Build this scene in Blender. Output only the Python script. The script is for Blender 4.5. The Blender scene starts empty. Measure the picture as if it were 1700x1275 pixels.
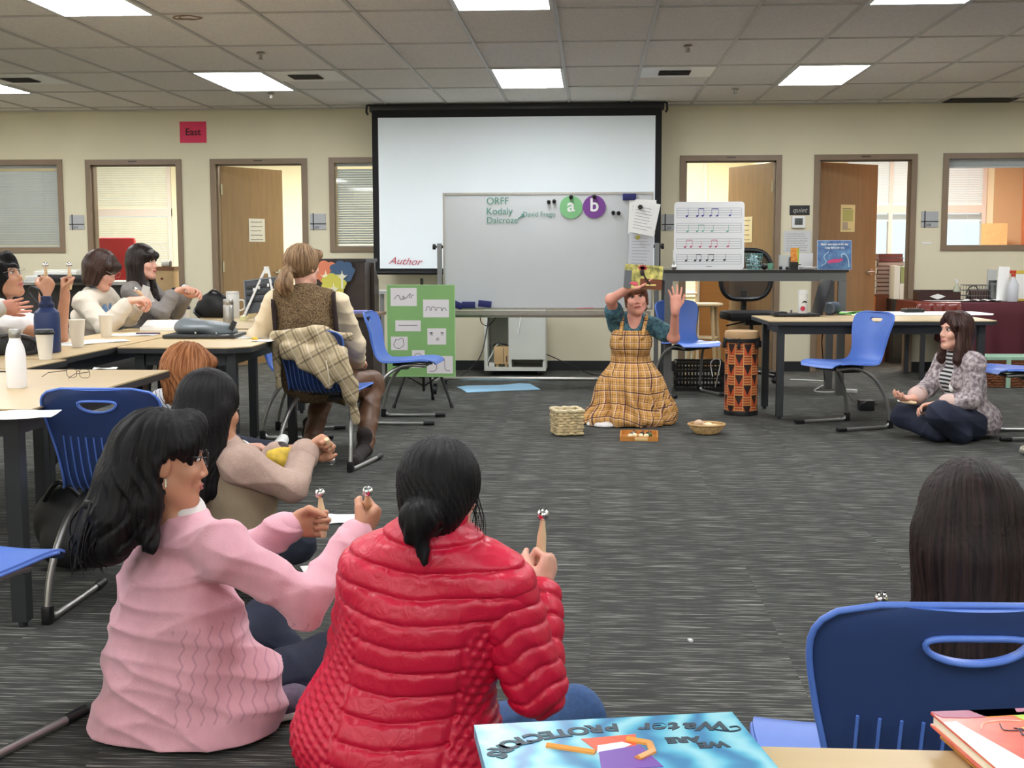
import bpy, bmesh, math, random
import numpy as np
from mathutils import Vector, Matrix, Euler
random.seed(7); rng = np.random.RandomState(7)
PI = math.pi
sc = bpy.context.scene
COL = sc.collection
# ---------------------------------------------------------------- camera
F_PX, YAW, PIT, ROL, CAMH = 2075.0, -.0634, .107, .0024, 1.243
def _cam_rows():
    cy, sy, cp, sp = math.cos(YAW), math.sin(YAW), math.cos(PIT), math.sin(PIT)
    f = np.array([sy*cp, cy*cp, -sp]); r = np.array([cy, -sy, 0.0]); d = np.cross(f, r)
    c, s = math.cos(ROL), math.sin(ROL)
    return np.array([c*r+s*d, -s*r+c*d, f])
CR = _cam_rows()
cam_d = bpy.data.cameras.new('camera'); cam = bpy.data.objects.new('camera', cam_d); COL.objects.link(cam)
cam_d.sensor_fit = 'HORIZONTAL'; cam_d.sensor_width = 36; cam_d.lens = 36*F_PX/1700
cam_d.clip_start = .05; cam_d.clip_end = 200
cam.matrix_world = Matrix(((CR[0][0], -CR[1][0], -CR[2][0], 0), (CR[0][1], -CR[1][1], -CR[2][1], 0), (CR[0][2], -CR[1][2], -CR[2][2], CAMH), (0, 0, 0, 1)))
sc.camera = cam
def ray(x, y): return CR.T @ np.array([(x-850)/F_PX, (y-637.5)/F_PX, 1.0])
def fl(x, y, z=0.0):            # point of the photo on the level z
    d = ray(x, y); t = (z-CAMH)/d[2]; return d*t+np.array([0, 0, CAMH])
def at(x, y, Y):                # point of the photo at the depth Y
    d = ray(x, y); t = Y/d[1]; return d*t+np.array([0, 0, CAMH])
# ---------------------------------------------------------------- world, view
w = bpy.data.worlds.new('sky'); sc.world = w; w.use_nodes = True
bg = w.node_tree.nodes['Background']; bg.inputs[0].default_value = (.74, .93, 1, 1); bg.inputs[1].default_value = 1.3
sc.view_settings.view_transform = 'Standard'; sc.view_settings.look = 'None'
sc.view_settings.exposure = 0.0; sc.view_settings.gamma = 1; sc.view_settings.use_curve_mapping = False
LAMP = 22.5
def area(name, loc, sx, sy, energy, color=(1, 1, 1), rot=(0, 0, 0)):
    l = bpy.data.lights.new(name, 'AREA'); l.shape = 'RECTANGLE'; l.size = sx; l.size_y = sy; l.energy = energy; l.color = color
    o = bpy.data.objects.new(name, l); o.location = loc; o.rotation_euler = rot; COL.objects.link(o); return o
WY = 12.88; CEIL = 2.689; WT = .14          # wall face, ceiling level, wall thickness
for n_, x_, e_ in (('office_fill_a', -5.6, 95), ('office_fill_b', -3.2, 140), ('office_fill_c', 1.0, 150), ('office_fill_d', 4.0, 125)):  # unseen fill lights without fixtures, added to brighten the offices behind the doors
    area(n_, (x_, WY+1.8, CEIL-.08), 1.2, .6, e_, (1, .98, .93))
# ---------------------------------------------------------------- materials
def lin(c):
    return tuple(((v/255)/12.92 if v/255 <= .04045 else ((v/255+.055)/1.055)**2.4) for v in c)
MC = {}
def mat(name, c=None, rough=.5, metal=0, spec=.5, noise=0, nscale=30, bump=0, bscale=60, stretch=(1, 1, 1), emit=None, es=0, alpha=1, trans=0, sheen=0, coat=0, c2=None, sss=0):
    if name in MC: return MC[name]
    m = bpy.data.materials.new(name); m.use_nodes = True; nt = m.node_tree; b = nt.nodes['Principled BSDF']
    col = (*lin(c), 1); b.inputs['Base Color'].default_value = col; b.inputs['Roughness'].default_value = rough
    b.inputs['Metallic'].default_value = metal; b.inputs['Specular IOR Level'].default_value = spec
    if coat: b.inputs['Coat Weight'].default_value = coat; b.inputs['Coat Roughness'].default_value = .1
    if sheen: b.inputs['Sheen Weight'].default_value = sheen
    if sss:
        b.inputs['Subsurface Weight'].default_value = sss; b.inputs['Subsurface Radius'].default_value = (.01, .004, .002); b.inputs['Subsurface Scale'].default_value = 1
    if trans: b.inputs['Transmission Weight'].default_value = trans; b.inputs['IOR'].default_value = 1.45
    if emit: b.inputs['Emission Color'].default_value = (*lin(emit), 1); b.inputs['Emission Strength'].default_value = es
    if alpha < 1: b.inputs['Alpha'].default_value = alpha
    if noise or bump:
        tc = nt.nodes.new('ShaderNodeTexCoord'); mp = nt.nodes.new('ShaderNodeMapping'); mp.inputs['Scale'].default_value = stretch
        nt.links.new(tc.outputs['Object'], mp.inputs[0])
    if noise:
        n = nt.nodes.new('ShaderNodeTexNoise'); n.inputs['Scale'].default_value = nscale; n.inputs['Detail'].default_value = 5
        nt.links.new(mp.outputs[0], n.inputs['Vector'])
        r = nt.nodes.new('ShaderNodeValToRGB'); r.color_ramp.elements[0].position = .35; r.color_ramp.elements[1].position = .65
        a = lin(c); bb = lin(c2) if c2 else tuple(min(1, v*(1+noise)) for v in a); a = a if c2 else tuple(v*(1-noise) for v in a)
        r.color_ramp.elements[0].color = (*a, 1); r.color_ramp.elements[1].color = (*bb, 1)
        nt.links.new(n.outputs[0], r.inputs[0]); nt.links.new(r.outputs[0], b.inputs['Base Color'])
    if bump:
        n2 = nt.nodes.new('ShaderNodeTexNoise'); n2.inputs['Scale'].default_value = bscale; n2.inputs['Detail'].default_value = 4
        nt.links.new(mp.outputs[0], n2.inputs['Vector'])
        bp = nt.nodes.new('ShaderNodeBump'); bp.inputs['Strength'].default_value = bump; bp.inputs['Distance'].default_value = .01
        nt.links.new(n2.outputs[0], bp.inputs['Height']); nt.links.new(bp.outputs[0], b.inputs['Normal'])
    MC[name] = m; return m
def N(nt, t, **k):
    n = nt.nodes.new(t)
    for a, v in k.items(): setattr(n, a, v)
    return n
def mth(nt, op, a, b=None, c=None):
    n = nt.nodes.new('ShaderNodeMath'); n.operation = op
    for i, v in enumerate((a, b, c)):
        if v is None: continue
        if isinstance(v, (int, float)): n.inputs[i].default_value = v
        else: nt.links.new(v, n.inputs[i])
    return n.outputs[0]
def mixc(nt, fac, a, b):
    n = nt.nodes.new('ShaderNodeMix'); n.data_type = 'RGBA'
    if isinstance(fac, (int, float)): n.inputs[0].default_value = fac
    else: nt.links.new(fac, n.inputs[0])
    for i, v in ((6, a), (7, b)):
        if isinstance(v, tuple): n.inputs[i].default_value = (*lin(v), 1)
        else: nt.links.new(v, n.inputs[i])
    return n.outputs[2]
# ---------------------------------------------------------------- mesh helpers
def link(name, me, m, parent=None):
    o = bpy.data.objects.new(name, me); COL.objects.link(o)
    if m is not None: me.materials.append(m)
    if parent is not None: o.parent = parent
    return o
MW = {}
def root_inv(p):
    while p is not None and p.name not in MW: p = p.parent
    return MW[p.name].inverted() if p is not None else Matrix()
class B:
    def __init__(s): s.bm = bmesh.new()
    def _xf(s, vs, M):
        if M is not None:
            for v in vs: v.co = M @ v.co
    def box(s, c, sz, rz=0, M=None, bev=0, rot=None):
        r = bmesh.ops.create_cube(s.bm, size=1)['verts']
        if bev:
            for v in r: v.co = Vector((v.co.x*sz[0], v.co.y*sz[1], v.co.z*sz[2]))
            es = list({e for v in r for e in v.link_edges})
            g = bmesh.ops.bevel(s.bm, geom=es, offset=bev, segments=2, affect='EDGES', profile=.6)
            r = list({v for f in g['faces'] for v in f.verts} | {v for v in r if v.is_valid})
        else:
            for v in r: v.co = Vector((v.co.x*sz[0], v.co.y*sz[1], v.co.z*sz[2]))
        T = Matrix.Translation(Vector(c)) @ (Euler(rot).to_matrix().to_4x4() if rot else Matrix.Rotation(rz, 4, 'Z'))
        for v in r: v.co = T @ v.co
        s._xf(r, M); return s
    def mm(s, a, b):            # box from two corners
        a, b = Vector(a), Vector(b); return s.box((a+b)/2, [abs(q) for q in (b-a)])
    def ring(s, p, ax, r, n, ref=None, ry=None):
        ax = Vector(ax).normalized()
        u = Vector(ref) if ref is not None else (Vector((0, 0, 1)) if abs(ax.z) < .9 else Vector((1, 0, 0)))
        u = (u-ax*u.dot(ax)).normalized(); v = ax.cross(u)
        return [s.bm.verts.new(Vector(p)+u*math.cos(2*PI*i/n)*r+v*math.sin(2*PI*i/n)*(ry or r)) for i in range(n)], u
    def skin(s, rings, caps=True, closed=False):
        n = len(rings[0])
        pairs = list(zip(rings, rings[1:])) + ([(rings[-1], rings[0])] if closed else [])
        for a, b in pairs:
            for i in range(n): s.bm.faces.new((a[i], a[(i+1) % n], b[(i+1) % n], b[i]))
        if caps and not closed:
            s.bm.faces.new(rings[0][::-1]); s.bm.faces.new(rings[-1])
        return s
    def cyl(s, a, b, r0, r1=None, n=20):
        r1 = r0 if r1 is None else r1; ax = Vector(b)-Vector(a)
        q, _ = s.ring(a, ax, r0, n); w_, _ = s.ring(b, ax, r1, n); return s.skin([q, w_])
    def tube(s, pts, r, n=10, closed=False, radii=None):
        pts = [Vector(p) for p in pts]; rings = []; ref = None
        for i, p in enumerate(pts):
            if closed: ax = pts[(i+1) % len(pts)]-pts[i-1]
            else: ax = pts[min(i+1, len(pts)-1)]-pts[max(i-1, 0)]
            rr, ref = s.ring(p, ax, radii[i] if radii else r, n, ref); rings.append(rr)
        return s.skin(rings, closed=closed)
    def lathe(s, prof, c=(0, 0, 0), n=32, M=None, sy=1):
        rings = []; c = Vector(c)
        for r, z in prof: rings.append([s.bm.verts.new(c+Vector((math.cos(2*PI*i/n)*max(r, 1e-4), sy*math.sin(2*PI*i/n)*max(r, 1e-4), z))) for i in range(n)])
        s.skin(rings)
        s._xf([v for q in rings for v in q], M); return s
    def poly(s, pts, th, M=None):         # outline in xy, thickness along z
        a = [s.bm.verts.new(Vector((p[0], p[1], -th/2))) for p in pts]; b = [s.bm.verts.new(Vector((p[0], p[1], th/2))) for p in pts]
        n = len(pts)
        for i in range(n): s.bm.faces.new((a[i], a[(i+1) % n], b[(i+1) % n], b[i]))
        s.bm.faces.new(a[::-1]); s.bm.faces.new(b); s._xf(a+b, M); return s
    def sph(s, c, r, n=16, sc_=(1, 1, 1), M=None):
        q = bmesh.ops.create_uvsphere(s.bm, u_segments=n, v_segments=max(6, n//2), radius=r)['verts']
        for v in q: v.co = Vector((v.co.x*sc_[0], v.co.y*sc_[1], v.co.z*sc_[2]))
        s._xf(q, M)
        for v in q: v.co += Vector(c)
        return s
    def build(s, name, m, parent=None, world=False, smooth=True, angle=35):
        me = bpy.data.meshes.new(name)
        bmesh.ops.recalc_face_normals(s.bm, faces=s.bm.faces)
        if world and parent is not None: s.bm.transform(root_inv(parent))
        s.bm.to_mesh(me); s.bm.free()
        if smooth:
            me.polygons.foreach_set('use_smooth', [True]*len(me.polygons))
            me.set_sharp_from_angle(angle=math.radians(angle))
        return link(name, me, m, parent)
def tag(o, label, cat, group=None):
    o['label'] = label; o['category'] = cat
    if group: o['group'] = group
    return o
def thing(name, label, cat, loc=(0, 0, 0), rz=0, group=None):
    o = bpy.data.objects.new(name, None); COL.objects.link(o); o.empty_display_size = .1
    o.location = tuple(loc); o.rotation_euler = (0, 0, rz)
    MW[o.name] = Matrix.Translation(Vector(loc)) @ Matrix.Rotation(rz, 4, 'Z')
    return tag(o, label, cat, group)
def struct(o): o['kind'] = 'structure'; return o
def smoothpath(pts, n=6):       # Catmull-Rom
    P = [Vector(p) for p in pts]; out = []
    for i in range(len(P)-1):
        p0, p1, p2, p3 = P[max(i-1, 0)], P[i], P[i+1], P[min(i+2, len(P)-1)]
        for k in range(n):
            t = k/n; out.append(.5*((2*p1)+(p2-p0)*t+(2*p0-5*p1+4*p2-p3)*t*t+(3*p1-p0-3*p2+p3)*t**3))
    out.append(P[-1]); return out
def dup(src, loc, rz, label, group=None, scale=None):
    r = src.copy(); COL.objects.link(r); r.location = tuple(loc); r.rotation_euler = (0, 0, rz); r['label'] = label
    if group: r['group'] = group
    MW[r.name] = Matrix.Translation(Vector(loc)) @ Matrix.Rotation(rz, 4, 'Z')
    for c in src.children:
        d = c.copy(); COL.objects.link(d); d.parent = r
        for g in c.children:
            e = g.copy(); COL.objects.link(e); e.parent = d
    return r
def text(name, s, size, M, m, parent=None, depth=.0008, shear=0, align='CENTER', world=True, sx=1, bold=0):
    c = bpy.data.curves.new(name, 'FONT'); c.body = s; c.size = size; c.extrude = depth; c.shear = shear; c.align_x = align; c.align_y = 'CENTER'; c.offset = bold
    t = bpy.data.objects.new(name, c); COL.objects.link(t)
    dg = bpy.context.evaluated_depsgraph_get(); me = bpy.data.meshes.new_from_object(t.evaluated_get(dg))
    bpy.data.objects.remove(t); me.name = name
    X = M @ Matrix.Diagonal((sx, 1, 1, 1))
    if world and parent is not None: X = root_inv(parent) @ X
    me.transform(X); me.materials.clear()
    return link(name, me, m, parent)
def facing(loc, rz=0, tilt=0):      # local x right, y up, z out towards the camera side (-Y)
    return Matrix.Translation(Vector(loc)) @ Matrix.Rotation(rz, 4, 'Z') @ Matrix.Rotation(PI/2, 4, 'X') @ Matrix.Rotation(tilt, 4, 'Z')
# ---------------------------------------------------------------- smooth solids (implicit surfaces meshed with surface nets)
f32 = np.float32
def A3(v): return np.array([v[0], v[1], v[2]], dtype=np.float64)
def unit(v): v = A3(v); return v/np.linalg.norm(v)
def smin(a, b, k):
    if k <= 0: return np.minimum(a, b)
    h = np.maximum(k-np.abs(a-b), 0)/k
    return np.minimum(a, b)-h*h*k*.25
def d_cone(P, a, b, ra, rb, flat=None, fs=1.0):
    a = A3(a).astype(f32); ba = (A3(b).astype(f32)-a); L2 = max(float(ba@ba), 1e-9)
    q = P-a; t = np.clip(q@ba/L2, 0, 1); q = q-t[:, None]*ba
    if flat is not None:
        n = unit(flat).astype(f32); s = q@n; q = q+np.outer(s*(1/fs-1), n)
    return np.sqrt((q*q).sum(1))-(ra+(rb-ra)*t)
def d_ell(P, c, r, R=None):
    q = P-A3(c).astype(f32)
    if R is not None: q = q@np.asarray(R, f32).T
    r = np.array(r, f32); a = q/r; k0 = np.sqrt((a*a).sum(1))+1e-6; b = a/r; k1 = np.sqrt((b*b).sum(1))+1e-6
    return k0*(k0-1)/k1
def ev(prims, P, infl=0.0):
    d = np.full(len(P), 9.0, f32)
    for p in prims:
        t = p[0]
        if t == 'c': d = smin(d, d_cone(P, *p[1:5], *(p[6:8] if len(p) > 6 else ()))-infl, p[5])
        elif t == 'e': d = smin(d, d_ell(P, p[1], p[2], p[3])-infl, p[4])
        elif t == '-e': d = -smin(-d, d_ell(P, p[1], p[2], p[3]), p[4])
        elif t == '-c': d = -smin(-d, d_cone(P, *p[1:5]), p[5])
    return d
def bounds(prims, pad):
    lo = np.array([9e9]*3); hi = -lo
    for p in prims:
        if p[0] == 'c':
            for q, r in ((p[1], p[3]), (p[2], p[4])):
                r = r*max(1, p[7] if len(p) > 7 else 1); lo = np.minimum(lo, A3(q)-r); hi = np.maximum(hi, A3(q)+r)
        elif p[0] == 'e':
            r = max(p[2]); lo = np.minimum(lo, A3(p[1])-r); hi = np.maximum(hi, A3(p[1])+r)
    return lo-pad, hi+pad
def net(fn, lo, hi, h):
    lo = np.array(lo, float); n = (np.ceil((np.array(hi)-lo)/h/4).astype(int)+1)*4
    nc = n//4
    g = [lo[i]+h*(4*np.arange(nc[i])+1.5) for i in range(3)]
    C = np.stack(np.meshgrid(*g, indexing='ij'), -1).reshape(-1, 3).astype(f32)
    dc = np.concatenate([fn(c) for c in np.array_split(C, max(1, len(C)//200000))]).reshape(nc)
    V = np.repeat(np.repeat(np.repeat(dc, 4, 0), 4, 1), 4, 2).astype(f32)
    act = np.abs(V) < h*4*1.25+.012
    idx = np.argwhere(act)
    P = (lo+idx*h).astype(f32)
    vals = np.concatenate([fn(c) for c in np.array_split(P, max(1, len(P)//200000))])
    V[act] = vals
    S = V < 0
    V = np.where(np.abs(V) < 1e-7, f32(1e-7), V)
    c8 = [S[i:S.shape[0]-1+i, j:S.shape[1]-1+j, k:S.shape[2]-1+k] for i in (0, 1) for j in (0, 1) for k in (0, 1)]
    anyS = np.logical_or.reduce(c8); allS = np.logical_and.reduce(c8); cell = anyS & ~allS
    ci = np.argwhere(cell); vid = np.full(cell.shape, -1, np.int64); vid[cell] = np.arange(len(ci))
    acc = np.zeros((len(ci), 3)); cnt = np.zeros(len(ci))
    corners = [(i, j, k) for i in (0, 1) for j in (0, 1) for k in (0, 1)]
    for a in corners:
        for ax in range(3):
            if a[ax]: continue
            b = list(a); b[ax] = 1
            va = V[ci[:, 0]+a[0], ci[:, 1]+a[1], ci[:, 2]+a[2]]; vb = V[ci[:, 0]+b[0], ci[:, 1]+b[1], ci[:, 2]+b[2]]
            cr = (va < 0) != (vb < 0); t = np.where(cr, va/np.where(cr, va-vb, 1), 0)
            p = np.tile(np.array(a, float), (len(ci), 1)); p[:, ax] += t
            acc += p*cr[:, None]; cnt += cr
    verts = lo+(ci+acc/np.maximum(cnt, 1)[:, None])*h
    quads = []
    for ax in range(3):
        u, v = (ax+1) % 3, (ax+2) % 3
        sl0 = [slice(None)]*3; sl1 = [slice(None)]*3; sl0[ax] = slice(0, -1); sl1[ax] = slice(1, None)
        s0 = S[tuple(sl0)]; s1 = S[tuple(sl1)]; e = np.argwhere(s0 != s1)
        e = e[(e[:, u] > 0) & (e[:, v] > 0) & (e[:, u] < cell.shape[u]) & (e[:, v] < cell.shape[v]) & (e[:, ax] < cell.shape[ax])]
        def at_(du, dv):
            q = e.copy(); q[:, u] += du; q[:, v] += dv; return vid[q[:, 0], q[:, 1], q[:, 2]]
        Q = np.stack([at_(-1, -1), at_(0, -1), at_(0, 0), at_(-1, 0)], 1)
        fl_ = s0[e[:, 0], e[:, 1], e[:, 2]]
        Q[~fl_] = Q[~fl_][:, ::-1]; quads.append(Q)
    Q = np.concatenate(quads); Q = Q[(Q >= 0).all(1)]
    return verts, Q
def mesh_from(name, V, Q):
    me = bpy.data.meshes.new(name); me.vertices.add(len(V)); me.vertices.foreach_set('co', np.asarray(V, f32).ravel())
    me.loops.add(Q.size); me.loops.foreach_set('vertex_index', Q.ravel().astype(np.int32))
    me.polygons.add(len(Q)); me.polygons.foreach_set('loop_start', np.arange(0, Q.size, 4, dtype=np.int32)); me.polygons.foreach_set('loop_total', np.full(len(Q), 4, np.int32))
    me.polygons.foreach_set('use_smooth', np.ones(len(Q), bool)); me.update(calc_edges=True); me.validate(); return me
def solid(name, prims, m, parent=None, h=.006, infl=0, disp=None, cut=None, uv=None, world=True, pad=.02):
    lo, hi = bounds(prims, pad+infl)
    def fn(P):
        d = ev(prims, P, infl)
        if disp is not None: d = d-disp(P, d)
        if cut is not None: d = np.maximum(d, cut(P))
        return d.astype(f32)
    V, Q = net(fn, lo, hi, h)
    uvv = uv(V) if uv is not None else None
    if world and parent is not None:
        M = np.array(root_inv(parent)); V = V@M[:3, :3].T+M[:3, 3]
    me = mesh_from(name, V, Q)
    if uvv is not None:
        a = me.attributes.new('cloth', 'FLOAT_VECTOR', 'POINT'); a.data.foreach_set('vector', np.asarray(uvv, f32).ravel())
    return link(name, me, m, parent)
def folds(amp, dirs):           # soft irregular folds
    def g(P, d=None):
        s = np.zeros(len(P), f32)
        for k, (v, ph, wv) in enumerate(dirs):
            v = np.array(v, f32); wrp = np.sin(P@np.array([7.1, -5.3, 4.7], f32)*(1+.3*k)+ph*2)*wv
            s += np.sin(P@v+ph+wrp)
        return amp*s/len(dirs)
    return g
# ================================================================ the room
def carpet_mat():
    m = bpy.data.materials.new('striped_carpet'); m.use_nodes = True; nt = m.node_tree; b = nt.nodes['Principled BSDF']
    tc = N(nt, 'ShaderNodeTexCoord'); sp = N(nt, 'ShaderNodeSeparateXYZ'); nt.links.new(tc.outputs['Object'], sp.inputs[0])
    # every carpet tile shifts its stripes a little
    tx = mth(nt, 'FLOOR', mth(nt, 'DIVIDE', sp.outputs[0], .61)); ty = mth(nt, 'FLOOR', mth(nt, 'DIVIDE', sp.outputs[1], .61))
    sh = mth(nt, 'FRACT', mth(nt, 'MULTIPLY', mth(nt, 'SINE', mth(nt, 'ADD', mth(nt, 'MULTIPLY', tx, 12.9), mth(nt, 'MULTIPLY', ty, 78.2))), 43.5))
    cx = N(nt, 'ShaderNodeCombineXYZ'); nt.links.new(mth(nt, 'MULTIPLY', sp.outputs[0], 4.5), cx.inputs[0]); nt.links.new(mth(nt, 'MULTIPLY', mth(nt, 'ADD', sp.outputs[1], mth(nt, 'MULTIPLY', sh, .4)), 150), cx.inputs[1])
    n1 = N(nt, 'ShaderNodeTexNoise'); n1.inputs['Scale'].default_value = 1; n1.inputs['Detail'].default_value = 4; n1.inputs['Roughness'].default_value = .6; nt.links.new(cx.outputs[0], n1.inputs['Vector'])
    r = N(nt, 'ShaderNodeValToRGB'); e = r.color_ramp.elements
    e[0].position = .36; e[0].color = (*lin((48, 49, 47)), 1); e[1].position = .66; e[1].color = (*lin((152, 152, 144)), 1)
    q = e.new(.55); q.color = (*lin((63, 64, 61)), 1)
    nt.links.new(n1.outputs[0], r.inputs[0])
    n2 = N(nt, 'ShaderNodeTexNoise'); n2.inputs['Scale'].default_value = 350; n2.inputs['Detail'].default_value = 2; nt.links.new(tc.outputs['Object'], n2.inputs['Vector'])
    n3 = N(nt, 'ShaderNodeTexNoise'); n3.inputs['Scale'].default_value = .8; nt.links.new(tc.outputs['Object'], n3.inputs['Vector'])
    v = mth(nt, 'ADD', mth(nt, 'MULTIPLY', n2.outputs[0], .7), mth(nt, 'ADD', mth(nt, 'MULTIPLY', n3.outputs[0], .3), .5))
    mx = N(nt, 'ShaderNodeVectorMath', operation='SCALE'); nt.links.new(r.outputs[0], mx.inputs[0]); nt.links.new(v, mx.inputs[3])
    nt.links.new(mx.outputs[0], b.inputs['Base Color']); b.inputs['Roughness'].default_value = .9; b.inputs['Specular IOR Level'].default_value = .25
    bp = N(nt, 'ShaderNodeBump'); bp.inputs['Strength'].default_value = .5; bp.inputs['Distance'].default_value = .004
    nt.links.new(mth(nt, 'ADD', n1.outputs[0], mth(nt, 'MULTIPLY', n2.outputs[0], .5)), bp.inputs['Height']); nt.links.new(bp.outputs[0], b.inputs['Normal'])
    return m
M_CARPET = carpet_mat()
M_WALL = mat('wall_paint', (222, 214, 186), .75, noise=.02, nscale=2, bump=.05, bscale=250)
M_OFFICE = mat('office_paint', (236, 229, 196), .75, noise=.02, nscale=3)
M_TILE = mat('ceiling_tile', (236, 231, 223), .95, noise=.06, nscale=60, bump=.25, bscale=400, spec=.1)
M_TBAR = mat('ceiling_grid_paint', (196, 193, 186), .5)
M_BASE = mat('black_rubber', (26, 27, 29), .5)
M_FRAME = mat('brown_frame_paint', (132, 112, 90), .45, noise=.04, nscale=6)
M_DOOR = mat('door_veneer', (150, 121, 88), .4, noise=.07, nscale=4, stretch=(6, 6, .7), bump=.02)
M_STEEL = mat('brushed_steel', (170, 168, 162), .3, .9, noise=.05, nscale=20)
M_BLACK = mat('black_plastic', (22, 22, 24), .4, noise=.05, nscale=50)
M_WHITE = mat('white_paint', (226, 227, 224), .5)
M_PAPER = mat('white_paper', (238, 238, 234), .8, noise=.01, nscale=20)
M_INK = mat('black_ink', (30, 30, 34), .6)
M_BLIND = mat('grey_blind_slat', (196, 204, 204), .5, noise=.02, nscale=9)
M_BLINDC = mat('cream_blind_slat', (240, 236, 214), .6, noise=.02, nscale=9, emit=None)
def pane_mat():
    m = bpy.data.materials.new('clear_pane'); m.use_nodes = True; nt = m.node_tree; nt.nodes.remove(nt.nodes['Principled BSDF'])
    t = N(nt, 'ShaderNodeBsdfTransparent'); g = N(nt, 'ShaderNodeBsdfGlossy'); g.inputs['Roughness'].default_value = .03
    x = N(nt, 'ShaderNodeMixShader'); f = N(nt, 'ShaderNodeFresnel'); f.inputs[0].default_value = 1.4
    nt.links.new(f.outputs[0], x.inputs[0]); nt.links.new(t.outputs[0], x.inputs[1]); nt.links.new(g.outputs[0], x.inputs[2])
    nt.links.new(x.outputs[0], nt.nodes['Material Output'].inputs[0]); return m
M_PANE = pane_mat()
X0, X1, YB = -8.6, 7.4, -4.5
YE = 16.6                                   # outer wall of the offices
struct(B().mm((X0, YB, -.05), (X1, YE+.1, 0)).build('floor', M_CARPET, smooth=False))
struct(B().mm((X0, YB, CEIL+.004), (X1, YE+.1, CEIL+.05)).build('ceiling', M_TILE, smooth=False))
GX0, GY0 = -.834, WY-1.487                  # ceiling grid origin
g = B()
i = -13
while i < 14:
    x = GX0+.6096*i
    if X0 < x < X1: g.mm((x-.012, YB, CEIL-.006), (x+.012, WY, CEIL+.006))
    i += 1
for j in range(-2, 14):
    y = GY0-1.2192*j
    if YB < y < WY-.05: g.mm((X0, y-.012, CEIL-.004), (X1, y+.012, CEIL+.006))
for i_, j_ in ((2, .5), (-3, .5), (-7, .5), (-10, .5)):
    y = GY0-1.2192*j_; g.mm((GX0+.6096*i_, y-.012, CEIL-.004), (GX0+.6096*(i_+1), y+.012, CEIL+.006))
g.mm((X0, WY-.022, CEIL-.012), (X1, WY, CEIL+.006))
struct(g.build('trim_1', M_TBAR, smooth=False)); bpy.data.objects['trim_1']['label'] = 'painted metal grid that carries the ceiling tiles'
DOORS = [-5.264, -3.943, .8918, 2.228]; DW, DH, FW = 1.016, 2.184, .055
WIN = [(-7.35, -5.51, 1.225, 2.19), (-2.70, -1.45, 1.225, 2.19), (3.50, 5.35, 1.225, 2.19)]
holes = sorted([(x, x+DW, 0, DH) for x in DOORS]+WIN)
b = B(); x = X0
for h in holes:
    b.mm((x, WY, 0), (h[0], WY+WT, CEIL)); b.mm((h[0], WY, h[3]), (h[1], WY+WT, CEIL))
    if h[2] > 0: b.mm((h[0], WY, 0), (h[1], WY+WT, h[2]))
    x = h[1]
b.mm((x, WY, 0), (X1, WY+WT, CEIL)); struct(b.build('wall_back', M_WALL, smooth=False))
struct(B().mm((X0-.1, YB, 0), (X0, YE, CEIL)).build('wall_left', M_WALL, smooth=False))
struct(B().mm((X1, YB, 0), (X1+.1, YE, CEIL)).build('wall_right', M_WALL, smooth=False))
struct(B().mm((X0, YB-.1, 0), (X1, YB, CEIL)).build('wall_front', M_WALL, smooth=False))
b = B(); segs = []; x = X0
for d in DOORS: segs.append((x, d)); x = d+DW
segs.append((x, X1))
for a, c in segs: b.mm((a, WY-.011, 0), (c, WY, .102))
struct(b.build('baseboard_back', M_BASE, smooth=False))
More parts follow.
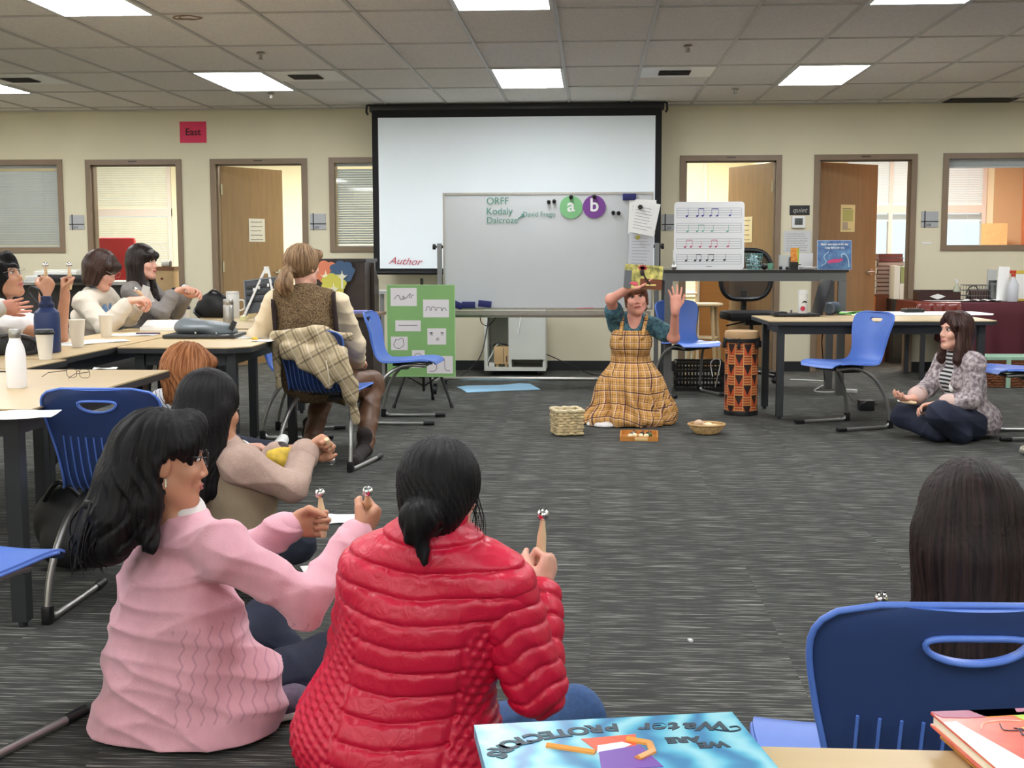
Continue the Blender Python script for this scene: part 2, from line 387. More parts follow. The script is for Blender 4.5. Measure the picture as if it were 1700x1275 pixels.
# doors: frame + leaf
def rotz_box(b, hinge, ang, x0, x1, y0, y1, z0, z1):
    M = Matrix.Translation(Vector(hinge)) @ Matrix.Rotation(ang, 4, 'Z')
    b.box(((x0+x1)/2, (y0+y1)/2, (z0+z1)/2), (abs(x1-x0), abs(y1-y0), z1-z0), M=M); return M
door_info = [(0, 'R', 97), (1, 'L', 59), (2, 'R', 66), (3, 'L', 36)]
leafM = {}
for k, side, ang in door_info:
    x = DOORS[k]; b = B()
    for s in (0, 1):
        xa = x if s == 0 else x+DW-FW
        b.mm((xa, WY-.018, 0), (xa+FW, WY+WT+.018, DH))
        xs = x+FW if s == 0 else x+DW-FW-.016
        b.mm((xs, WY+.03, 0), (xs+.016, WY+.06, DH-FW))
    b.mm((x+FW, WY-.018, DH-FW), (x+DW-FW, WY+WT+.018, DH)); b.mm((x+FW, WY+.03, DH-FW-.016), (x+DW-FW, WY+.06, DH-FW))
    fr = struct(b.build('door_%d' % (k+1), M_FRAME, smooth=False)); fr['label'] = ['brown door frame, first from the left, red chair behind it', 'brown door frame left of the dark cabinet', 'brown door frame behind the music notation board', 'brown door frame behind the blue picture book'][k]
    L = DW-2*FW-.006
    if side == 'L': hx, s, a = x+FW+.003, 1, math.radians(ang)
    else: hx, s, a = x+DW-FW-.003, -1, -math.radians(ang)
    b = B(); M = rotz_box(b, (hx, WY+WT+.02, 0), a, 0, s*L, 0, .044, .012, DH-FW-.006); leafM[k] = (M, s, L)
    b.build('door_leaf', M_DOOR, fr, smooth=False)
    b = B()
    for zz in (.25, 1.07, 1.88): rotz_box(b, (hx, WY+WT+.02, 0), a, -s*.012, s*.012, -.014, .05, zz-.055, zz+.055)
    b.build('hinge', M_STEEL if k else M_BLACK, fr, smooth=False)
    hb = B(); xx = s*(L-.07)
    hb.cyl(M@Vector((xx, -.004, 1.0)), M@Vector((xx, -.05, 1.0)), .012); hb.cyl(M@Vector((xx, 0, 1.0)), M@Vector((xx, -.008, 1.0)), .035)
    hb.tube([M@Vector((xx, -.045, 1.0)), M@Vector((xx-s*.06, -.05, 1.0)), M@Vector((xx-s*.115, -.046, .998))], .009)
    hb.cyl(M@Vector((xx, .05, 1.0)), M@Vector((xx, .095, 1.0)), .012); hb.tube([M@Vector((xx, .09, 1.0)), M@Vector((xx-s*.115, .092, .998))], .009)
    hb.build('door_handle', M_STEEL, fr)
    B().mm((x+DW/2-.045, WY-.022, DH-.028), (x+DW/2+.045, WY-.017, DH-.016)).build('number_plate', mat('dark_bronze', (66, 54, 44), .4), fr, smooth=False)
# interior windows
def blind(b, x0, x1, z0, z1, y, pitch=.025, wd=.026, tilt=55):
    z = z1
    while z > z0:
        b.box(((x0+x1)/2, y, z), (x1-x0, wd, .0016), rot=(math.radians(-tilt), 0, 0)); z -= pitch
    for xx in (x0+.18, x1-.18, (x0+x1)/2): b.mm((xx-.0015, y-.014, z0), (xx+.0015, y-.0125, z1))
    b.mm((x0, y-.012, z0-.022), (x1, y+.012, z0-.008))
for k, (xa, xb, za, zb) in enumerate(WIN):
    b = B(); fw = .055
    b.mm((xa, WY-.018, za), (xb, WY+WT+.018, za+fw)); b.mm((xa, WY-.018, zb-fw), (xb, WY+WT+.018, zb))
    b.mm((xa, WY-.018, za+fw), (xa+fw, WY+WT+.018, zb-fw)); b.mm((xb-fw, WY-.018, za+fw), (xb, WY+WT+.018, zb-fw))
    fr = struct(b.build('window_%d' % (k+1), M_FRAME, smooth=False)); fr['label'] = ['interior window with closed grey blinds at the far left', 'interior window with closed blinds beside the projection screen', 'interior window on an orange office at the far right'][k]
    B().mm((xa+fw, WY+.03, za+fw), (xb-fw, WY+.036, zb-fw)).build('pane', M_PANE, fr, smooth=False)
    b = B()
    if k < 2: blind(b, xa+fw+.01, xb-fw-.01, za+fw+.02, zb-fw-.07, WY+.09)
    else: blind(b, xa+fw+.01, xb-fw-.01, zb-fw-.065, zb-fw-.04, WY+.09, .004)
    b.mm((xa+fw+.006, WY+.07, zb-fw-.03), (xb-fw-.006, WY+.11, zb-fw))
    b.build('window_blind', M_BLIND, fr, smooth=False)
# offices behind the wall
exw = [(-7.2, -5.62), (-5.25, -4.86), (.3, 1.5), (3.25, 5.06)]
b = B(); x = X0
for a, c in exw:
    b.mm((x, YE, 0), (a, YE+.1, CEIL)); b.mm((a, YE, 0), (c, YE+.1, .62)); b.mm((a, YE, 2.45), (c, YE+.1, CEIL)); x = c
b.mm((x, YE, 0), (X1, YE+.1, CEIL)); o = struct(b.build('wall_office_back', M_OFFICE, smooth=False)); o['label'] = 'outer wall of the offices'
for xx, mm_ in ((-1.6, M_OFFICE), (2.02, M_OFFICE)):
    struct(B().mm((xx, WY+WT, 0), (xx+.1, YE, CEIL)).build('wall_partition', mm_, smooth=False))
struct(B().mm((5.52, WY+WT, 0), (5.62, YE, CEIL)).build('wall_partition_orange', mat('orange_paint', (216, 130, 88), .7), smooth=False))
B_ = B().mm((5.16, YE-.012, 0), (5.52, YE, CEIL)).build('wall_panel_tan', mat('tan_panel', (200, 168, 128), .6), smooth=False); struct(B_)
M_MULL = mat('mullion_paint', (222, 212, 202), .5)
for k, (a, c) in enumerate(exw):
    b = B(); f = .05
    for z0, z1 in ((.62, .67), (1.70, 1.80), (2.40, 2.45)): b.mm((a, YE-.03, z0), (c, YE+.06, z1))
    xs = [a, c-f] + ([3.83] if k == 3 else []) + ([.95] if k == 2 else [])+([-6.85] if k == 0 else [])+([4.42] if k == 3 else [])
    for xx in xs: b.mm((xx, YE-.033, .621), (xx+f, YE+.058, 2.449))
    fr = struct(b.build('window_%d' % (k+4), M_MULL, smooth=False)); fr['label'] = 'outer window of an office, seen through opening number %d from the left' % (k+1)
    fr['label'] = ['outer window with cream blinds seen past the red chair', 'narrow outer window seen left of the second door leaf', 'outer window seen left of the third door leaf', 'tall outer window seen through the door nearest the right'][k]
    B().mm((a, YE+.04, .62), (c, YE+.046, 2.45)).build('pane', M_PANE, fr, smooth=False)
    b = B(); blind(b, a+.05, c-.05, 1.82, 2.39, YE-.02, .03, .03, 62)
    if k in (0, 2): blind(b, a+.05, c-.05, .7, 1.68, YE-.02, .03, .03, 66)
    else: blind(b, a+.05, c-.05, 1.62, 1.68, YE-.02, .008, .03, 20)
    b.build('window_blind', M_BLINDC if k in (0, 2) else mat('white_blind_slat', (236, 244, 244), .6), fr, smooth=False)
# ---------------------------------------------------------------- ceiling fixtures
M_LAMP = mat('lamp_diffuser', (255, 255, 255), .5, emit=(250, 252, 255), es=LAMP)
lights = []
def ceiling_light(loc, label):
    t = thing('ceiling_light', label, 'ceiling light', loc, 0, 'recessed ceiling lights')
    B().mm((-.298, -.603, -.005), (-.272, .603, .012)).mm((.272, -.603, -.005), (.298, .603, .012)).mm((-.272, -.603, -.005), (.272, -.577, .012)).mm((-.272, .577, -.005), (.272, .603, .012)).build('frame', M_WHITE, t, smooth=False)
    B().mm((-.272, -.577, -.004), (.272, .577, .004)).build('diffuser', M_LAMP, t, smooth=False)
    return t
cl = {(-4, 0): 'lit ceiling panel above the wall beside the pink East sign', (0, 0): 'lit ceiling panel right above the projection screen', (4, 0): 'lit ceiling panel in the far row at the right', (-8, 0): 'lit ceiling panel of the far row cut by the left edge of the photo',
      (-4, 3): 'lit ceiling panel of the near row at the top left', (0, 3): 'lit ceiling panel of the near row at the top middle', (4, 3): 'lit ceiling panel whose edge just shows at the top right'}
base = None
for j in (0, 3, 6, 9, 12):
    for i in (-12, -8, -4, 0, 4, 8):
        x = GX0+.6096*(i+.5); y = GY0-1.2192*(j+.5)
        if not (X0+.4 < x < X1-.4 and y > YB+.6): continue
        lab = cl.get((i, j), 'lit ceiling panel outside the view, overhead or behind')
        if base is None: base = ceiling_light((x, y, CEIL-.006), lab)
        else: dup(base, (x, y, CEIL-.006), 0, lab)
M_VENT = mat('vent_metal', (244, 244, 240), .4); M_DARK = mat('dark_recess', (34, 32, 28), .8); M_RECESS = mat('grey_recess', (150, 148, 142), .8)
vb = None
for px, lab in ((2, 'square ceiling vent with a dark louvre right of the projection screen'), (-3, 'square ceiling vent beside the lit panel over the East sign'), (-7, 'square ceiling vent at the left edge above the blinds')):
    c = (GX0+.6096*(px+.5), GY0-1.2192*.75, CEIL-.006)
    if vb: dup(vb, c, 0, lab); continue
    vb = thing('ceiling_vent', lab, 'vent', c, 0, 'ceiling vents')
    B().mm((-.29, -.29, -.004), (.29, .29, .006)).build('panel', M_VENT, vb, smooth=False)
    b = B()
    for q in range(6): b.box((-.02, -.10+.042*q, -.010), (.25, .026, .002), rot=(.35, 0, 0))
    b.build('louvre', mat('grey_louvre', (110, 108, 102), .5), vb, smooth=False)
    B().mm((-.15, -.12, -.0052), (.11, .13, -.0042)).build('recess', M_RECESS, vb, smooth=False)
o = B().mm((GX0+.6096*7.05, WY-.32, CEIL-.012), (GX0+.6096*8.1, WY-.03, CEIL-.004)); o = tag(o.build('return_grille', M_DARK, smooth=False), 'dark return air grille at the ceiling edge far right', 'vent')
sb = None
for p, lab in (((433, 90), 'sprinkler head near the left ceiling vent'), ((1142, 78), 'sprinkler head above the right ceiling vent'), ((450, 156), 'sprinkler head beyond the lit panel over the East sign'), ((1221, 149), 'sprinkler head between the screen corner and the right lit panel')):
    c = fl(*p, z=CEIL-.01)
    if sb: dup(sb, c, 0, lab); continue
    sb = thing('sprinkler_head', lab, 'sprinkler', c, 0, 'ceiling sprinklers')
    B().lathe([(.03, .008), (.034, 0), (.01, -.004)], n=20).build('rim', M_STEEL, sb)
    B().lathe([(.008, 0), (.007, -.03), (.02, -.036), (.02, -.039)], n=16).tube([(-.012, 0, -.004), (-.014, 0, -.02), (-.004, 0, -.036)], .002, 6).tube([(.012, 0, -.004), (.014, 0, -.02), (.004, 0, -.036)], .002, 6).build('nozzle', M_STEEL, sb)
# water stain on a tile: a thin irregular ring
b = B(); c = fl(310, 30, CEIL-.002); ring = [(c[0]+.085*math.cos(a)*(1+.15*math.sin(3*a)), c[1]+.07*math.sin(a)*(1+.12*math.cos(5*a)), CEIL+.003) for a in np.linspace(0, 2*PI, 40)[:-1]]
b.tube(ring, .006, 6, closed=True); b.tube([(x_*.8+c[0]*.2+.02, y_*.8+c[1]*.2, CEIL+.003) for x_, y_, z_ in ring], .004, 6, closed=True)
struct(tag(b.build('ceiling_stain', mat('brown_stain', (150, 128, 100), .9)), 'brown water stain ring on a ceiling tile', 'stain'))
# ---------------------------------------------------------------- signs on the back wall
def panel(name, label, cat, x0, y0, x1, y1, Y, m, th=.002, group=None, rz=0):
    a = at(x0, y0, Y); c = at(x1, y1, Y); ctr = (a+c)/2; w_, h_ = abs(c[0]-a[0]), abs(a[2]-c[2])
    t = thing(name, label, cat, ctr, rz, group)
    B().box((0, 0, 0), (w_, th, h_)).build('sheet' if th < .01 else 'panel', m, t, smooth=False)
    return t, w_, h_, ctr
t, w_, h_, c = panel('paper_sign', 'bright pink paper sign reading East high on the wall', 'sign', 298, 202, 343, 237, WY-.003, mat('pink_paper', (222, 58, 96), .7))
text('lettering', 'East', .1, facing((c[0], c[1]-.002, c[2])), mat('maroon_ink', (84, 16, 34), .7), t, bold=.002)
def room_sign(x0, y0, x1, y1, lab, num):
    t, w_, h_, c = panel('room_sign', lab, 'sign', x0, y0, x1, y1, WY-.006, mat('grey_sign', (176, 178, 180), .5), .008, 'grey room number signs')
    b = B(); xl = -w_/2+w_*.2; zl = -h_/2+h_*.36
    b.box((xl, -.006, 0), (.01, .004, h_*1.08)); b.box((0, -.006, zl), (w_*1.04, .004, .009)); b.build('cross_bars', M_BLACK, t, smooth=False)
    text('number', num, .035, facing((c[0]-w_*.08, c[1]-.005, c[2]-h_*.37)), M_INK, t)
room_sign(115, 357, 140, 381, 'grey room sign between the far left window and first door', '201'); room_sign(515, 355, 541, 381, 'grey room sign between the second door and the small window', '202')
room_sign(1530, 351, 1557, 377, 'grey room sign between the right door and the right window', '208'); room_sign(1099, 356, 1126, 382, 'grey room sign partly behind the music notation board', '205')
def written(t, c, w_, h_, rows, m, Y, x0=.1, x1=.9, y0=.15, y1=.9, th=.0025, jit=.3):
    b = B()
    for k in range(rows):
        z = h_/2-h_*(y0+(y1-y0)*k/max(1, rows-1)); x = -w_/2+w_*x0; end = -w_/2+w_*(x1-random.random()*.18)
        while x < end:
            l = random.uniform(.04, .13)*w_; l = min(l, end-x)
            if l > .004: b.box((x+l/2, -.0014-Y, z+random.uniform(-1, 1)*th*jit), (l*.85, .0006, th))
            x += l
    return b.build('lettering', m, t, smooth=False)
def note(lab, x0, y0, x1, y1, Y, m, ink, rows, rz=0, name='paper_note', cat='notice', th=.0025):
    t, w_, h_, c = panel(name, lab, cat, x0, y0, x1, y1, Y, m, .0015, rz=rz); written(t, c, w_, h_, rows, ink, 0, th=th); return t
def on_leaf(k, lx, z, w_, h_, lab, m, rows, th=.004, name='paper_note', tilt=0):
    M, s, L = leafM[k]; p = M @ Vector((s*lx, -.003, z)); ang = M.to_euler().z
    t = thing(name, lab, 'notice', p, ang); B().box((0, 0, 0), (w_, .0015, h_), rot=(0, tilt, 0)).build('sheet', m, t, smooth=False)
    if rows: written(t, p, w_, h_, rows, M_INK, 0, th=th)
    return t
on_leaf(1, .50, 1.46, .235, .25, 'handwritten white note taped to the second door leaf', M_PAPER, 5, .006)
on_leaf(2, .52, 1.45, .26, .27, 'note on the third door leaf, half hidden by the music board', mat('cream_paper', (232, 224, 186), .8), 5, .006)
tp = on_leaf(3, .46, 1.56, .21, .28, 'pale yellow printed notice on the right door leaf', mat('pale_yellow_paper', (232, 216, 158), .8), 2, .005)
B().mm((-.075, -.002, -.03), (.075, -.0008, .09)).build('green_block', mat('olive_print', (190, 190, 120), .8), tp, smooth=False)
B().mm((-.075, -.002, -.12), (.0, -.0008, -.04)).build('grey_block', mat('greybrown_print', (186, 170, 150), .8), tp, smooth=False)
# ================================================================ chairs
M_BLUE = mat('blue_plastic', (86, 122, 204), .38, noise=.02, nscale=40, spec=.45)
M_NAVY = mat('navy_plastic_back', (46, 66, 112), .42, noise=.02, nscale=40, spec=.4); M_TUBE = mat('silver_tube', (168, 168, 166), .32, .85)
CH = [(.236, .424, .165), (.22, .444, .19), (.15, .452, .205), (0, .441, .208), (-.11, .437, .198), (-.165, .452, .174), (-.203, .497, .163), (-.228, .565, .168), (-.25, .65, .188), (-.27, .715, .2), (-.284, .755, .196), (-.293, .782, .17), (-.297, .796, .12)]
chp = [Vector(p) for p in smoothpath(CH, 10)]
_L = [0]
for a, c in zip(chp, chp[1:]): _L.append(_L[-1]+math.hypot(a.x-c.x, a.y-c.y))
def chS(x, s, off=0):
    s = max(0, min(_L[-1], s)); k = 0
    while k < len(_L)-2 and _L[k+1] < s: k += 1
    t = (s-_L[k])/max(1e-9, _L[k+1]-_L[k]); p = chp[k].lerp(chp[k+1], t); d = chp[k+1]-chp[k]; d = Vector((d.x, d.y)).normalized()
    wv = p.z; n = Vector((-d.y, d.x))*-1     # towards the sitter
    u = x/max(wv, .01); back = min(1, max(0, (s-.42)/.2)); dish = (.012+.02*back)*(u*u)*min(1, wv/.2)
    return Vector((x, p.x, p.y))+Vector((0, n.x, n.y))*(dish-off)
def chair_shell():
    b = B(); NU, NV = 24, 48; SL = _L[-1]; Sv = [SL*(1-(1-k/NV)**1.15) for k in range(NV+1)]
    def W(s):
        k = 0
        while k < len(_L)-2 and _L[k+1] < s: k += 1
        t = (s-_L[k])/max(1e-9, _L[k+1]-_L[k]); return chp[k].lerp(chp[k+1], t).z
    hs = SL-.048; hr = (.078, .032)
    j0 = max(j for j in range(NV+1) if Sv[j] < hs-.036); j1 = min(j for j in range(NV+1) if Sv[j] > hs+.022)
    wh = W(hs); i0 = max(i for i in range(NU+1) if (2*i/NU-1)*wh < -.078); i1 = NU-i0
    grid = {}
    for j in range(NV+1):
        wv = W(Sv[j])
        for i in range(NU+1):
            if i0 < i < i1 and j0 < j < j1: continue
            u = 2*i/NU-1; grid[i, j] = (b.bm.verts.new(chS(u*wv, Sv[j])), u*wv, Sv[j])
    for j in range(NV):
        for i in range(NU):
            if i0 <= i < i1 and j0 <= j < j1: continue
            b.bm.faces.new([grid[q][0] for q in ((i, j), (i+1, j), (i+1, j+1), (i, j+1))])
    loop = [(i, j0) for i in range(i0, i1)]+[(i1, j) for j in range(j0, j1)]+[(i, j1) for i in range(i1, i0, -1)]+[(i0, j) for j in range(j1, j0, -1)]
    def hole(x, s):
        c, q = x, s-hs; l = math.hypot(c, q) or 1e-6; c /= l; q /= l; e = 2.0 if q < 0 else 2.8; vy = .028 if q < 0 else .012
        r = (abs(c/.064)**e+abs(q/vy)**e)**(-1/e); return c*r, hs+q*r
    rings = [[grid[q][0] for q in loop]]
    for t in (.5, .85, 1.0):
        rr = []
        for q in loop:
            _, x, s = grid[q]; hx, hy = hole(x, s); rr.append(b.bm.verts.new(chS(x+(hx-x)*t, s+(hy-s)*t)))
        rings.append(rr)
    n = len(loop)
    for a, c in zip(rings, rings[1:]):
        for i in range(n): b.bm.faces.new((a[i], a[(i+1) % n], c[(i+1) % n], c[i]))
    bmesh.ops.recalc_face_normals(b.bm, faces=b.bm.faces)
    bmesh.ops.solidify(b.bm, geom=b.bm.faces[:], thickness=.007)
    b.bm.normal_update(); b.bm.faces.ensure_lookup_table()
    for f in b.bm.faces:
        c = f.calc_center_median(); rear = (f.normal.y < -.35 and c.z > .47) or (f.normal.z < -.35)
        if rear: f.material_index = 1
    nf = len(b.bm.faces)
    for q in range(11):
        x = (q-5)*.027; b.tube([chS(x, s, .0085) for s in np.linspace(.40, SL-.165, 20)], .0024, 6)
    b.bm.faces.ensure_lookup_table()
    # rolled rim
    rim = [(-1, s) for s in np.linspace(.05, SL, 50)]+[(1, s) for s in np.linspace(SL, .05, 50)]
    b.tube([chS(u*W(s), s, .0035) for u, s in rim], .0046, 8)
    b.tube([chS(*hole(.064*math.cos(a), hs+.028*math.sin(a)), .004) for a in np.linspace(0, 2*PI, 41)[:-1]], .0044, 8, closed=True)
    return b
def make_chair(label, loc, rz):
    t = thing('plastic_chair', label, 'chair', loc, rz, 'blue plastic sled base chairs')
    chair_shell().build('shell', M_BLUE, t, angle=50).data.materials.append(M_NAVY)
    for s in (-1, 1):
        pts = [(s*.12, .17, .418), (s*.14, .05, .424), (s*.16, -.03, .405), (s*.185, -.11, .345), (s*.205, -.17, .25), (s*.218, -.205, .15), (s*.222, -.225, .06)]
        b = B().tube(smoothpath(pts, 5), .0125, 12)
        b.tube(smoothpath([(s*.222, -.222, .05), (s*.222, -.19, .016), (s*.223, -.12, .014), (s*.224, .05, .016), (s*.225, .235, .02)], 5), .0125, 12)
        b.build('sled_leg', M_TUBE, t)
        B().box((s*.222, -.222, .032), (.032, .04, .062), bev=.008).build('elbow_cap', M_BLACK, t); B().tube([(s*.224, .17, .0175), (s*.225, .245, .0205)], .015, 12).build('foot_cap', M_BLACK, t)
    B().tube([(-.155, .0, .405), (0, .01, .39), (.155, .0, .405)], .011).tube([(-.125, .15, .415), (.125, .15, .415)], .011).box((0, -.02, .424), (.2, .12, .02), bev=.006).build('under_seat_bracket', mat('dark_grey_metal', (58, 60, 62), .4, .5), t)
    return t
def rzf(fx, fy): return math.atan2(fy, fx)-PI/2
CHAIRS = {}
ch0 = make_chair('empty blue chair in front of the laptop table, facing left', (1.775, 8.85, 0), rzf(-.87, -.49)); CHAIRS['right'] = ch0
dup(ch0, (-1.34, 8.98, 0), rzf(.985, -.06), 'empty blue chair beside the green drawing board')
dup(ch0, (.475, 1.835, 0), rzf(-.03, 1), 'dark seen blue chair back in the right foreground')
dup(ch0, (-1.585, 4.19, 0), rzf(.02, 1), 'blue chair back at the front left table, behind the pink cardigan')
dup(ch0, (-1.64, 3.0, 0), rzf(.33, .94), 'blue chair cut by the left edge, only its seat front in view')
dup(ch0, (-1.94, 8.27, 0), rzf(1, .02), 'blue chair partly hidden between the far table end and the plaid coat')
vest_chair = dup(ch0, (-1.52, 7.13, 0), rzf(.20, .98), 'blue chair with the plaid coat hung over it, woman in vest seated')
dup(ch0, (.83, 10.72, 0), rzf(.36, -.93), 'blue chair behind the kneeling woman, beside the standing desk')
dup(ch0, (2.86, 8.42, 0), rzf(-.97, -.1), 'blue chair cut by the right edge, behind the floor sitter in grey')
# ================================================================ tables
def wood_mat(name, c, c2, sc_=1.0, rough=.35):
    m = bpy.data.materials.new(name); m.use_nodes = True; nt = m.node_tree; b = nt.nodes['Principled BSDF']
    tc = N(nt, 'ShaderNodeTexCoord'); mp = N(nt, 'ShaderNodeMapping'); mp.inputs['Scale'].default_value = (sc_, sc_*12, sc_*12); nt.links.new(tc.outputs['Object'], mp.inputs[0])
    n = N(nt, 'ShaderNodeTexNoise'); n.inputs['Scale'].default_value = 2; n.inputs['Detail'].default_value = 6; nt.links.new(mp.outputs[0], n.inputs['Vector'])
    nt.links.new(mixc(nt, n.outputs[0], c, c2), b.inputs['Base Color']); b.inputs['Roughness'].default_value = rough; return m
M_MAPLE = wood_mat('maple_laminate', (192, 166, 120), (208, 184, 142)); M_LEG = mat('charcoal_leg_paint', (52, 54, 57), .45, .3)
def table(label, x0, y0, x1, y1, z=.74, rz=0, cham=None, legs=True, group='maple topped training tables', under=False):
    cx, cy = (x0+x1)/2, (y0+y1)/2; w_, d_ = x1-x0, y1-y0
    t = thing('training_table', label, 'table', (cx, cy, 0), rz, group)
    pts = [(-w_/2, -d_/2), (w_/2, -d_/2), (w_/2, d_/2), (-w_/2, d_/2)]
    if cham:
        pts = []
        for k, (sx, sy) in enumerate(((-1, -1), (1, -1), (1, 1), (-1, 1))):
            c = cham if k in (1, 2) else .012
            a = (sx*(w_/2-c), sy*d_/2); q = (sx*w_/2, sy*(d_/2-c)); pts += [a, q] if k in (1, 3) else [q, a]
    B().poly(pts, .006, Matrix.Translation((0, 0, z-.003))).build('tabletop', M_MAPLE, t, smooth=False)
    B().poly([(p[0]*1.003, p[1]*1.003) for p in pts], .026, Matrix.Translation((0, 0, z-.0185))).build('edge_band', M_LEG, t, smooth=False)
    if legs:
        B().mm((-w_/2+.1, -d_/2+.07, z-.1), (w_/2-.1, -d_/2+.095, z-.031)).mm((-w_/2+.1, d_/2-.095, z-.1), (w_/2-.1, d_/2-.07, z-.031)).mm((-w_/2+.1, -d_/2+.07, z-.1), (-w_/2+.13, d_/2-.07, z-.031)).mm((w_/2-.13, -d_/2+.07, z-.1), (w_/2-.1, d_/2-.07, z-.031)).build('apron', M_LEG, t, smooth=False)
        for sx in (-1, 1):
            for sy in (-1, 1):
                lx, ly = sx*(w_/2-.1), sy*(d_/2-.085)
                B().mm((lx-.025, ly-.025, .02), (lx+.025, ly+.025, z-.031)).cyl((lx, ly, 0), (lx, ly, .025), .015).build('leg', M_LEG, t, smooth=False)
    return t
table('near left maple table with the white bottle and reading glasses', -3.1, 3.86, -1.785, 5.17)
table('narrow maple table between the near left one and the long one', -3.15, 5.20, -2.44, 5.66)
table('long maple table at the left with the row of white cups', -3.0, 5.69, -2.50, 7.95)
table('maple table end with the grey satchel and steel thermos', -2.48, 6.38, -1.79, 7.85, cham=.10)
table('far left maple table with the white mug and display board', -2.93, 7.98, -2.12, 9.5)
table('maple table under the laptop, beside the drum', 1.27, 9.17, 2.92, 9.95, z=.725, rz=.04, cham=.05)
table('maple table corner in the front foreground under the picture books', -.105, .30, .372, 1.238, z=.74, cham=None)
# ================================================================ screen and whiteboard
Ys = 12.55
def screen():
    a = at(617, 182, Ys); c = at(1099, 182, Ys); zb = at(624, 456, Ys)[2]; x0, x1, zt = a[0], c[0], at(850, 181, Ys)[2]
    t = thing('projection_screen', 'large white projection screen with a black border on the back wall', 'projection screen', ((x0+x1)/2, Ys, zb))
    W_, H_ = (x1-x0)/2, zt-zb
    bd = .062
    B().mm((-W_+bd, -.004, bd), (W_-bd, .004, H_-.075)).build('screen_surface', mat('screen_cloth', (238, 246, 250), .85, noise=.005, nscale=2), t, smooth=False)
    B().mm((-W_, -.003, 0), (-W_+bd, .005, H_)).mm((W_-bd, -.003, 0), (W_, .005, H_)).mm((-W_+bd, -.003, 0), (W_-bd, .005, bd)).mm((-W_+bd, -.003, H_-.075), (W_-bd, .005, H_)).build('black_border', mat('black_cloth', (12, 12, 14), .8), t, smooth=False)
    B().box((0, .05, H_+.02), (2*W_+.05, .1, .075), bev=.012).build('roller_case', M_BLACK, t)
    b = B()
    for s in (-1, 1): b.tube([(s*(W_+.02), .0, H_+.05), (s*(W_+.045), -.02, H_+.045), (s*(W_+.05), -.02, H_-.02), (s*(W_+.035), -.02, H_-.045)], .012, 8)
    b.build('end_hook', M_BLACK, t)
    B().cyl((-W_-.01, .001, .02), (W_+.01, .001, .02), .016).build('bottom_bar', M_BLACK, t)
    p = at(672, 434, Ys-.01); text('red_scribble', 'Author', .1, facing(p)@Matrix.Rotation(-.05, 4, 'Z'), mat('red_marker', (196, 92, 110), .7), t, shear=.4, sx=1.1)
screen()
Yw = 11.1
M_MARK = mat('green_marker', (82, 140, 122), .7)
def whiteboard():
    a = at(735, 318, Yw); c = at(1085, 321, Yw); z0 = at(738, 514, Yw)[2]; x0, x1, z1 = a[0], c[0], (a[2]+c[2])/2
    cx = (x0+x1)/2; W_ = (x1-x0)/2
    t = thing('rolling_whiteboard', 'rolling whiteboard with green handwriting in front of the screen', 'whiteboard', (cx, Yw, 0))
    B().mm((-W_+.01, -.006, z0+.01), (W_-.01, .012, z1-.01)).build('writing_surface', mat('whiteboard_enamel', (192, 196, 198), .28, noise=.015, nscale=2.5, coat=.2), t, smooth=False)
    fr = B()
    for p, q in (((-W_, -.012, z0), (-W_+.016, .018, z1)), ((W_-.016, -.012, z0), (W_, .018, z1)), ((-W_+.016, -.012, z0), (W_-.016, .018, z0+.018)), ((-W_+.016, -.012, z1-.018), (W_-.016, .018, z1))): fr.mm(p, q)
    fr.build('frame', M_STEEL, t, smooth=False)
    B().mm((-W_+.05, -.085, z0-.045), (W_-.02, -.012, z0-.035)).mm((-W_+.05, -.09, z0-.045), (W_-.02, -.084, z0-.018)).mm((-W_+.02, -.012, z0-.07), (W_-.02, .018, z0-.01)).build('pen_tray', M_STEEL, t, smooth=False)
    for s in (-1, 1):
        xx = s*(W_+.035)
        B().mm((xx-.02, .0, .12), (xx+.02, .04, 1.30)).build('post', mat('grey_post', (132, 134, 136), .4, .6), t, smooth=False)
        B().cyl((xx-s*.02, .02, 1.27), (xx-s*.05, .02, 1.27), .014).cyl((xx+s*.02, .02, 1.27), (xx+s*.035, .02, 1.27), .008).cyl((xx+s*.035, .02, 1.27), (xx+s*.06, .02, 1.27), .024).build('knob', M_BLACK, t)
        B().mm((xx-.02, -.36, .075), (xx+.02, .36, .115)).build('foot', M_STEEL, t, smooth=False)
        for yy in (-.36, .36):
            b = B().mm((xx-.016, yy-.02, .05), (xx+.016, yy+.02, .09)).cyl((xx-.013, yy-.03 if yy < 0 else yy+.03, .032), (xx+.013, yy-.03 if yy < 0 else yy+.03, .032), .032)
            b.build('caster', M_BLACK, t)
    B().cyl((-W_-.03, .02, .095), (W_+.03, .02, .095), .017).build('cross_bar', M_STEEL, t)
    P_ = lambda x, y: at(x, y, Yw-.012)
    for s, x, y, sz in (('ORFF', 826, 334, .088), ('Koda\u0301ly' if False else 'Kodaly', 829, 351, .088), ('Dalcroze', 834, 366, .08), ('David Frego', 895, 356, .062)):
        text('handwriting', s, sz, facing(P_(x, y)), M_MARK, t, sx=.95, depth=.0004)
    a_, c_ = P_(860, 363), P_(870, 356); b = B().tube([a_, c_], .004, 6).tube([P_(865, 356), c_, P_(868, 361)], .004, 6); b.build('arrow', M_MARK, t, world=True)
    b = B(); b.tube([P_(x, y) for x, y in ((958, 512), (985, 511))], .0035, 6); b.build('red_mark', mat('red_marker', (196, 92, 110)), t, world=True)
    return t, x0, x1, z0, z1
wb, wx0, wx1, wz0, wz1 = whiteboard()
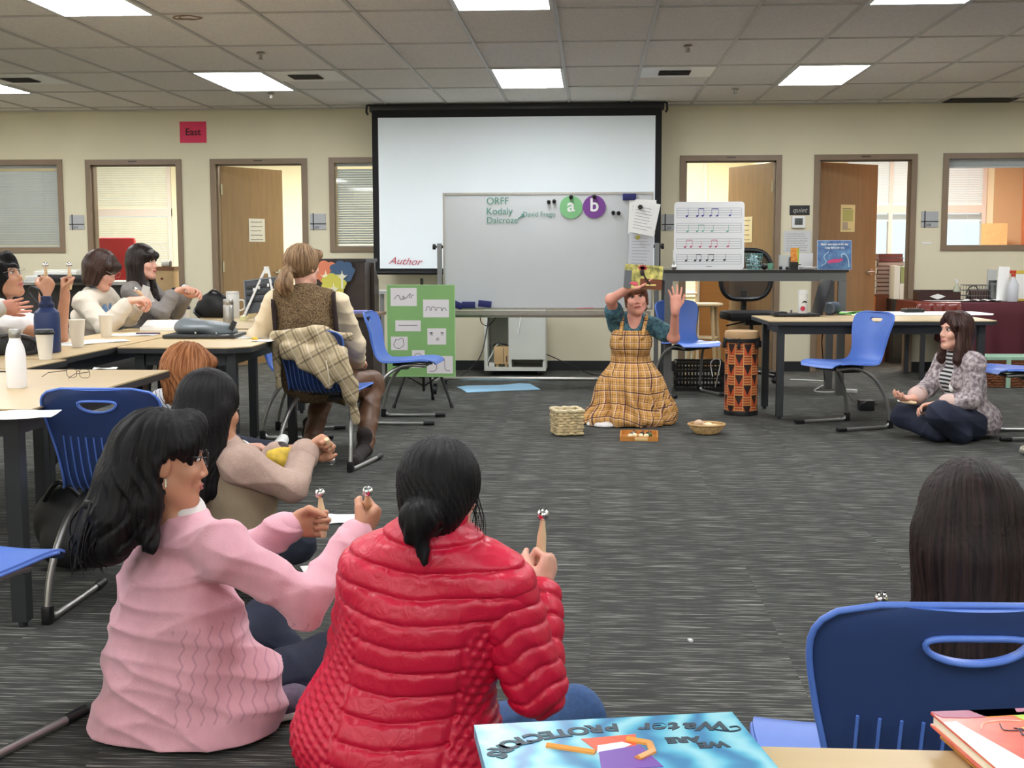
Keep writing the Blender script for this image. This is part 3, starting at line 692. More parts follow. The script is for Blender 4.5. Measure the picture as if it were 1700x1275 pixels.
def magnet_clip(px, py, lab, r=.017, Y=Yw-.008):
    c = at(px, py, Y); t = thing('magnet_clip', lab, 'magnet clip', c, 0, 'black magnet clips on the whiteboard')
    B().cyl((0, 0, 0), (0, -.008, 0), r).build('magnet', M_BLACK, t); B().box((0, -.018, -.004), (r*1.4, .02, r*1.7), bev=.003, rot=(.3, 0, 0)).build('jaw', M_BLACK, t)
for px, py, lab in ((911, 335, 'left black clip of the pair left of the green letter disc'), (920, 334, 'right smaller clip of the pair left of the green letter disc'), (1018, 353, 'left black clip of the pair right of the purple letter disc'), (1027, 353.5, 'right black clip of the pair right of the purple letter disc')): magnet_clip(px, py, lab)
for px, py, ch, m, m2, lab in ((948, 344, 'a', mat('pale_green_disc', (160, 206, 160), .5), mat('pale_green_edge', (120, 180, 124), .5), 'pale green paper disc with a white letter a on the whiteboard'), (986.5, 343.5, 'b', mat('purple_disc', (140, 84, 160), .5), mat('purple_edge', (112, 56, 136), .5), 'purple paper disc with a white letter b on the whiteboard')):
    c = at(px, py, Yw-.012); t = thing('letter_disc', lab, 'paper disc', c, 0, 'letter discs clipped on the whiteboard')
    B().cyl((0, 0, 0), (0, -.003, 0), .098, n=48).build('disc', m, t); B().lathe([(.094, 0), (.1, 0), (.1, .005), (.094, .005)], n=48, M=Matrix.Rotation(PI/2, 4, 'X')).build('rim', m2, t)
    text('letter', ch, .16, facing(c+np.array([0, -.0045, .012])), M_INK, t, bold=.009, depth=.0004); text('letter', ch, .16, facing(c+np.array([0, -.0055, .012])), M_WHITE, t, bold=.003, depth=.0006)
    magnet_clip(px, py-17, 'black clip holding the %s letter disc' % ('green' if ch == 'a' else 'purple'), .018, Yw-.018)
M_ERAS = mat('blue_felt', (24, 36, 118), .8, noise=.08, nscale=80)
def eraser(px, py, Y, lab, rz=0, tilt=0):
    t = thing('whiteboard_eraser', lab, 'eraser', at(px, py, Y), rz, 'blue whiteboard erasers'); M = Matrix.Rotation(tilt, 4, 'Y')
    B().box((0, -.008, 0), (.118, .02, .058), M=M, bev=.004).build('felt', M_ERAS, t); B().box((0, -.022, 0), (.112, .008, .052), M=M, bev=.002).build('back', mat('navy_plastic', (20, 28, 92), .5), t)
eraser(1045, 327, Yw-.004, 'blue eraser stuck at the top right of the whiteboard'); eraser(778, 506, Yw-.04, 'blue eraser lying in the middle of the left tray group'); eraser(805, 504.5, Yw-.04, 'blue eraser on the tray, rightmost of three', 0, .1); eraser(757, 505, Yw-.04, 'blue eraser on the tray just right of the green board', 0, .4)
def sheet(lab, px, py, w_, h_, Y, tilt, rows, m=None, name='paper_sheet', cat='paper', group='papers hung at the right whiteboard edge', th=.004):
    c = at(px, py, Y); t = thing(name, lab, cat, c, 0, group); M = Matrix.Rotation(tilt, 4, 'Y')
    B().box((0, 0, 0), (w_, .0016, h_), M=M).build('sheet', m or M_PAPER, t, smooth=False)
    b = B()
    for k in range(rows):
        z = h_/2-h_*(.2+.65*k/max(1, rows-1)); l = w_*random.uniform(.5, .75); b.box((-w_*.38+l/2, -.0016, z), (l, .0006, th), M=M)
    if rows: b.build('printed_lines', mat('grey_print', (150, 152, 156), .8), t, smooth=False)
    return t
sheet('white printed sheet behind the tilted one on the whiteboard', 1066, 360, .235, .30, Yw-.02, .04, 7)
sheet('white printed sheet, tilted, held by a black round magnet', 1070, 362, .225, .285, Yw-.05, .20, 8)
sheet('long grey printed sheet hanging lowest at the whiteboard edge', 1064, 422, .215, .46, Yw-.03, .03, 12, mat('greyish_paper', (206, 208, 212), .8))
for px, py, m, lab in ((1063, 344, M_BLACK, 'black round magnet on the tilted white sheet'), (1059, 394, mat('olive_magnet', (158, 148, 70), .5), 'olive round magnet on the hanging grey sheet')):
    c = at(px, py, Yw-.058); tag(B().cyl((0, 0, 0), (0, -.01, 0), .021, n=24).build('round_magnet', m), lab, 'magnet').location = c
# white av console behind the board
def console():
    Yc = 12.3; a = at(804, 617, Yc); c = at(906, 617, Yc); zt = at(850, 520, Yc)[2]; x0, x1, zb = a[0], c[0], .05; w_ = x1-x0; h_ = zt
    t = thing('media_console', 'white media console under the whiteboard with one open bay', 'cabinet', ((x0+x1)/2, Yc, 0)); W_ = w_/2
    m = mat('console_white', (214, 216, 206), .5); split = -W_+w_*.42
    B().mm((-W_, 0, zb), (W_, .45, zb+.035)).mm((-W_, 0, zb+.035), (-W_+.03, .45, h_)).mm((W_-.03, 0, zb+.035), (W_, .45, h_)).mm((split-.015, 0, zb+.035), (split+.015, .45, h_)).mm((-W_+.03, .43, zb+.035), (W_-.03, .45, h_)).mm((-W_, 0, h_), (W_, .45, h_+.03)).build('body', m, t, smooth=False)
    B().mm((split+.016, -.015, zb+.115), (W_-.004, .0, h_)).build('door', m, t, smooth=False)
    B().tube([(split+.11, -.02, h_-.02), (split+.10, -.05, h_-.12), (split+.085, -.05, h_-.2)], .008).build('handle', M_WHITE, t)
    b = B()
    for sx in (-1, 1): b.cyl((sx*(W_-.07)-.012, .06, .025), (sx*(W_-.07)+.012, .06, .025), .025)
    b.build('caster', M_BLACK, t)
    # things inside the bay
    cx = (x0+x1)/2
    t = thing('wooden_box', 'small pale wooden box with black cables on top inside the console', 'box', (cx-W_+.17, Yc+.12, zb+.035))
    B().box((0, 0, .115), (.15, .16, .17), bev=.004).build('box', mat('pale_wood', (206, 172, 124), .5, noise=.05, nscale=8), t); B().mm((.015, -.083, .04), (.019, -.079, .19)).mm((.045, -.083, .05), (.055, -.079, .11)).build('slot', M_INK, t, smooth=False)
    for sx in (-.045, .045): B().box((sx, 0, .015), (.03, .12, .03)).build('foot', M_MAPLE, t, smooth=False)
    tag(B().tube(smoothpath([(cx-W_+.08, Yc+.08, zb+.24), (cx-W_+.13, Yc+.06, zb+.275), (cx-W_+.2, Yc+.05, zb+.26), (cx-W_+.24, Yc+.07, zb+.245), (cx-W_+.17, Yc+.09, zb+.262)]), .006, 8).build('cable_bundle', M_BLACK), 'black cable bundle lying on the small wooden box', 'cable')
    tag(B().box((cx-W_+.07, Yc+.09, zb+.055), (.06, .06, .04), bev=.006).build('power_brick', M_WHITE), 'white power brick beside the small wooden box', 'adapter')
    o = B().box((cx-W_+.075, Yc+.12, zb+.17), (.012, .1, .22), rot=(0, .5, 0)).build('white_folder', M_WHITE, smooth=False); tag(o, 'white folder leaning in the console bay', 'folder')
console()
def cable(lab, pts, r=.005, m=None, name='cable'):
    tag(B().tube(smoothpath(pts, 8), r, 8).build(name, m or M_BLACK), lab, 'cable')
cable('black cable hanging under the whiteboard tray to the floor', [at(812, 524, 11.3), at(806, 560, 11.6), at(800, 585, 12), at(788, 605, 12.2), fl(760, 627, .006), fl(735, 634, .006)])
cable('black cable looping beneath the whiteboard tray', [at(797, 524, 11.3), at(799, 535, 11.3), at(808, 541, 11.3), at(817, 535, 11.3), at(823, 527, 11.3)], .004)
cable('black cable leaving the console to the right along the wall', [at(906, 588, 12.5), at(925, 596, 12.4), at(960, 612, 12.3), fl(985, 622, .006), fl(1010, 622, .006)])
# white stand behind the green board
t = thing('white_stand', 'white topped metal stand behind the green drawing board', 'stand', (fl(638, 626)[0]+.11, 11.95, 0))
B().mm((-.16, -.2, .83), (.42, .3, .855)).build('top', M_WHITE, t, smooth=False)
for sx in (-.14, .40):
    for sy in (-.18, .28): B().mm((sx-.02, sy-.02, 0), (sx+.02, sy+.02, .83)).build('leg', mat('pale_grey_metal', (200, 202, 200), .4, .3), t, smooth=False)
# dark lectern cabinet
M_DKWOOD = wood_mat('dark_wood', (50, 40, 36), (72, 58, 50), 2, .4)
c0 = at(525, 430, 11.2); c1 = at(603, 430, 11.2)
t = thing('dark_cabinet', 'tall dark wooden cabinet left of the green board', 'cabinet', ((c0[0]+c1[0])/2-.05, 11.5, 0)); W_ = (c1[0]-c0[0])/2+.06; H_ = c0[2]
B().mm((-W_, -.28, .04), (W_, .28, H_-.03)).build('body', M_DKWOOD, t, smooth=False); B().mm((-W_-.015, -.3, H_-.03), (W_+.015, .3, H_)).build('top', mat('dark_trim', (40, 34, 32), .4), t, smooth=False)
B().poly([(.28, 0), (.52, 0), (.52, H_-.2), (.28, H_-.04)], .03, Matrix.Translation((W_+.02, -.28, 0)) @ Matrix(((0, 0, 1, 0), (1, 0, 0, 0), (0, 1, 0, 0), (0, 0, 0, 1)))).build('side_wing', M_DKWOOD, t, smooth=False)
B().mm((-W_+.02, -.27, 0), (W_-.02, .27, .04)).build('plinth', M_BLACK, t, smooth=False)
# brown side table with purple book near the blue chair
t = thing('side_table', 'brown side table behind the empty blue chair', 'table', (at(590, 530, 10.3)[0], 10.3, 0)); B().mm((-.28, -.25, .70), (.22, .25, .725)).build('top', mat('brown_top', (120, 96, 74), .4), t, smooth=False)
B().mm((-.24, -.2, 0), (.18, .22, .70)).build('cabinet_base', M_DKWOOD, t, smooth=False)
tag(B().box((at(590, 526, 10.2)[0]-.02, 10.2, .737), (.24, .18, .02), rz=.2).build('purple_folder', mat('lilac_cover', (126, 128, 190), .6)), 'lilac folder lying on the brown side table', 'folder')
# tree shaped cut-outs standing in front of the cabinet
def tree_cut(px, py, Y, m, lab, w_=.165):
    c = at(px, py, Y); t = thing('tree_cutout', lab, 'paper tree', c, 0, 'paper trees on the dark cabinet'); b = B()
    b.poly([(w_*(.60+.12*abs(math.cos(3.5*a)))*math.cos(a), w_*(.46+.1*abs(math.cos(3.5*a)))*math.sin(a)-(.12*w_ if math.sin(a) < -.3 else 0)) for a in np.linspace(0, 2*PI, 71)[:-1]], .006, Matrix.Translation((0, -.003, .02)) @ Matrix.Rotation(PI/2, 4, 'X'))
    b.build('crown', m, t)
    b = B().poly([(-.02, -.75), (.02, -.75), (.016, -.3), (.10, -.1), (.05, -.12), (.012, -.05), (0, .12), (-.012, -.05), (-.06, -.14), (-.10, -.08), (-.016, -.3)], .008, Matrix.Translation((0, -.008, 0)) @ Matrix.Rotation(PI/2, 4, 'X') @ Matrix.Diagonal((w_*3, w_*1.15, 1, 1)))
    b.build('trunk', mat('cream_card', (236, 232, 206), .7), t, smooth=False)
tree_cut(541, 453, 11.17, mat('coral_card', (226, 134, 100), .7), 'orange paper tree at the left of the trio on the cabinet'); tree_cut(568, 453, 11.155, mat('slate_blue_card', (70, 96, 128), .7), 'blue paper tree at the right of the trio on the cabinet'); tree_cut(554, 474, 11.15, mat('yellow_card', (216, 208, 92), .7), 'yellow paper tree at the bottom of the trio on the cabinet')
# green drawing board on a tripod easel
def green_board():
    Y = 9.75; a = at(643, 474, Y); c = at(754, 474, Y); zb = at(700, 624, Y)[2]; x0, x1, zt = a[0], c[0], a[2]; W_ = (x1-x0)/2; cx = (x0+x1)/2; H_ = zt-zb
    t = thing('green_display_board', 'green display board with seven line drawings', 'display board', (cx, Y, zb), 0)
    B().mm((-W_, -.004, 0), (W_, .004, H_)).build('board', mat('green_board', (132, 178, 110), .7, noise=.02, nscale=4), t, smooth=False)
    B().mm((-W_-.006, -.006, -.006), (-W_, .006, H_+.006)).mm((W_, -.006, -.006), (W_+.006, .006, H_+.006)).mm((-W_, -.006, H_), (W_, .006, H_+.006)).mm((-W_, -.006, -.006), (W_, .006, 0)).build('edge', mat('light_green_edge', (160, 204, 140), .6), t, smooth=False)
    fx = lambda px: (px-100)/(928-100)*2*W_-W_     # from the close-up measured on the photo
    fz = lambda py: H_-(py-95)/(1230-95)*H_
    drawings = [((140, 125, 465, 352), [[(185, 270), (215, 225), (245, 222), (262, 262), (290, 270), (310, 245), (303, 225), (290, 235), (303, 258), (335, 248), (372, 205), (390, 200), (372, 240), (395, 245), (410, 215), (432, 215)]]),
                ((543, 270, 862, 493), [[(570, 405), (588, 400), (590, 365), (625, 365), (628, 400), (645, 402), (650, 365), (688, 368), (690, 402), (712, 402), (715, 372), (765, 375), (768, 405), (785, 400), (790, 375), (815, 378), (820, 400), (838, 405)]]),
                ((195, 530, 512, 668), [[(235, 593), (470, 593)]]),
                ((592, 630, 824, 834), [[(640, 680), (630, 720)], [(640, 680), (655, 720)], [(615, 690), (640, 680), (662, 690)], [(775, 680), (762, 718)], [(775, 680), (790, 718)], [(755, 690), (775, 680), (798, 690)], [(720, 745), (700, 780)], [(720, 745), (738, 780)], [(718, 790), (716, 770)]]),
                ((138, 735, 346, 905), [[(200, 770), (232, 775), (262, 755), (290, 765), (292, 795), (300, 830), (285, 855), (262, 870), (235, 885), (200, 875), (175, 850), (178, 820), (190, 795), (200, 770)]]),
                ((398, 905, 556, 1126), [[(430, 1000), (440, 960), (475, 945), (510, 960), (525, 1000)]]),
                ((584, 978, 906, 1198), [[(615, 1170), (680, 1165), (702, 1130), (705, 1010), (745, 990), (790, 1005), (802, 1040), (805, 1130), (830, 1162), (870, 1160)]])]
    for (xa, ya, xb, yb), lines in drawings:
        s = B().mm((fx(xa), -.0065, fz(yb)), (fx(xb), -.0045, fz(ya))).build('drawing_sheet', mat('drawing_paper', (226, 222, 222), .8), t, smooth=False)
        b = B()
        for ln in lines: b.tube([(fx(x), -.0072, fz(y)) for x, y in (ln if len(ln) < 3 else [(p.x, p.y) for p in smoothpath([(x, y, 0) for x, y in ln], 3)])], .0022, 5)
        b.build('line_drawing', mat('pencil_grey', (96, 92, 96), .7), s)
    e = thing('tripod_easel', 'black folding tripod easel holding the green board', 'easel', (cx, Y+.12, 0))
    B().cyl((0, 0, .12), (0, -.06, 1.02), .012).build('mast', M_BLACK, e)
    for ex, ey in ((-.22, -.15), (.24, -.12), (.02, .42)):
        B().tube([(0, -.02, .66), (ex, ey, .008)], .011).cyl((ex, ey, 0), (ex*.97, ey*.97, .03), .015).tube([(0, 0, .16), (ex*.62, ey*.62, .26)], .006).build('leg', M_BLACK, e)
    B().mm((-.14, -.115, zb-.01), (.14, -.09, zb+.0)).mm((-.02, -.11, zb-.02), (.02, 0, zb-.005)).build('ledge', M_BLACK, e, smooth=False)
green_board()
# wall items at the right
t, w_, h_, c = panel('wall_thermostat', 'white square thermostat under the small black sign', 'thermostat', 1315, 359, 1336, 378, WY-.018, M_WHITE, .035)
B().box((0, -.02, .004), (w_*.62, .006, h_*.58), bev=.002).build('screen', mat('dark_display', (70, 78, 76), .3), t)
t, w_, h_, c = panel('black_sign', 'small black slanted sign with pale writing on the wall', 'sign', 1311, 341, 1344, 357, WY-.004, M_BLACK, .003)
text('lettering', 'quiet', .07, facing((c[0], c[1]-.003, c[2])), mat('pale_chalk', (170, 168, 160)), t, shear=.3)
t = note('printed grey poster below the thermostat', 1301, 383, 1346, 419, WY-.003, mat('grey_poster', (206, 206, 204), .8), mat('grey_print', (150, 152, 156)), 8, name='wall_poster', cat='poster', th=.006)
t = note('small white label strip under the right room sign', 1531, 402, 1546, 405, WY-.003, M_PAPER, M_INK, 0)
# ================================================================ right side
# standing desk with its load
Yd = 10.75; DZ = 1.068
a = at(1102, 450, Yd); c = at(1409, 450, Yd); dcx = (a[0]+c[0])/2; W_ = (c[0]-a[0])/2
desk = thing('standing_desk', 'tall black topped grey steel desk against the wall', 'desk', (dcx, Yd, 0))
B().mm((-W_, 0, DZ-.022), (W_, .62, DZ)).build('desktop', mat('black_laminate', (26, 22, 22), .3), desk, smooth=False)
M_DG = mat('grey_steel_paint', (104, 106, 106), .4, .3)
B().mm((-W_+.015, .015, DZ-.095), (W_-.015, .05, DZ-.023)).mm((-W_+.015, .56, DZ-.095), (W_-.015, .595, DZ-.023)).mm((-W_+.015, .05, DZ-.095), (-W_+.05, .56, DZ-.023)).mm((W_-.05, .05, DZ-.095), (W_-.015, .56, DZ-.023)).build('apron', M_DG, desk, smooth=False)
for sx in (-1, 1):
    for sy in (.045, .565): B().mm((sx*(W_-.045)-.032, sy-.03, 0), (sx*(W_-.045)+.032, sy+.03, DZ-.096)).build('leg', M_DG, desk, smooth=False)
def D(px, dy): return np.array([at(px, 440, Yd+dy)[0], Yd+dy, DZ])
def notation():
    Y = Yd+.12; a = at(1120, 334, Y); c = at(1237, 334, Y); W_ = (c[0]-a[0])/2; H_ = a[2]-DZ-.004; cx = (a[0]+c[0])/2
    t = thing('music_notation_board', 'white board with four staves of coloured notes on the desk', 'display board', (cx, Y, DZ)); M = Matrix.Rotation(-.06, 4, 'X')
    r = .03; pts = []
    for k, (sx, sz) in enumerate(((1, 1), (-1, 1), (-1, 0), (1, 0))):
        for q in range(5):
            an = k*PI/2+q*PI/8; pts.append((sx*(W_-r)+r*math.cos(an), (H_-r if sz else r)+r*math.sin(an)))
    R = M @ Matrix.Rotation(PI/2, 4, 'X')
    B().poly(pts, .012, R).build('board', mat('board_white', (236, 238, 240), .35), t, smooth=False)
    U = lambda zx, zy: ((zx-290)/(1118-290)*2*W_-W_, H_-(zy-75)/(880-75)*H_)
    b = B()
    for y0, y1 in ((150, 260), (330, 440), (515, 628), (700, 812)):
        for k in range(5):
            p, q = U(320, y0+(y1-y0)*k/4), U(1082, y0+(y1-y0)*k/4); b.box(((p[0]+q[0])/2, -.0068, p[1]), (q[0]-p[0], .0008, .0022), M=M)
        for xx in (320, 1082): p, q = U(xx, y0), U(xx, y1); b.box((p[0], -.0068, (p[1]+q[1])/2), (.0022, .0008, p[1]-q[1]), M=M)
    b.build('staff_lines', mat('staff_grey', (128, 130, 150), .7), t, smooth=False)
    rows = [((52, 52, 150), [(440, 245, 155), (562, 243, 158, 1), (626, 240, 158), (718, 240, 160, 1), (797, 240, 160), (945, 238, 165)]),
            ((120, 186, 164), [(448, 425, 345), (562, 422, 350, 1), (630, 420, 350), (738, 420, 350), (918, 425, 350)]),
            ((206, 96, 132), [(420, 612, 530, 1), (490, 608, 530), (597, 608, 545), (718, 606, 530, 1), (785, 606, 530), (925, 603, 520)]),
            ((34, 28, 52), [(433, 772, 705), (540, 770, 700, 1), (598, 770, 700), (680, 768, 700, 1), (746, 768, 700), (886, 765, 695)])]
    for col, notes in rows:
        b = B()
        for k, n in enumerate(notes):
            p = U(n[0], n[1]); s = U(n[0]+14, n[2]); b.sph((0, 0, 0), .0095, 12, (1.15, .15, .8), M=M @ Matrix.Translation((p[0], -.007, p[1])) @ Matrix.Rotation(-.5, 4, 'Y'))
            b.box((s[0], -.0068, (p[1]+s[1])/2), (.0028, .001, s[1]-p[1]), M=M)
            if len(n) > 3: q = U(notes[k+1][0]+14, n[2]); b.box(((s[0]+q[0])/2, -.0068, s[1]), (q[0]-s[0], .001, .006), M=M)
        b.build('music_notes', mat('note_%d' % col[0], col, .6), t, smooth=False)
    B().box((0, -.0068, .028), (.05, .0008, .004), M=M).build('small_print', M_INK, t, smooth=False)
    B().box((-.1, .075, .11), (.02, .012, .24), rot=(.45, 0, 0)).box((.1, .075, .11), (.02, .012, .24), rot=(.45, 0, 0)).build('stand', M_WHITE, t, smooth=False)
notation()
c = D(1119, .06); t = thing('silver_bell', 'round silver bell on the left end of the tall desk', 'bell', c)
B().sph((0, 0, .026), .026, 24).build('body', mat('chrome', (225, 225, 225), .08, 1), t); B().tube([(0, 0, .05), (.004, .0, .062), (0, 0, .074)], .005).build('knob', M_STEEL, t)
tag(B().mm((0, 0, 0), (.05, .003, .17)).build('white_card', M_PAPER, smooth=False), 'white card standing behind the left edge of the music board', 'card').location = tuple(D(1117, .25))
# teal mesh basket
M_TEAL = mat('teal_wire', (70, 150, 152), .4)
c = D(1251, .12); t = thing('teal_wire_basket', 'teal wire basket full of clips beside the music board', 'basket', c)
b = B()
for z, s in ((.003, .052), (.035, .056), (.07, .06), (.105, .064), (.135, .068)): b.tube([(-s, -.05, z), (s, -.05, z), (s, .05, z), (-s, .05, z)], .0022, 6, closed=True)
for k in range(7):
    f_ = -1+2*k/6
    for y in (-.05, .05): b.tube([(f_*.052, y, .003), (f_*.068, y, .135)], .0016, 5)
b.build('wire_frame', M_TEAL, t)
b = B(); rr = random.Random(3)
for k in range(26):
    p = Vector((rr.uniform(-.04, .04), rr.uniform(-.035, .035), rr.uniform(.015, .12))); q = Vector((rr.uniform(-1, 1), rr.uniform(-.5, .5), rr.uniform(-1, 1))).normalized()*.022; b.tube([p-q, p+q], .0045, 6)
b.build('clips', mat('silver_clips', (190, 208, 214), .3, .5), t)['kind'] = 'stuff'
for px, r, m, lab, dy in ((1269, .027, M_BLACK, 'black ball next to the teal basket', .1), (1296, .017, M_BLACK, 'small black ball right of the green cup', .05), (1307, .015, M_BLACK, 'smallest black ball in front of the acrylic box', .04)):
    c = D(px, dy); tag(B().sph((0, 0, r), r, 20).build('black_ball', m), lab, 'ball', None).location = tuple(c)
c = D(1279, .08); t = thing('green_cup', 'pale green cup with white inside on the tall desk', 'cup', c)
B().lathe([(.018, 0), (.023, .03), (.027, .055), (.025, .055), (.02, .028), (.012, .006)], n=24).build('cup', mat('mint_glaze', (112, 166, 140), .4), t); B().lathe([(.0, .046), (.024, .05), (.024, .052), (0, .05)], n=24).build('filling', M_WHITE, t)
c = D(1302, .16); t = thing('acrylic_box', 'clear acrylic box with grey card on the tall desk', 'box', c)
B().mm((-.045, -.03, 0), (.045, .03, .125)).build('box', mat('frosted_acrylic', (206, 212, 214), .2, alpha=.55), t, smooth=False)
c = D(1317, .14); t = thing('black_organiser', 'black desk organiser holding a yellow and orange book', 'organiser', c)
B().mm((-.035, -.04, 0), (.035, .04, .065)).mm((-.035, -.04, .065), (-.03, .04, .105)).mm((-.02, -.06, .04), (.055, .05, .048)).build('tray', M_BLACK, t, smooth=False)
B().mm((-.012, -.03, 0), (.03, .03, .012)).build('red_base', mat('red_plastic', (170, 40, 60), .4), t, smooth=False)
c = D(1319, .19); t = thing('yellow_picture_book', 'yellow and orange picture book standing in the organiser', 'book', c)
B().box((0, 0, .11), (.07, .012, .15), rot=(-.05, 0, 0)).build('cover', mat('yellow_cover', (224, 178, 62), .5, noise=.25, nscale=30, c2=(206, 90, 40)), t, smooth=False)
B().box((.03, -.002, .105), (.012, .014, .15)).build('green_edge', mat('lime_edge', (160, 190, 70), .5), t, smooth=False)
c = D(1340, .08); t = thing('paper_pile', 'small pile of white papers beside the blue picture book', 'paper', c)
for k in range(4): B().box((.003*k, 0, .003+.006*k), (.10-.004*k, .14, .004), rz=.15*k).build('sheet', M_PAPER if k % 2 else M_INK, t, smooth=False)
c = D(1334, .5); tag(B().mm((-.05, 0, 0), (.08, .004, .14)).build('grey_card', mat('grey_poster', (206, 206, 204)), smooth=False), 'grey card leaning at the back of the tall desk', 'card').location = tuple(c)
def blue_book():
    Y = Yd+.06; a = at(1358, 400, Y); q = at(1414, 400, Y); W_ = (q[0]-a[0])/2; H_ = a[2]-DZ; cx = (a[0]+q[0])/2
    t = thing('blue_picture_book', 'blue picture book with a pink fish standing on the tall desk', 'book', (cx, Y, DZ+.002)); M = Matrix.Rotation(-.08, 4, 'X')
    B().box((0, 0, H_/2), (2*W_, .012, H_), M=M).build('cover', mat('blue_cover', (62, 92, 146), .4, noise=.2, nscale=18, c2=(96, 140, 180)), t, smooth=False)
    B().box((0, 0, H_/2), (2*W_+.006, .008, H_+.006), M=M).build('cover_edge', mat('pale_edge', (190, 200, 226), .5), t, smooth=False)
    F_ = M @ Matrix.Rotation(PI/2, 4, 'X')
    for k, s in enumerate(('Maybe just scary in the day', 'I may fall in the sea')): text('title', s, .021, Matrix.Translation((cx, Y, DZ)) @ M @ Matrix.Translation((0, -.008, H_-.028-.03*k)) @ Matrix.Rotation(PI/2, 4, 'X'), M_WHITE, t, bold=.0008)
    B().poly([(-.07, 0), (-.045, .012), (-.01, .02), (.03, .018), (.05, .026), (.06, .012), (.045, 0), (.02, -.012), (-.03, -.014), (-.06, -.02)], .002, Matrix.Translation((.01, -.010, .07)) @ F_).build('fish', mat('pink_fish', (196, 66, 120), .5), t, smooth=False)
    b = B(); b.tube(smoothpath([(W_-.02, -.011, .02), (W_-.03, -.011, .09), (W_-.06, -.011, .13), (W_-.085, -.011, .12), (W_-.08, -.011, .10)], 5), .005, 6)
    b.build('wave', mat('pale_wave', (170, 200, 216), .5), t); b = B(); b.tube(smoothpath([(-W_+.03, -.011, .03), (-W_+.07, -.011, .06), (-W_+.05, -.011, .11), (-W_+.09, -.011, .15)], 5), .003, 6); b.build('wave', mat('pale_wave', (170, 200, 216), .5), t)
blue_book()
# office chair
c = fl(1250, 634); c[1] = 11.9; c[0] = at(1248, 500, 11.9)[0]
t = thing('office_chair', 'black mesh office chair behind the tall desk', 'chair', c, .12)
b = B()
for k in range(5):
    an = k*2*PI/5+.3; b.tube([(0, 0, .10), (.29*math.cos(an), .29*math.sin(an), .065)], .017); b.sph((.29*math.cos(an), .29*math.sin(an), .03), .03, 12)
b.build('star_base', M_BLACK, t); B().cyl((0, 0, .09), (0, 0, .40), .028).cyl((0, 0, .3), (0, 0, .56), .017).build('gas_lift', M_BLACK, t)
B().box((0, 0, .62), (.52, .48, .085), bev=.035).build('seat', mat('black_fabric', (16, 16, 18), .9), t)
B().tube([(.05, 0, .565), (.28, -.02, .55)], .007).tube([(-.05, 0, .565), (-.25, -.05, .53)], .007).box((0, 0, .56), (.16, .2, .05), bev=.01).build('lever', M_BLACK, t)
B().tube([(0, .22, .58), (0, .32, .62), (0, .31, .85)], .03).build('back_stem', M_BLACK, t)
ring = [(.245*math.copysign(abs(math.cos(a))**.6, math.cos(a)), .27-.03*abs(math.cos(a)), 1.0+.235*math.copysign(abs(math.sin(a))**.75, math.sin(a))) for a in np.linspace(0, 2*PI, 41)[:-1]]
B().tube(ring, .024, 10, closed=True).build('back_frame', M_BLACK, t)
mb = B(); q = [mb.bm.verts.new(Vector(p)) for p in ring]; mb.bm.faces.new(q); mb.build('back_mesh', mat('grey_mesh', (44, 42, 40), .9, alpha=.82), t)
# wooden stool
c = fl(1175, 632); t = thing('wooden_stool', 'pale round wooden stool behind the blue chair', 'stool', (at(1170, 500, 11.75)[0], 11.75, 0)); M_PINE = mat('pale_pine', (206, 178, 132), .5, noise=.05, nscale=8)
B().lathe([(.0, .715), (.165, .715), (.172, .73), (.165, .745), (0, .745)], n=36).build('seat', M_PINE, t)
for k in range(4):
    an = k*PI/2+.5; B().cyl((.20*math.cos(an), .20*math.sin(an), 0), (.12*math.cos(an), .12*math.sin(an), .715), .017).build('leg', M_PINE, t)
b = B()
for z in (.2, .42):
    r = .20-.08*z/.72
    for k in range(4): a1, a2 = k*PI/2+.5, (k+1)*PI/2+.5; b.cyl((r*math.cos(a1), r*math.sin(a1), z), (r*math.cos(a2), r*math.sin(a2), z), .011)
b.build('rung', M_PINE, t)
# oak shelf seen through the third door
c = at(1182, 520, 13.5); t = thing('oak_cupboard', 'oak cupboard seen through the third doorway', 'cupboard', (c[0], 13.55, 0)); M_OAK = wood_mat('oak', (168, 112, 56), (186, 130, 70), 2)
B().mm((-.16, -.2, 0), (.16, .2, 1.12)).build('body', M_OAK, t, smooth=False); B().mm((-.17, -.215, 0), (-.15, -.2, 1.13)).mm((-.28, -.15, .76), (-.16, .12, .78)).build('side_shelf', mat('white_shelf', (220, 214, 196), .5), t, smooth=False)
# black crate
c = fl(1160, 645); t = thing('black_crate', 'black slotted plastic crate under the tall desk', 'crate', (at(1160, 620, 11.15)[0], 11.15, 0))
b = B(); w2, d2, h2 = .205, .15, .26
b.mm((-w2, -d2, 0), (w2, d2, .012))
for z in (.012, .09, .17, .235):
    for y in (-d2, d2): b.mm((-w2, y-.004, z), (w2, y+.004, z+.025))
    for x in (-w2, w2): b.mm((x-.004, -d2, z), (x+.004, d2, z+.025))
for k in range(15):
    x = -w2+2*w2*k/14
    for y in (-d2, d2): b.mm((x-.006, y-.0035, 0), (x+.006, y+.0035, h2))
for k in range(11):
    y = -d2+2*d2*k/10
    for x in (-w2, w2): b.mm((x-.0035, y-.006, 0), (x+.0035, y+.006, h2))
b.build('basket', mat('glossy_black', (14, 15, 18), .35), t, smooth=False)
cable('white cable looped over the black crate', [at(1183, 625, 10.9), at(1180, 603, 10.98), at(1188, 596, 11.0), at(1196, 600, 10.95), at(1192, 622, 10.9), fl(1186, 648, .006)], .004, M_WHITE)
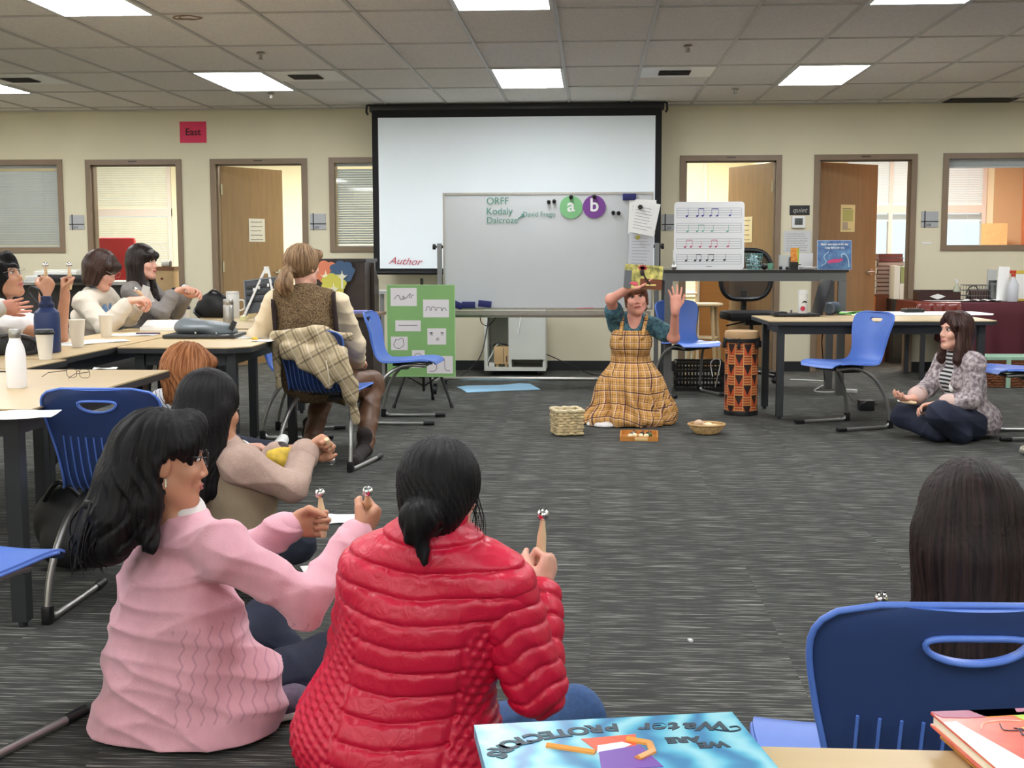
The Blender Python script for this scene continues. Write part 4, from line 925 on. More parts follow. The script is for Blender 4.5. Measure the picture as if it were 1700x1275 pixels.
# drum with printed shell
def drum():
    R = .128; c = fl(1233, 691); c = np.array([c[0], c[1]+R, 0]); H_ = .635
    t = thing('tubular_drum', 'tall drum with orange and black geometric print', 'drum', c)
    m = bpy.data.materials.new('kente_print'); m.use_nodes = True; nt = m.node_tree; bs = nt.nodes['Principled BSDF']; bs.inputs['Roughness'].default_value = .45
    tc = N(nt, 'ShaderNodeTexCoord'); sp = N(nt, 'ShaderNodeSeparateXYZ'); nt.links.new(tc.outputs['Object'], sp.inputs[0])
    u = mth(nt, 'MULTIPLY', mth(nt, 'ARCTAN2', sp.outputs[0], mth(nt, 'MULTIPLY', sp.outputs[1], -1)), 12/(2*PI)); v = mth(nt, 'MULTIPLY', sp.outputs[2], 13.0)
    fu, fv = mth(nt, 'FRACT', mth(nt, 'ADD', u, 12)), mth(nt, 'FRACT', v)
    ck = mth(nt, 'MODULO', mth(nt, 'ADD', mth(nt, 'FLOOR', mth(nt, 'ADD', u, 12)), mth(nt, 'FLOOR', v)), 2)
    tri = mth(nt, 'GREATER_THAN', mth(nt, 'ABSOLUTE', mth(nt, 'SUBTRACT', fu, .5)), mth(nt, 'MULTIPLY', fv, .5))
    bands = mth(nt, 'GREATER_THAN', mth(nt, 'SINE', mth(nt, 'MULTIPLY', v, 25)), .1)
    c1 = mixc(nt, tri, (38, 24, 22), (200, 84, 40)); c2 = mixc(nt, bands, (166, 56, 34), (206, 150, 84)); col = mixc(nt, ck, c1, c2)
    edge = mth(nt, 'GREATER_THAN', mth(nt, 'ABSOLUTE', mth(nt, 'SUBTRACT', fu, .5)), .46); col = mixc(nt, edge, col, (214, 170, 110)); nt.links.new(col, bs.inputs['Base Color'])
    B().lathe([(R-.012, .02), (R-.004, .03), (R-.004, .56), (R-.012, .57)], n=56).build('shell', m, t)
    B().lathe([(R-.03, 0), (R-.002, 0), (R, .03), (R-.002, .035), (R-.03, .035)], n=56).build('base_ring', M_BLACK, t)
    B().lathe([(R-.004, .545), (R+.004, .55), (R+.004, .575), (R-.002, .58)], n=56).build('counter_hoop', M_BLACK, t)
    B().lathe([(R-.002, .575), (R+.001, .59), (R+.002, .615), (R-.004, .632), (R-.02, .635), (0, .634)], n=56).build('drum_head', mat('tan_skin', (196, 160, 116), .6, noise=.06, nscale=12), t)
    for k in range(6):
        an = k*PI/3+.25; x, y = math.cos(an), math.sin(an)
        B().box((x*(R+.012), y*(R+.012), .53), (.026, .02, .05), rz=an, bev=.004).cyl((x*(R+.014), y*(R+.014), .53), (x*(R+.014), y*(R+.014), .585), .004).build('tuning_lug', M_BLACK, t)
drum()
# laptop table load
TZ = .7265
def T(px, py): return fl(px, py, TZ)
c = T(1325, 525); t = thing('open_laptop', 'open black laptop seen from its side at the left of the table', 'laptop', (c[0], c[1]+.05, TZ), .15)
B().box((-.02, 0, .012), (.33, .24, .018), bev=.004).build('base', M_BLACK, t); B().mm((-.16, -.1, .021), (.1, .08, .0225)).build('keyboard', mat('dark_keys', (40, 40, 42), .6), t, smooth=False)
B().box((.19, 0, .145), (.01, .26, .28), rot=(0, .25, 0), bev=.003).build('screen_lid', mat('dark_lid', (34, 34, 40), .3), t)
B().tube([(-.2, -.06, .014), (-.15, -.08, .02), (-.11, -.08, .016)], .022, 10).build('mouse', M_BLACK, t)
c = T(1384, 523); t = thing('cylinder_speaker', 'blue grey cylindrical speaker beside the laptop', 'speaker', (c[0], c[1]+.06, TZ), -.5)
B().lathe([(.02, -.085), (.044, -.08), (.05, -.07), (.05, .07), (.044, .08), (.02, .085)], (0, 0, .052), 36, M=None).build('body', mat('slate_mesh', (52, 66, 82), .7, noise=.1, nscale=200), t)
o = [ch for ch in t.children][0]; 
for v in o.data.vertices: x, y, z = v.co; v.co = (x, z-.052, .052+y) if True else v.co
B().lathe([(.0, 0), (.030, .0), (.034, .004), (.042, .002), (.046, -.004)], n=36).build('end_cap', mat('speaker_end', (96, 106, 118), .4), t)
o = t.children[1]
for v in o.data.vertices: x, y, z = v.co; v.co = (x, -.086-z, .052+y)
c = T(1336, 523); t = thing('printed_tumbler', 'tall white tumbler with a red and black print behind the laptop', 'tumbler', (at(1333, 500, 9.8)[0], 9.8, TZ))
B().lathe([(.032, 0), (.036, .01), (.038, .17), (.036, .175)], n=32).build('cup', M_WHITE, t); B().lathe([(.037, .172), (.04, .176), (.038, .2), (.0, .203)], n=32).build('lid', mat('clear_lid', (224, 228, 228), .3), t)
b = B(); b.lathe([(.014, 0), (.019, 0), (.019, .002), (.014, .002)], n=20, M=Matrix.Translation((-.006, -.038, .06)) @ Matrix.Rotation(PI/2, 4, 'X')); b.build('red_circle', mat('red_print', (190, 50, 70), .5), t)
b = B(); b.poly([(-.02, 0), (.0, .008), (.018, .002), (.02, .016), (-.004, .02)], .002, Matrix.Translation((.004, -.0385, .1)) @ Matrix.Rotation(PI/2, 4, 'X')); b.build('black_print', M_INK, t, smooth=False)
tag(B().cyl((0, 0, 0), (0, 0, .05), .008, n=12).build('dark_peg', M_DG), 'small dark upright cap behind the laptop', 'cap').location = tuple(np.array([at(1314, 500, 9.75)[0], 9.75, TZ]))
c = T(1410, 522); t = thing('green_leaf_paper', 'bright green folded paper beside the speaker', 'paper', (c[0], c[1], TZ)); B().box((0, 0, .006), (.22, .12, .003), rz=-.3, rot=(.05, .08, -.3)).box((.02, .03, .012), (.16, .08, .003), rot=(-.2, -.1, .1)).build('sheet', mat('lime_paper', (124, 196, 84), .6, noise=.1, nscale=15), t, smooth=False)
c = T(1520, 522); t = thing('white_tablecloth', 'white paper spread along the laptop table', 'paper', (c[0]-.05, c[1]+.16, TZ), .04)
B().poly([(-.48, -.28), (.60, -.3), (.68, -.1), (.63, .28), (-.45, .25)], .003, Matrix.Translation((0, 0, .0015))).build('sheet', M_PAPER, t, smooth=False)
c = T(1520, 520); t = thing('black_flat_case', 'flat black case on the white paper of the laptop table', 'case', (c[0], c[1]+.1, TZ+.003), .1); B().box((0, 0, .014), (.16, .11, .028), bev=.004).build('case', M_BLACK, t); B().box((.0, 0, .03), (.12, .07, .004)).build('lid_panel', mat('brown_panel', (72, 54, 48), .5), t, smooth=False)
# cables and adapters on the floor
cable('white extension cable curling across the carpet under the laptop table', [fl(1312, 630, .005), fl(1340, 631, .005), fl(1375, 634, .005), fl(1360, 643, .005), fl(1352, 649, .005), fl(1372, 651, .005), fl(1395, 650, .005)], .0055, M_WHITE)
c = fl(1410, 652); tag(B().box((0, 0, .016), (.13, .05, .03), bev=.005).build('power_strip', M_WHITE), 'white power strip on the carpet behind the blue chair', 'power strip').location = tuple(c)
bpy.data.objects['power_strip'].rotation_euler = (0, 0, -.6)
c = fl(1437, 681); t = thing('black_adapter', 'black power adapter box on the carpet behind the blue chair', 'adapter', c, .1); B().box((0, 0, .04), (.115, .08, .08), bev=.006).build('box', M_BLACK, t)
cable('black lead between the adapter and the power strip', [fl(1408, 655, .01), fl(1415, 664, .005), fl(1425, 672, .006), fl(1432, 670, .09), fl(1444, 664, .04), fl(1456, 672, .005)], .004)
cable('black lead hanging behind the laptop table', [at(1372, 532, 9.95), at(1365, 560, 10), at(1366, 590, 10.1), fl(1372, 640, .006), fl(1395, 655, .006)], .005)
# ---- right office door contents
c = at(1478, 520, 14.2); t = thing('brown_cabinet', 'brown office cabinet carrying the stacked books', 'cabinet', (c[0]-.05, 14.3, 0)); B().mm((-.22, -.25, 0), (.16, .25, .74)).build('body', mat('red_brown_wood', (120, 66, 40), .5), t, smooth=False)
B().mm((-.22, -.256, .02), (-.15, -.25, .72)).build('orange_side', mat('orange_side', (214, 116, 52), .5), t, smooth=False)
bx = c[0]-.05; hh = 0; rr = random.Random(5); names = ['topmost', 'second', 'third', 'fourth', 'fifth', 'sixth', 'seventh', 'eighth', 'ninth', 'lowest']
H10 = [.045]*10; zz = .74+sum(H10)
for k in range(10):
    zz -= H10[k]; w_ = .30 if k not in (0, 1) else .27; x = bx+.01+rr.uniform(-.01, .01)
    t = thing('bound_book', 'maroon bound volume, %s of the office stack' % names[k], 'book', (x, 14.2, zz), rr.uniform(-.06, .06), 'stacked bound volumes in the office')
    B().mm((-w_/2, -.11, 0), (w_/2, .11, .005)).mm((-w_/2, -.11, .038), (w_/2, .11, .043)).mm((-w_/2, -.11, .005), (-w_/2+.006, .11, .038)).build('cover', mat('maroon_cover', (92, 34, 38), .5) if k in (0, 1, 4, 7) else mat('grey_brown_cover', (120, 96, 92), .5), t, smooth=False)
    B().mm((-w_/2+.006, -.105, .0055), (w_/2-.006, .105, .0375)).build('page_block', mat('pinkish_pages', (196, 172, 166), .8) if k > 1 else mat('maroon_pages', (128, 70, 68), .8), t, smooth=False)
t = thing('white_box_stack', 'stack of small white boxes left of the bound volumes', 'box', (bx-.20, 14.1, .74))
for k in range(5): B().box((.006*(k % 2), 0, .04+.075*k), (.10, .12, .068), bev=.004).build('box', M_WHITE, t)
c = at(1496, 520, 13.9); t = thing('black_filing_cabinet', 'black filing cabinet in the right doorway', 'cabinet', (c[0]+.01, 14.0, 0)); B().mm((-.135, -.2, 0), (.17, .2, .70)).build('body', M_BLACK, t, smooth=False)
for z in (.05, .37): B().mm((-.12, -.212, z), (.155, -.2, z+.29)).build('drawer', M_BLACK, t, smooth=False)
t = thing('file_box', 'white and green file box on the black filing cabinet', 'box', (c[0]+.02, 13.95, .70)); B().mm((-.12, -.12, 0), (-.06, .12, .36)).mm((-.06, -.13, 0), (.13, .12, .17)).build('box', M_WHITE, t, smooth=False); B().mm((-.055, -.13, .175), (.12, .1, .35)).build('lid', mat('sage_green', (150, 162, 112), .6), t, smooth=False); B().mm((-.01, -.133, .24), (.06, -.129, .26)).mm((.0, -.133, .06), (.07, -.129, .1)).build('label_plate', M_PAPER, t, smooth=False)
t = thing('corkboard_panel', 'tan particle board panel leaning under the orange wall', 'panel', (at(1652, 400, 16.2)[0], 16.25, .9)); B().mm((-.16, -.01, 0), (.16, .01, .66)).build('board', mat('cork_tan', (214, 178, 120), .8, noise=.06, nscale=30), t, smooth=False)
tag(B().mm((at(1625, 500, 16.2)[0], 15.95, 0), (at(1680, 500, 16.2)[0], 16.5, .9)).build('low_cupboard', M_OAK, smooth=False), 'low cupboard carrying the tan panel inside the orange office', 'cupboard')
# ---- red cloth table along the wall
rt0 = at(1524, 500, 12.1)[0]; RZ = .735
t = thing('side_table', 'long side table under the maroon cloth by the wall', 'table', ((rt0+5.6)/2, 12.38, 0)); Wt = (5.6-rt0)/2
B().mm((-Wt, -.35, .70), (Wt, .35, .73)).build('top', M_LEG, t, smooth=False)
for sx in (-1, 1):
    for sy in (-.3, .3): B().mm((sx*(Wt-.05)-.02, sy-.02, 0), (sx*(Wt-.05)+.02, sy+.02, .70)).build('leg', M_LEG, t, smooth=False)
def cloth_drape(x0, x1, y0, y1, z, drop_front, drop_side, name, m, lab, waves=9, seed=1):
    b = B(); n = 60; rings = []
    r_ = random.Random(seed); ph = r_.random()*6
    for i in range(n+1):
        x = x0+(x1-x0)*i/n; w1 = .018*math.sin(i*waves*2*PI/n+ph)+.01*math.sin(i*waves*3.7*PI/n)
        col = [(x, y1, z), (x, (y0+y1)/2, z+.001), (x, y0+.01, z), (x, y0-.01, z-.012)]
        for k in range(1, 7): f_ = k/6; col.append((x+w1*.4*f_, y0-.014-w1*f_*1.0-.022*f_, z-.012-drop_front*f_))
        rings.append([b.bm.verts.new(p) for p in col])
    for a_, c_ in zip(rings, rings[1:]):
        for k in range(len(a_)-1): b.bm.faces.new((a_[k], a_[k+1], c_[k+1], c_[k]))
    rr_ = rings[0]; side = []
    for k in range(3): side.append(rr_[k])
    low = [b.bm.verts.new((v.co.x-.03, v.co.y-.0, z-drop_side*(1+.1*math.sin(k*2)))) for k, v in enumerate(rr_[:4])]
    for k in range(3): b.bm.faces.new((rr_[k+1], rr_[k], low[k], low[k+1]))
    bmesh.ops.recalc_face_normals(b.bm, faces=b.bm.faces); b.bm.normal_update(); bmesh.ops.solidify(b.bm, geom=b.bm.faces[:], thickness=-.003)
    return tag(b.build(name, m, angle=60), lab, 'tablecloth')
cloth_drape(at(1592, 500, 12.05)[0], 5.62, 12.02, 12.74, RZ+.001, .66, .4, 'maroon_tablecloth', mat('maroon_cloth', (76, 16, 30), .8, bump=.1, bscale=80), 'dark maroon cloth hanging to the floor over the side table')
cloth_drape(rt0-.04, at(1594, 500, 12.02)[0], 12.0, 12.74, RZ+.004, .20, .22, 'russet_tablecloth', mat('russet_cloth', (112, 36, 24), .35, bump=.1, bscale=20), 'shiny russet cloth over the left end of the side table', 4, 3)
def S(px, dy=.1): return np.array([at(px, 490, 12.1+dy)[0], 12.1+dy, RZ+.008])
c = S(1555, .3); t = thing('wooden_tray_box', 'dark brown low tray box on the russet cloth', 'box', c); B().mm((-.20, -.1, 0), (.20, .1, .012)).mm((-.20, -.1, .012), (.20, -.085, .085)).mm((-.20, .085, .012), (.20, .1, .1)).mm((-.20, -.085, .012), (-.185, .085, .09)).mm((.185, -.085, .012), (.20, .085, .07)).build('tray', mat('espresso_wood', (54, 28, 24), .4), t, smooth=False)
t = thing('white_diamond_sign', 'white diamond card leaning on the dark tray box', 'card', (c[0]-.02, c[1]-.108, RZ+.05)); B().poly([(-.075, 0), (0, .028), (.075, 0), (0, -.028)], .004, Matrix.Rotation(PI/2, 4, 'X')).build('card', M_WHITE, t, smooth=False)
c = S(1588, .35); t = thing('sanitiser_bottle', 'clear pump bottle on the side table behind the tray', 'bottle', c); B().lathe([(.03, 0), (.034, .01), (.034, .12), (.015, .15), (.012, .165)], n=28).build('bottle', mat('clear_gel', (196, 200, 176), .15, alpha=.75), t); B().cyl((0, 0, .165), (0, 0, .195), .01).box((-.012, 0, .198), (.04, .012, .008)).build('pump', M_WHITE, t); B().cyl((0, 0, .06), (0, 0, .085), .0348, n=28).build('label_band', mat('dark_green_label', (70, 90, 80), .5), t)
t = thing('white_runner', 'white rumpled paper along the front of the side table', 'paper', S(1600, .05))
b = B(); vs = []
for i in range(25):
    x = -.36+.72*i/24; vs.append([b.bm.verts.new((x, y, .006+.014*abs(math.sin(i*1.1+y*40))*(1 if i > 12 else .15))) for y in (-.05, 0, .06)])
for a_, c_ in zip(vs, vs[1:]):
    for k in range(2): b.bm.faces.new((a_[k], a_[k+1], c_[k+1], c_[k]))
b.bm.normal_update(); bmesh.ops.solidify(b.bm, geom=b.bm.faces[:], thickness=.002); b.build('sheet', M_PAPER, t)
c = S(1622, .25); t = thing('wire_basket', 'grey wire basket with a dark lamp neck on the side table', 'basket', c); b = B()
for z in (.005, .05, .1, .15): b.tube([(-.13, -.09, z), (.15, -.09, z), (.15, .09, z), (-.13, .09, z)], .0035, 6, closed=True)
for k in range(12):
    x = -.13+.28*k/11
    for y in (-.09, .09): b.tube([(x, y, .005), (x, y, .15)], .002, 5)
b.build('wire_frame', mat('grey_wire', (110, 108, 104), .4, .5), t); B().box((.02, 0, .06), (.18, .12, .10), bev=.01).build('contents', mat('dark_brown_stuff', (70, 44, 40), .6), t)
t = thing('gooseneck_lamp', 'small black gooseneck lamp left of the wire basket', 'lamp', S(1604, .2)); B().tube(smoothpath([(.02, 0, .005), (.0, 0, .06), (.03, 0, .13), (.08, 0, .145), (.11, 0, .11)], 6), .006, 8).build('neck', M_BLACK, t); B().cyl((0, 0, 0), (.012, 0, .055), .012, .009).build('base', M_BLACK, t)
for px, w_, h_, m, dy, lab in ((1645, .085, .30, mat('pewter', (176, 178, 176), .4), .3, 'grey pamphlet holder behind the black frame'), (1664, .105, .33, M_PAPER, .12, 'tall white leaflet standing right of the black frame')):
    t = thing('leaflet', lab, 'leaflet', S(px, dy)); B().box((0, 0, h_/2), (w_, .02, h_), rot=(0, .03, 0)).build('sheet', m, t, smooth=False)
t = thing('black_photo_frame', 'black picture frame leaning before the grey holder', 'frame', S(1650, .16)); M = Matrix.Rotation(-.15, 4, 'X'); B().box((0, 0, .1), (.09, .012, .2), M=M, bev=.003).build('frame', M_BLACK, t); B().box((0, -.008, .1), (.055, .003, .15), M=M).build('picture', mat('grey_picture', (110, 114, 112), .5), t, smooth=False)
t = thing('spray_bottle', 'clear bottle with a red nozzle on the side table', 'bottle', S(1681, .03)); B().lathe([(.045, 0), (.05, .01), (.05, .16), (.022, .215), (.018, .235)], n=32).build('bottle', mat('clear_bottle', (214, 216, 222), .2, alpha=.8), t); B().cyl((0, 0, .235), (0, 0, .262), .02).box((-.005, 0, .28), (.06, .02, .03), bev=.004).build('red_nozzle', mat('red_nozzle', (190, 60, 30), .4), t)
t = thing('framed_notice', 'yellow edged frame at the right end of the side table', 'frame', S(1704, .2)); b = B(); 
b.mm((-.12, 0, 0), (.14, .015, .02)).mm((-.12, 0, .26), (.14, .015, .29)).mm((-.12, 0, .02), (-.105, .015, .26)).mm((.125, 0, .02), (.14, .015, .26)); b.build('frame', mat('mustard_frame', (206, 178, 70), .5), t, smooth=False); B().mm((-.105, .003, .02), (.125, .01, .26)).build('picture', M_PAPER, t, smooth=False)
# wicker hamper with mint lid
def weave(b, w2, d2, h, n, r, z0=0, taper=0):
    for k in range(n):
        z = z0+h*(k+.5)/n; s = 1+taper*(z-z0)/h; pts = []
        per = [(-w2, -d2), (w2, -d2), (w2, d2), (-w2, d2)]
        for q in range(4):
            p0, p1 = per[q], per[(q+1) % 4]; m_ = max(6, int(math.hypot(p1[0]-p0[0], p1[1]-p0[1])/.022))
            for j in range(m_):
                f_ = j/m_; nx, ny = (p1[1]-p0[1]), -(p1[0]-p0[0]); L = math.hypot(nx, ny); o_ = .004*math.cos(PI*(j+k)); pts.append((s*(p0[0]+(p1[0]-p0[0])*f_)+nx/L*o_, s*(p0[1]+(p1[1]-p0[1])*f_)+ny/L*o_, z+.003*math.sin(j*2.1+k)))
        b.tube(pts, r, 6, closed=True)
c = at(1668, 610, 11.55); t = thing('wicker_hamper', 'brown wicker hamper with a mint green lid under the maroon cloth', 'basket', (c[0]+.07, 11.6, 0), 0)
b = B(); weave(b, .26, .17, .25, 11, .012); b.build('wicker_body', mat('dark_wicker', (124, 74, 44), .6, noise=.25, nscale=25), t)
B().mm((-.275, -.185, .25), (.275, .185, .275)).build('lid', mat('mint_trim', (160, 196, 172), .6), t, smooth=False)
B().mm((-.10, -.19, .0), (-.06, -.182, .25)).mm((.22, -.19, 0), (.25, -.182, .25)).build('strap', mat('mint_trim', (160, 196, 172), .6), t, smooth=False)
# ---- floor instruments by the kneeling woman
c = fl(941, 722); t = thing('seagrass_basket', 'square woven seagrass basket on the carpet', 'basket', (c[0], c[1]+.02, 0), .25)
b = B(); weave(b, .085, .085, .165, 9, .0105, .008, .06); b.build('woven_body', mat('seagrass', (196, 176, 134), .8, noise=.25, nscale=35), t); B().mm((-.08, -.08, .002), (.08, .08, .012)).build('bottom', mat('seagrass_dark', (104, 88, 60), .9), t, smooth=False)
b = B(); weave(b, .09, .09, .01, 1, .012, .165); b.build('rim', mat('seagrass_light', (214, 200, 164), .8, noise=.15, nscale=40), t)
c = fl(1061, 728); t = thing('wooden_tray', 'shallow wooden tray of small instruments before the kneeling woman', 'tray', (c[0], c[1]+.02, 0), -.04); M_HONEY = mat('honey_wood', (190, 126, 56), .4, noise=.08, nscale=10)
w2, d2 = .125, .14
B().mm((-w2, -d2, 0), (w2, d2, .008)).mm((-w2, -d2, .008), (w2, -d2+.01, .03)).mm((-w2, d2-.01, .008), (w2, d2, .034)).mm((-w2, -d2+.01, .008), (-w2+.01, d2-.01, .032)).mm((w2-.01, -d2+.01, .008), (w2, d2-.01, .032)).build('tray', M_HONEY, t, smooth=False)
B().box((.015, -d2-.002, .015), (.085, .006, .022), bev=.002).build('name_plate', mat('brass_plate', (226, 190, 130), .35), t)
tc_ = c+np.array([0, .02, .0]); rr = random.Random(2)
for k, (dx, dy, m, lab) in enumerate(((-.06, -.06, mat('cream_bead', (236, 228, 190), .4), 'cream finger bell at the left front of the wooden tray'), (-.03, -.03, mat('cream_bead', (236, 228, 190)), 'cream finger bell second from the left in the tray'), (.01, -.05, mat('cream_bead', (236, 228, 190)), 'cream finger bell in the middle of the tray'), (.045, -.06, mat('cream_bead', (236, 228, 190)), 'cream finger bell right of the tray middle'), (.02, .02, M_BLACK, 'black castanet in the middle of the tray'), (.06, .02, M_BLACK, 'black castanet at the right of the tray'), (-.04, .04, M_STEEL, 'silver bell at the back of the tray'), (.07, -.02, mat('green_bead', (70, 96, 50), .4), 'dark green shaker at the right edge of the tray'))):
    t2 = thing('small_instrument', lab, 'instrument', (tc_[0]+dx, tc_[1]+dy, .008)); B().sph((0, 0, .016), .016, 14, (1.1, .9, .95)).build('body', m, t2); B().tube([(0, 0, .028), (.008, 0, .04), (.016, 0, .034)], .003, 6).build('loop', M_BLACK, t2)
c = fl(1174, 722); c = np.array([c[0], c[1]+.05, 0]); t = thing('wicker_bowl', 'round pale wicker bowl of wooden eggs on the carpet', 'bowl', c); M_PW = mat('pale_wicker', (204, 170, 116), .7, noise=.2, nscale=40)
b = B()
for k in range(8):
    z = .008+.052*k/7; r = .07+.048*(k/7)**.7; b.tube([((r+.002*math.cos(PI*j))*math.cos(2*PI*j/48), (r+.002*math.cos(PI*j))*.9*math.sin(2*PI*j/48), z+.002*math.sin(j*1.3)) for j in range(48)], .0045, 6, closed=True)
b.build('woven_wall', M_PW, t); B().lathe([(0, .002), (.066, .002), (.07, .01), (.06, .012), (0, .01)], n=36, sy=.9).build('bottom', mat('wicker_dark', (150, 112, 66), .8), t)
B().tube([(.122*math.cos(2*PI*j/40), .11*math.sin(2*PI*j/40), .066) for j in range(40)], .008, 8, closed=True).build('rim', mat('wicker_rim', (186, 150, 100), .6, noise=.2, nscale=60), t)
for k, (dx, dy, dz, m, lab) in enumerate(((-.055, -.02, .075, (214, 182, 150), 'egg resting on the left rim of the wicker bowl, highest of them'), (-.03, .03, .05, (224, 200, 168), 'egg at the back left in the wicker bowl'), (.01, -.03, .045, (232, 212, 170), 'egg at the front middle of the wicker bowl'), (.05, .0, .045, (230, 208, 160), 'egg at the right in the wicker bowl'), (.015, .04, .05, (236, 220, 184), 'egg at the back of the wicker bowl'))):
    tag(B().sph((0, 0, 0), .026, 18, (1.2, .95, .95)).build('wooden_egg', mat('egg_%d' % k, m, .5)), lab, 'egg', 'eggs in the wicker bowl').location = (c[0]+dx, c[1]+dy, dz)
# floor bits
c = fl(1146, 1065); tag(B().box((0, 0, .004), (.012, .018, .008), bev=.002, rz=.4).build('chalk_crumb', M_WHITE), 'tiny white crumb lying alone on the carpet', 'crumb').location = tuple(c)
p = [fl(*q) for q in ((758, 643), (775, 641), (830, 640), (862, 637), (880, 638), (897, 647), (840, 649), (775, 652), (766, 646))]; cc = sum(p)/len(p)
b = B(); b.poly([((q-cc)[0], (q-cc)[1]) for q in p], .004, Matrix.Translation((0, 0, .003))); tag(b.build('blue_floor_paper', mat('light_blue_paper', (150, 196, 226), .7, noise=.04, nscale=6), smooth=False), 'long light blue paper lying in front of the whiteboard', 'paper').location = tuple(cc)
# ================================================================ things on the left tables
Z1 = .7405
def L1(px, py, z=Z1): return fl(px, py, z)
M_CUP = mat('paper_cup', (236, 232, 222), .6)
def cup(px, py, h, lab, lid=False, r0=.028, r1=.042):
    c = L1(px, py); t = thing('paper_cup', lab, 'cup', (c[0], c[1]+r0*.6, Z1), 0, 'white paper cups')
    B().lathe([(0, 0), (r0, 0), (r0+.001, .004), (r1-.001, h-.004), (r1+.002, h), (r1-.001, h+.001), (r1-.004, h-.006), (r0-.003, .008), (0, .008)], n=36).build('cup_wall', M_CUP, t)
    if lid: B().lathe([(r1+.003, h-.008), (r1+.004, h), (r1+.001, h+.004), (r1-.001, h+.014), (r1-.006, h+.016), (0, h+.015)], n=36).build('lid', M_BLACK, t)
cup(73, 597, .125, 'white paper cup with black lid in front of the blue bottle', True); cup(127, 577, .145, 'white open paper cup, middle one on the long table'); cup(175, 560, .13, 'white open paper cup nearest the bob haired woman'); cup(305, 531, .085, 'small white cup with black lid behind the grey satchel', True, .032, .042)
c = L1(22, 645); t = thing('white_bottle', 'white slim bottle with steel cap at the far left', 'bottle', (c[0], c[1]+.03, Z1)); h = .215
B().lathe([(0, 0), (.034, 0), (.036, .006), (.036, .12), (.031, .15), (.02, .178), (.0195, .185)], n=40).build('body', mat('matt_white_enamel', (238, 238, 240), .45), t)
B().lathe([(.0205, .184), (.0215, .188), (.0215, .212), (.019, .217), (0, .217)], n=32).build('cap', M_STEEL, t)
c = L1(73, 586); t = thing('blue_bottle', 'large navy bottle with a strap lid beside the cups', 'bottle', (c[0], c[1]+.05, Z1)); m = mat('navy_enamel', (34, 54, 100), .4)
B().lathe([(0, 0), (.058, 0), (.062, .008), (.063, .17), (.058, .20), (.04, .218), (.034, .225)], n=40).build('body', m, t); B().lathe([(.036, .222), (.038, .226), (.038, .24), (.03, .25), (.026, .255), (.026, .275), (.022, .28), (0, .28)], n=32).build('lid', mat('navy_lid', (26, 40, 78), .5), t)
B().tube(smoothpath([(-.03, 0, .235), (-.06, 0, .26), (-.085, 0, .30), (-.07, 0, .325), (-.03, -.01, .31), (-.02, 0, .28)], 6), .006, 8).build('carry_strap', M_BLACK, t)
c = L1(40, 590); t = thing('black_camera_bag', 'black bag with a strap beside the navy bottle', 'bag', (c[0]-.02, c[1]+.06, Z1), .2); B().box((-.06, 0, .045), (.2, .12, .09), bev=.03).build('body', mat('black_nylon', (20, 20, 22), .6), t)
B().tube(smoothpath([(-.1, -.05, .09), (-.02, -.07, .10), (.06, -.06, .07), (.07, -.05, .02), (.03, -.08, .012), (-.03, -.09, .02)], 6), .01, 8).build('strap', M_BLACK, t)
def paper(lab, px, py, w_, d_, rz, z=Z1, name='paper_sheet', m=None, rows=4, group='loose papers on the left tables', th=.002):
    c = fl(px, py, z); t = thing(name, lab, 'paper', (c[0], c[1], z), rz, group)
    b = B(); g = []
    for i in range(9): g.append([b.bm.verts.new((-w_/2+w_*i/8, -d_/2+d_*j/4, .001+.004*max(0, math.sin(i*.9+j*.7+px)))) for j in range(5)])
    for a_, c_ in zip(g, g[1:]):
        for j in range(4): b.bm.faces.new((a_[j], a_[j+1], c_[j+1], c_[j]))
    b.bm.normal_update(); bmesh.ops.solidify(b.bm, geom=b.bm.faces[:], thickness=.0012); b.build('sheet', m or M_PAPER, t)
    if rows:
        b = B()
        for k in range(rows): b.box((-w_*.05, -d_*.35+d_*.7*k/rows, .0068), (w_*.6, th, .0006))
        b.build('printed_lines', mat('grey_print', (150, 152, 156)), t, smooth=False)
paper('white paper under the middle white cup', 165, 567, .30, .22, .5); paper('white paper right of the bob haired woman cup', 222, 556, .28, .2, .1); paper('white paper near the middle of the long table', 118, 572, .2, .2, -.3)
paper('white sheet at the corner of the near left table', 20, 690, .26, .20, .25, rows=0); paper('white sheet under the steel thermos, by the elbow', 418, 560, .22, .2, .2); paper('white open papers behind the grey satchel', 350, 541, .34, .22, .1); paper('small folded sheet on the near table beyond the glasses', 175, 612.5, .10, .05, .2, rows=0)
paper('white sheet beside the elbow of the woman in the vest', 440, 566, .12, .16, .0, rows=2)
c = L1(262, 549); t = thing('white_notebook', 'thick white notebook near the far end of the long table', 'notebook', (c[0], c[1]+.05, Z1), .1); B().box((0, .02, .012), (.22, .2, .022)).build('pages', M_PAPER, t, smooth=False); B().box((-.01, .04, .04), (.2, .16, .004), rot=(.22, 0, 0)).build('cover', mat('notebook_cover', (228, 224, 220), .6), t, smooth=False)
c = L1(245, 557); tag(B().tube([(-.07, 0, .006), (.07, .02, .006)], .005, 8).build('pen', mat('purple_pen', (84, 66, 96), .4)), 'dark pen lying on the papers beside the notebook', 'pen').location = (c[0], c[1], Z1+.006)
c = L1(330, 562); t = thing('grey_satchel', 'grey leather satchel lying flat on a black tray', 'bag', (c[0]+.0, c[1]+.12, Z1), .05)
M_LE = mat('grey_leather', (92, 100, 104), .42, noise=.08, nscale=14, bump=.15, bscale=30)
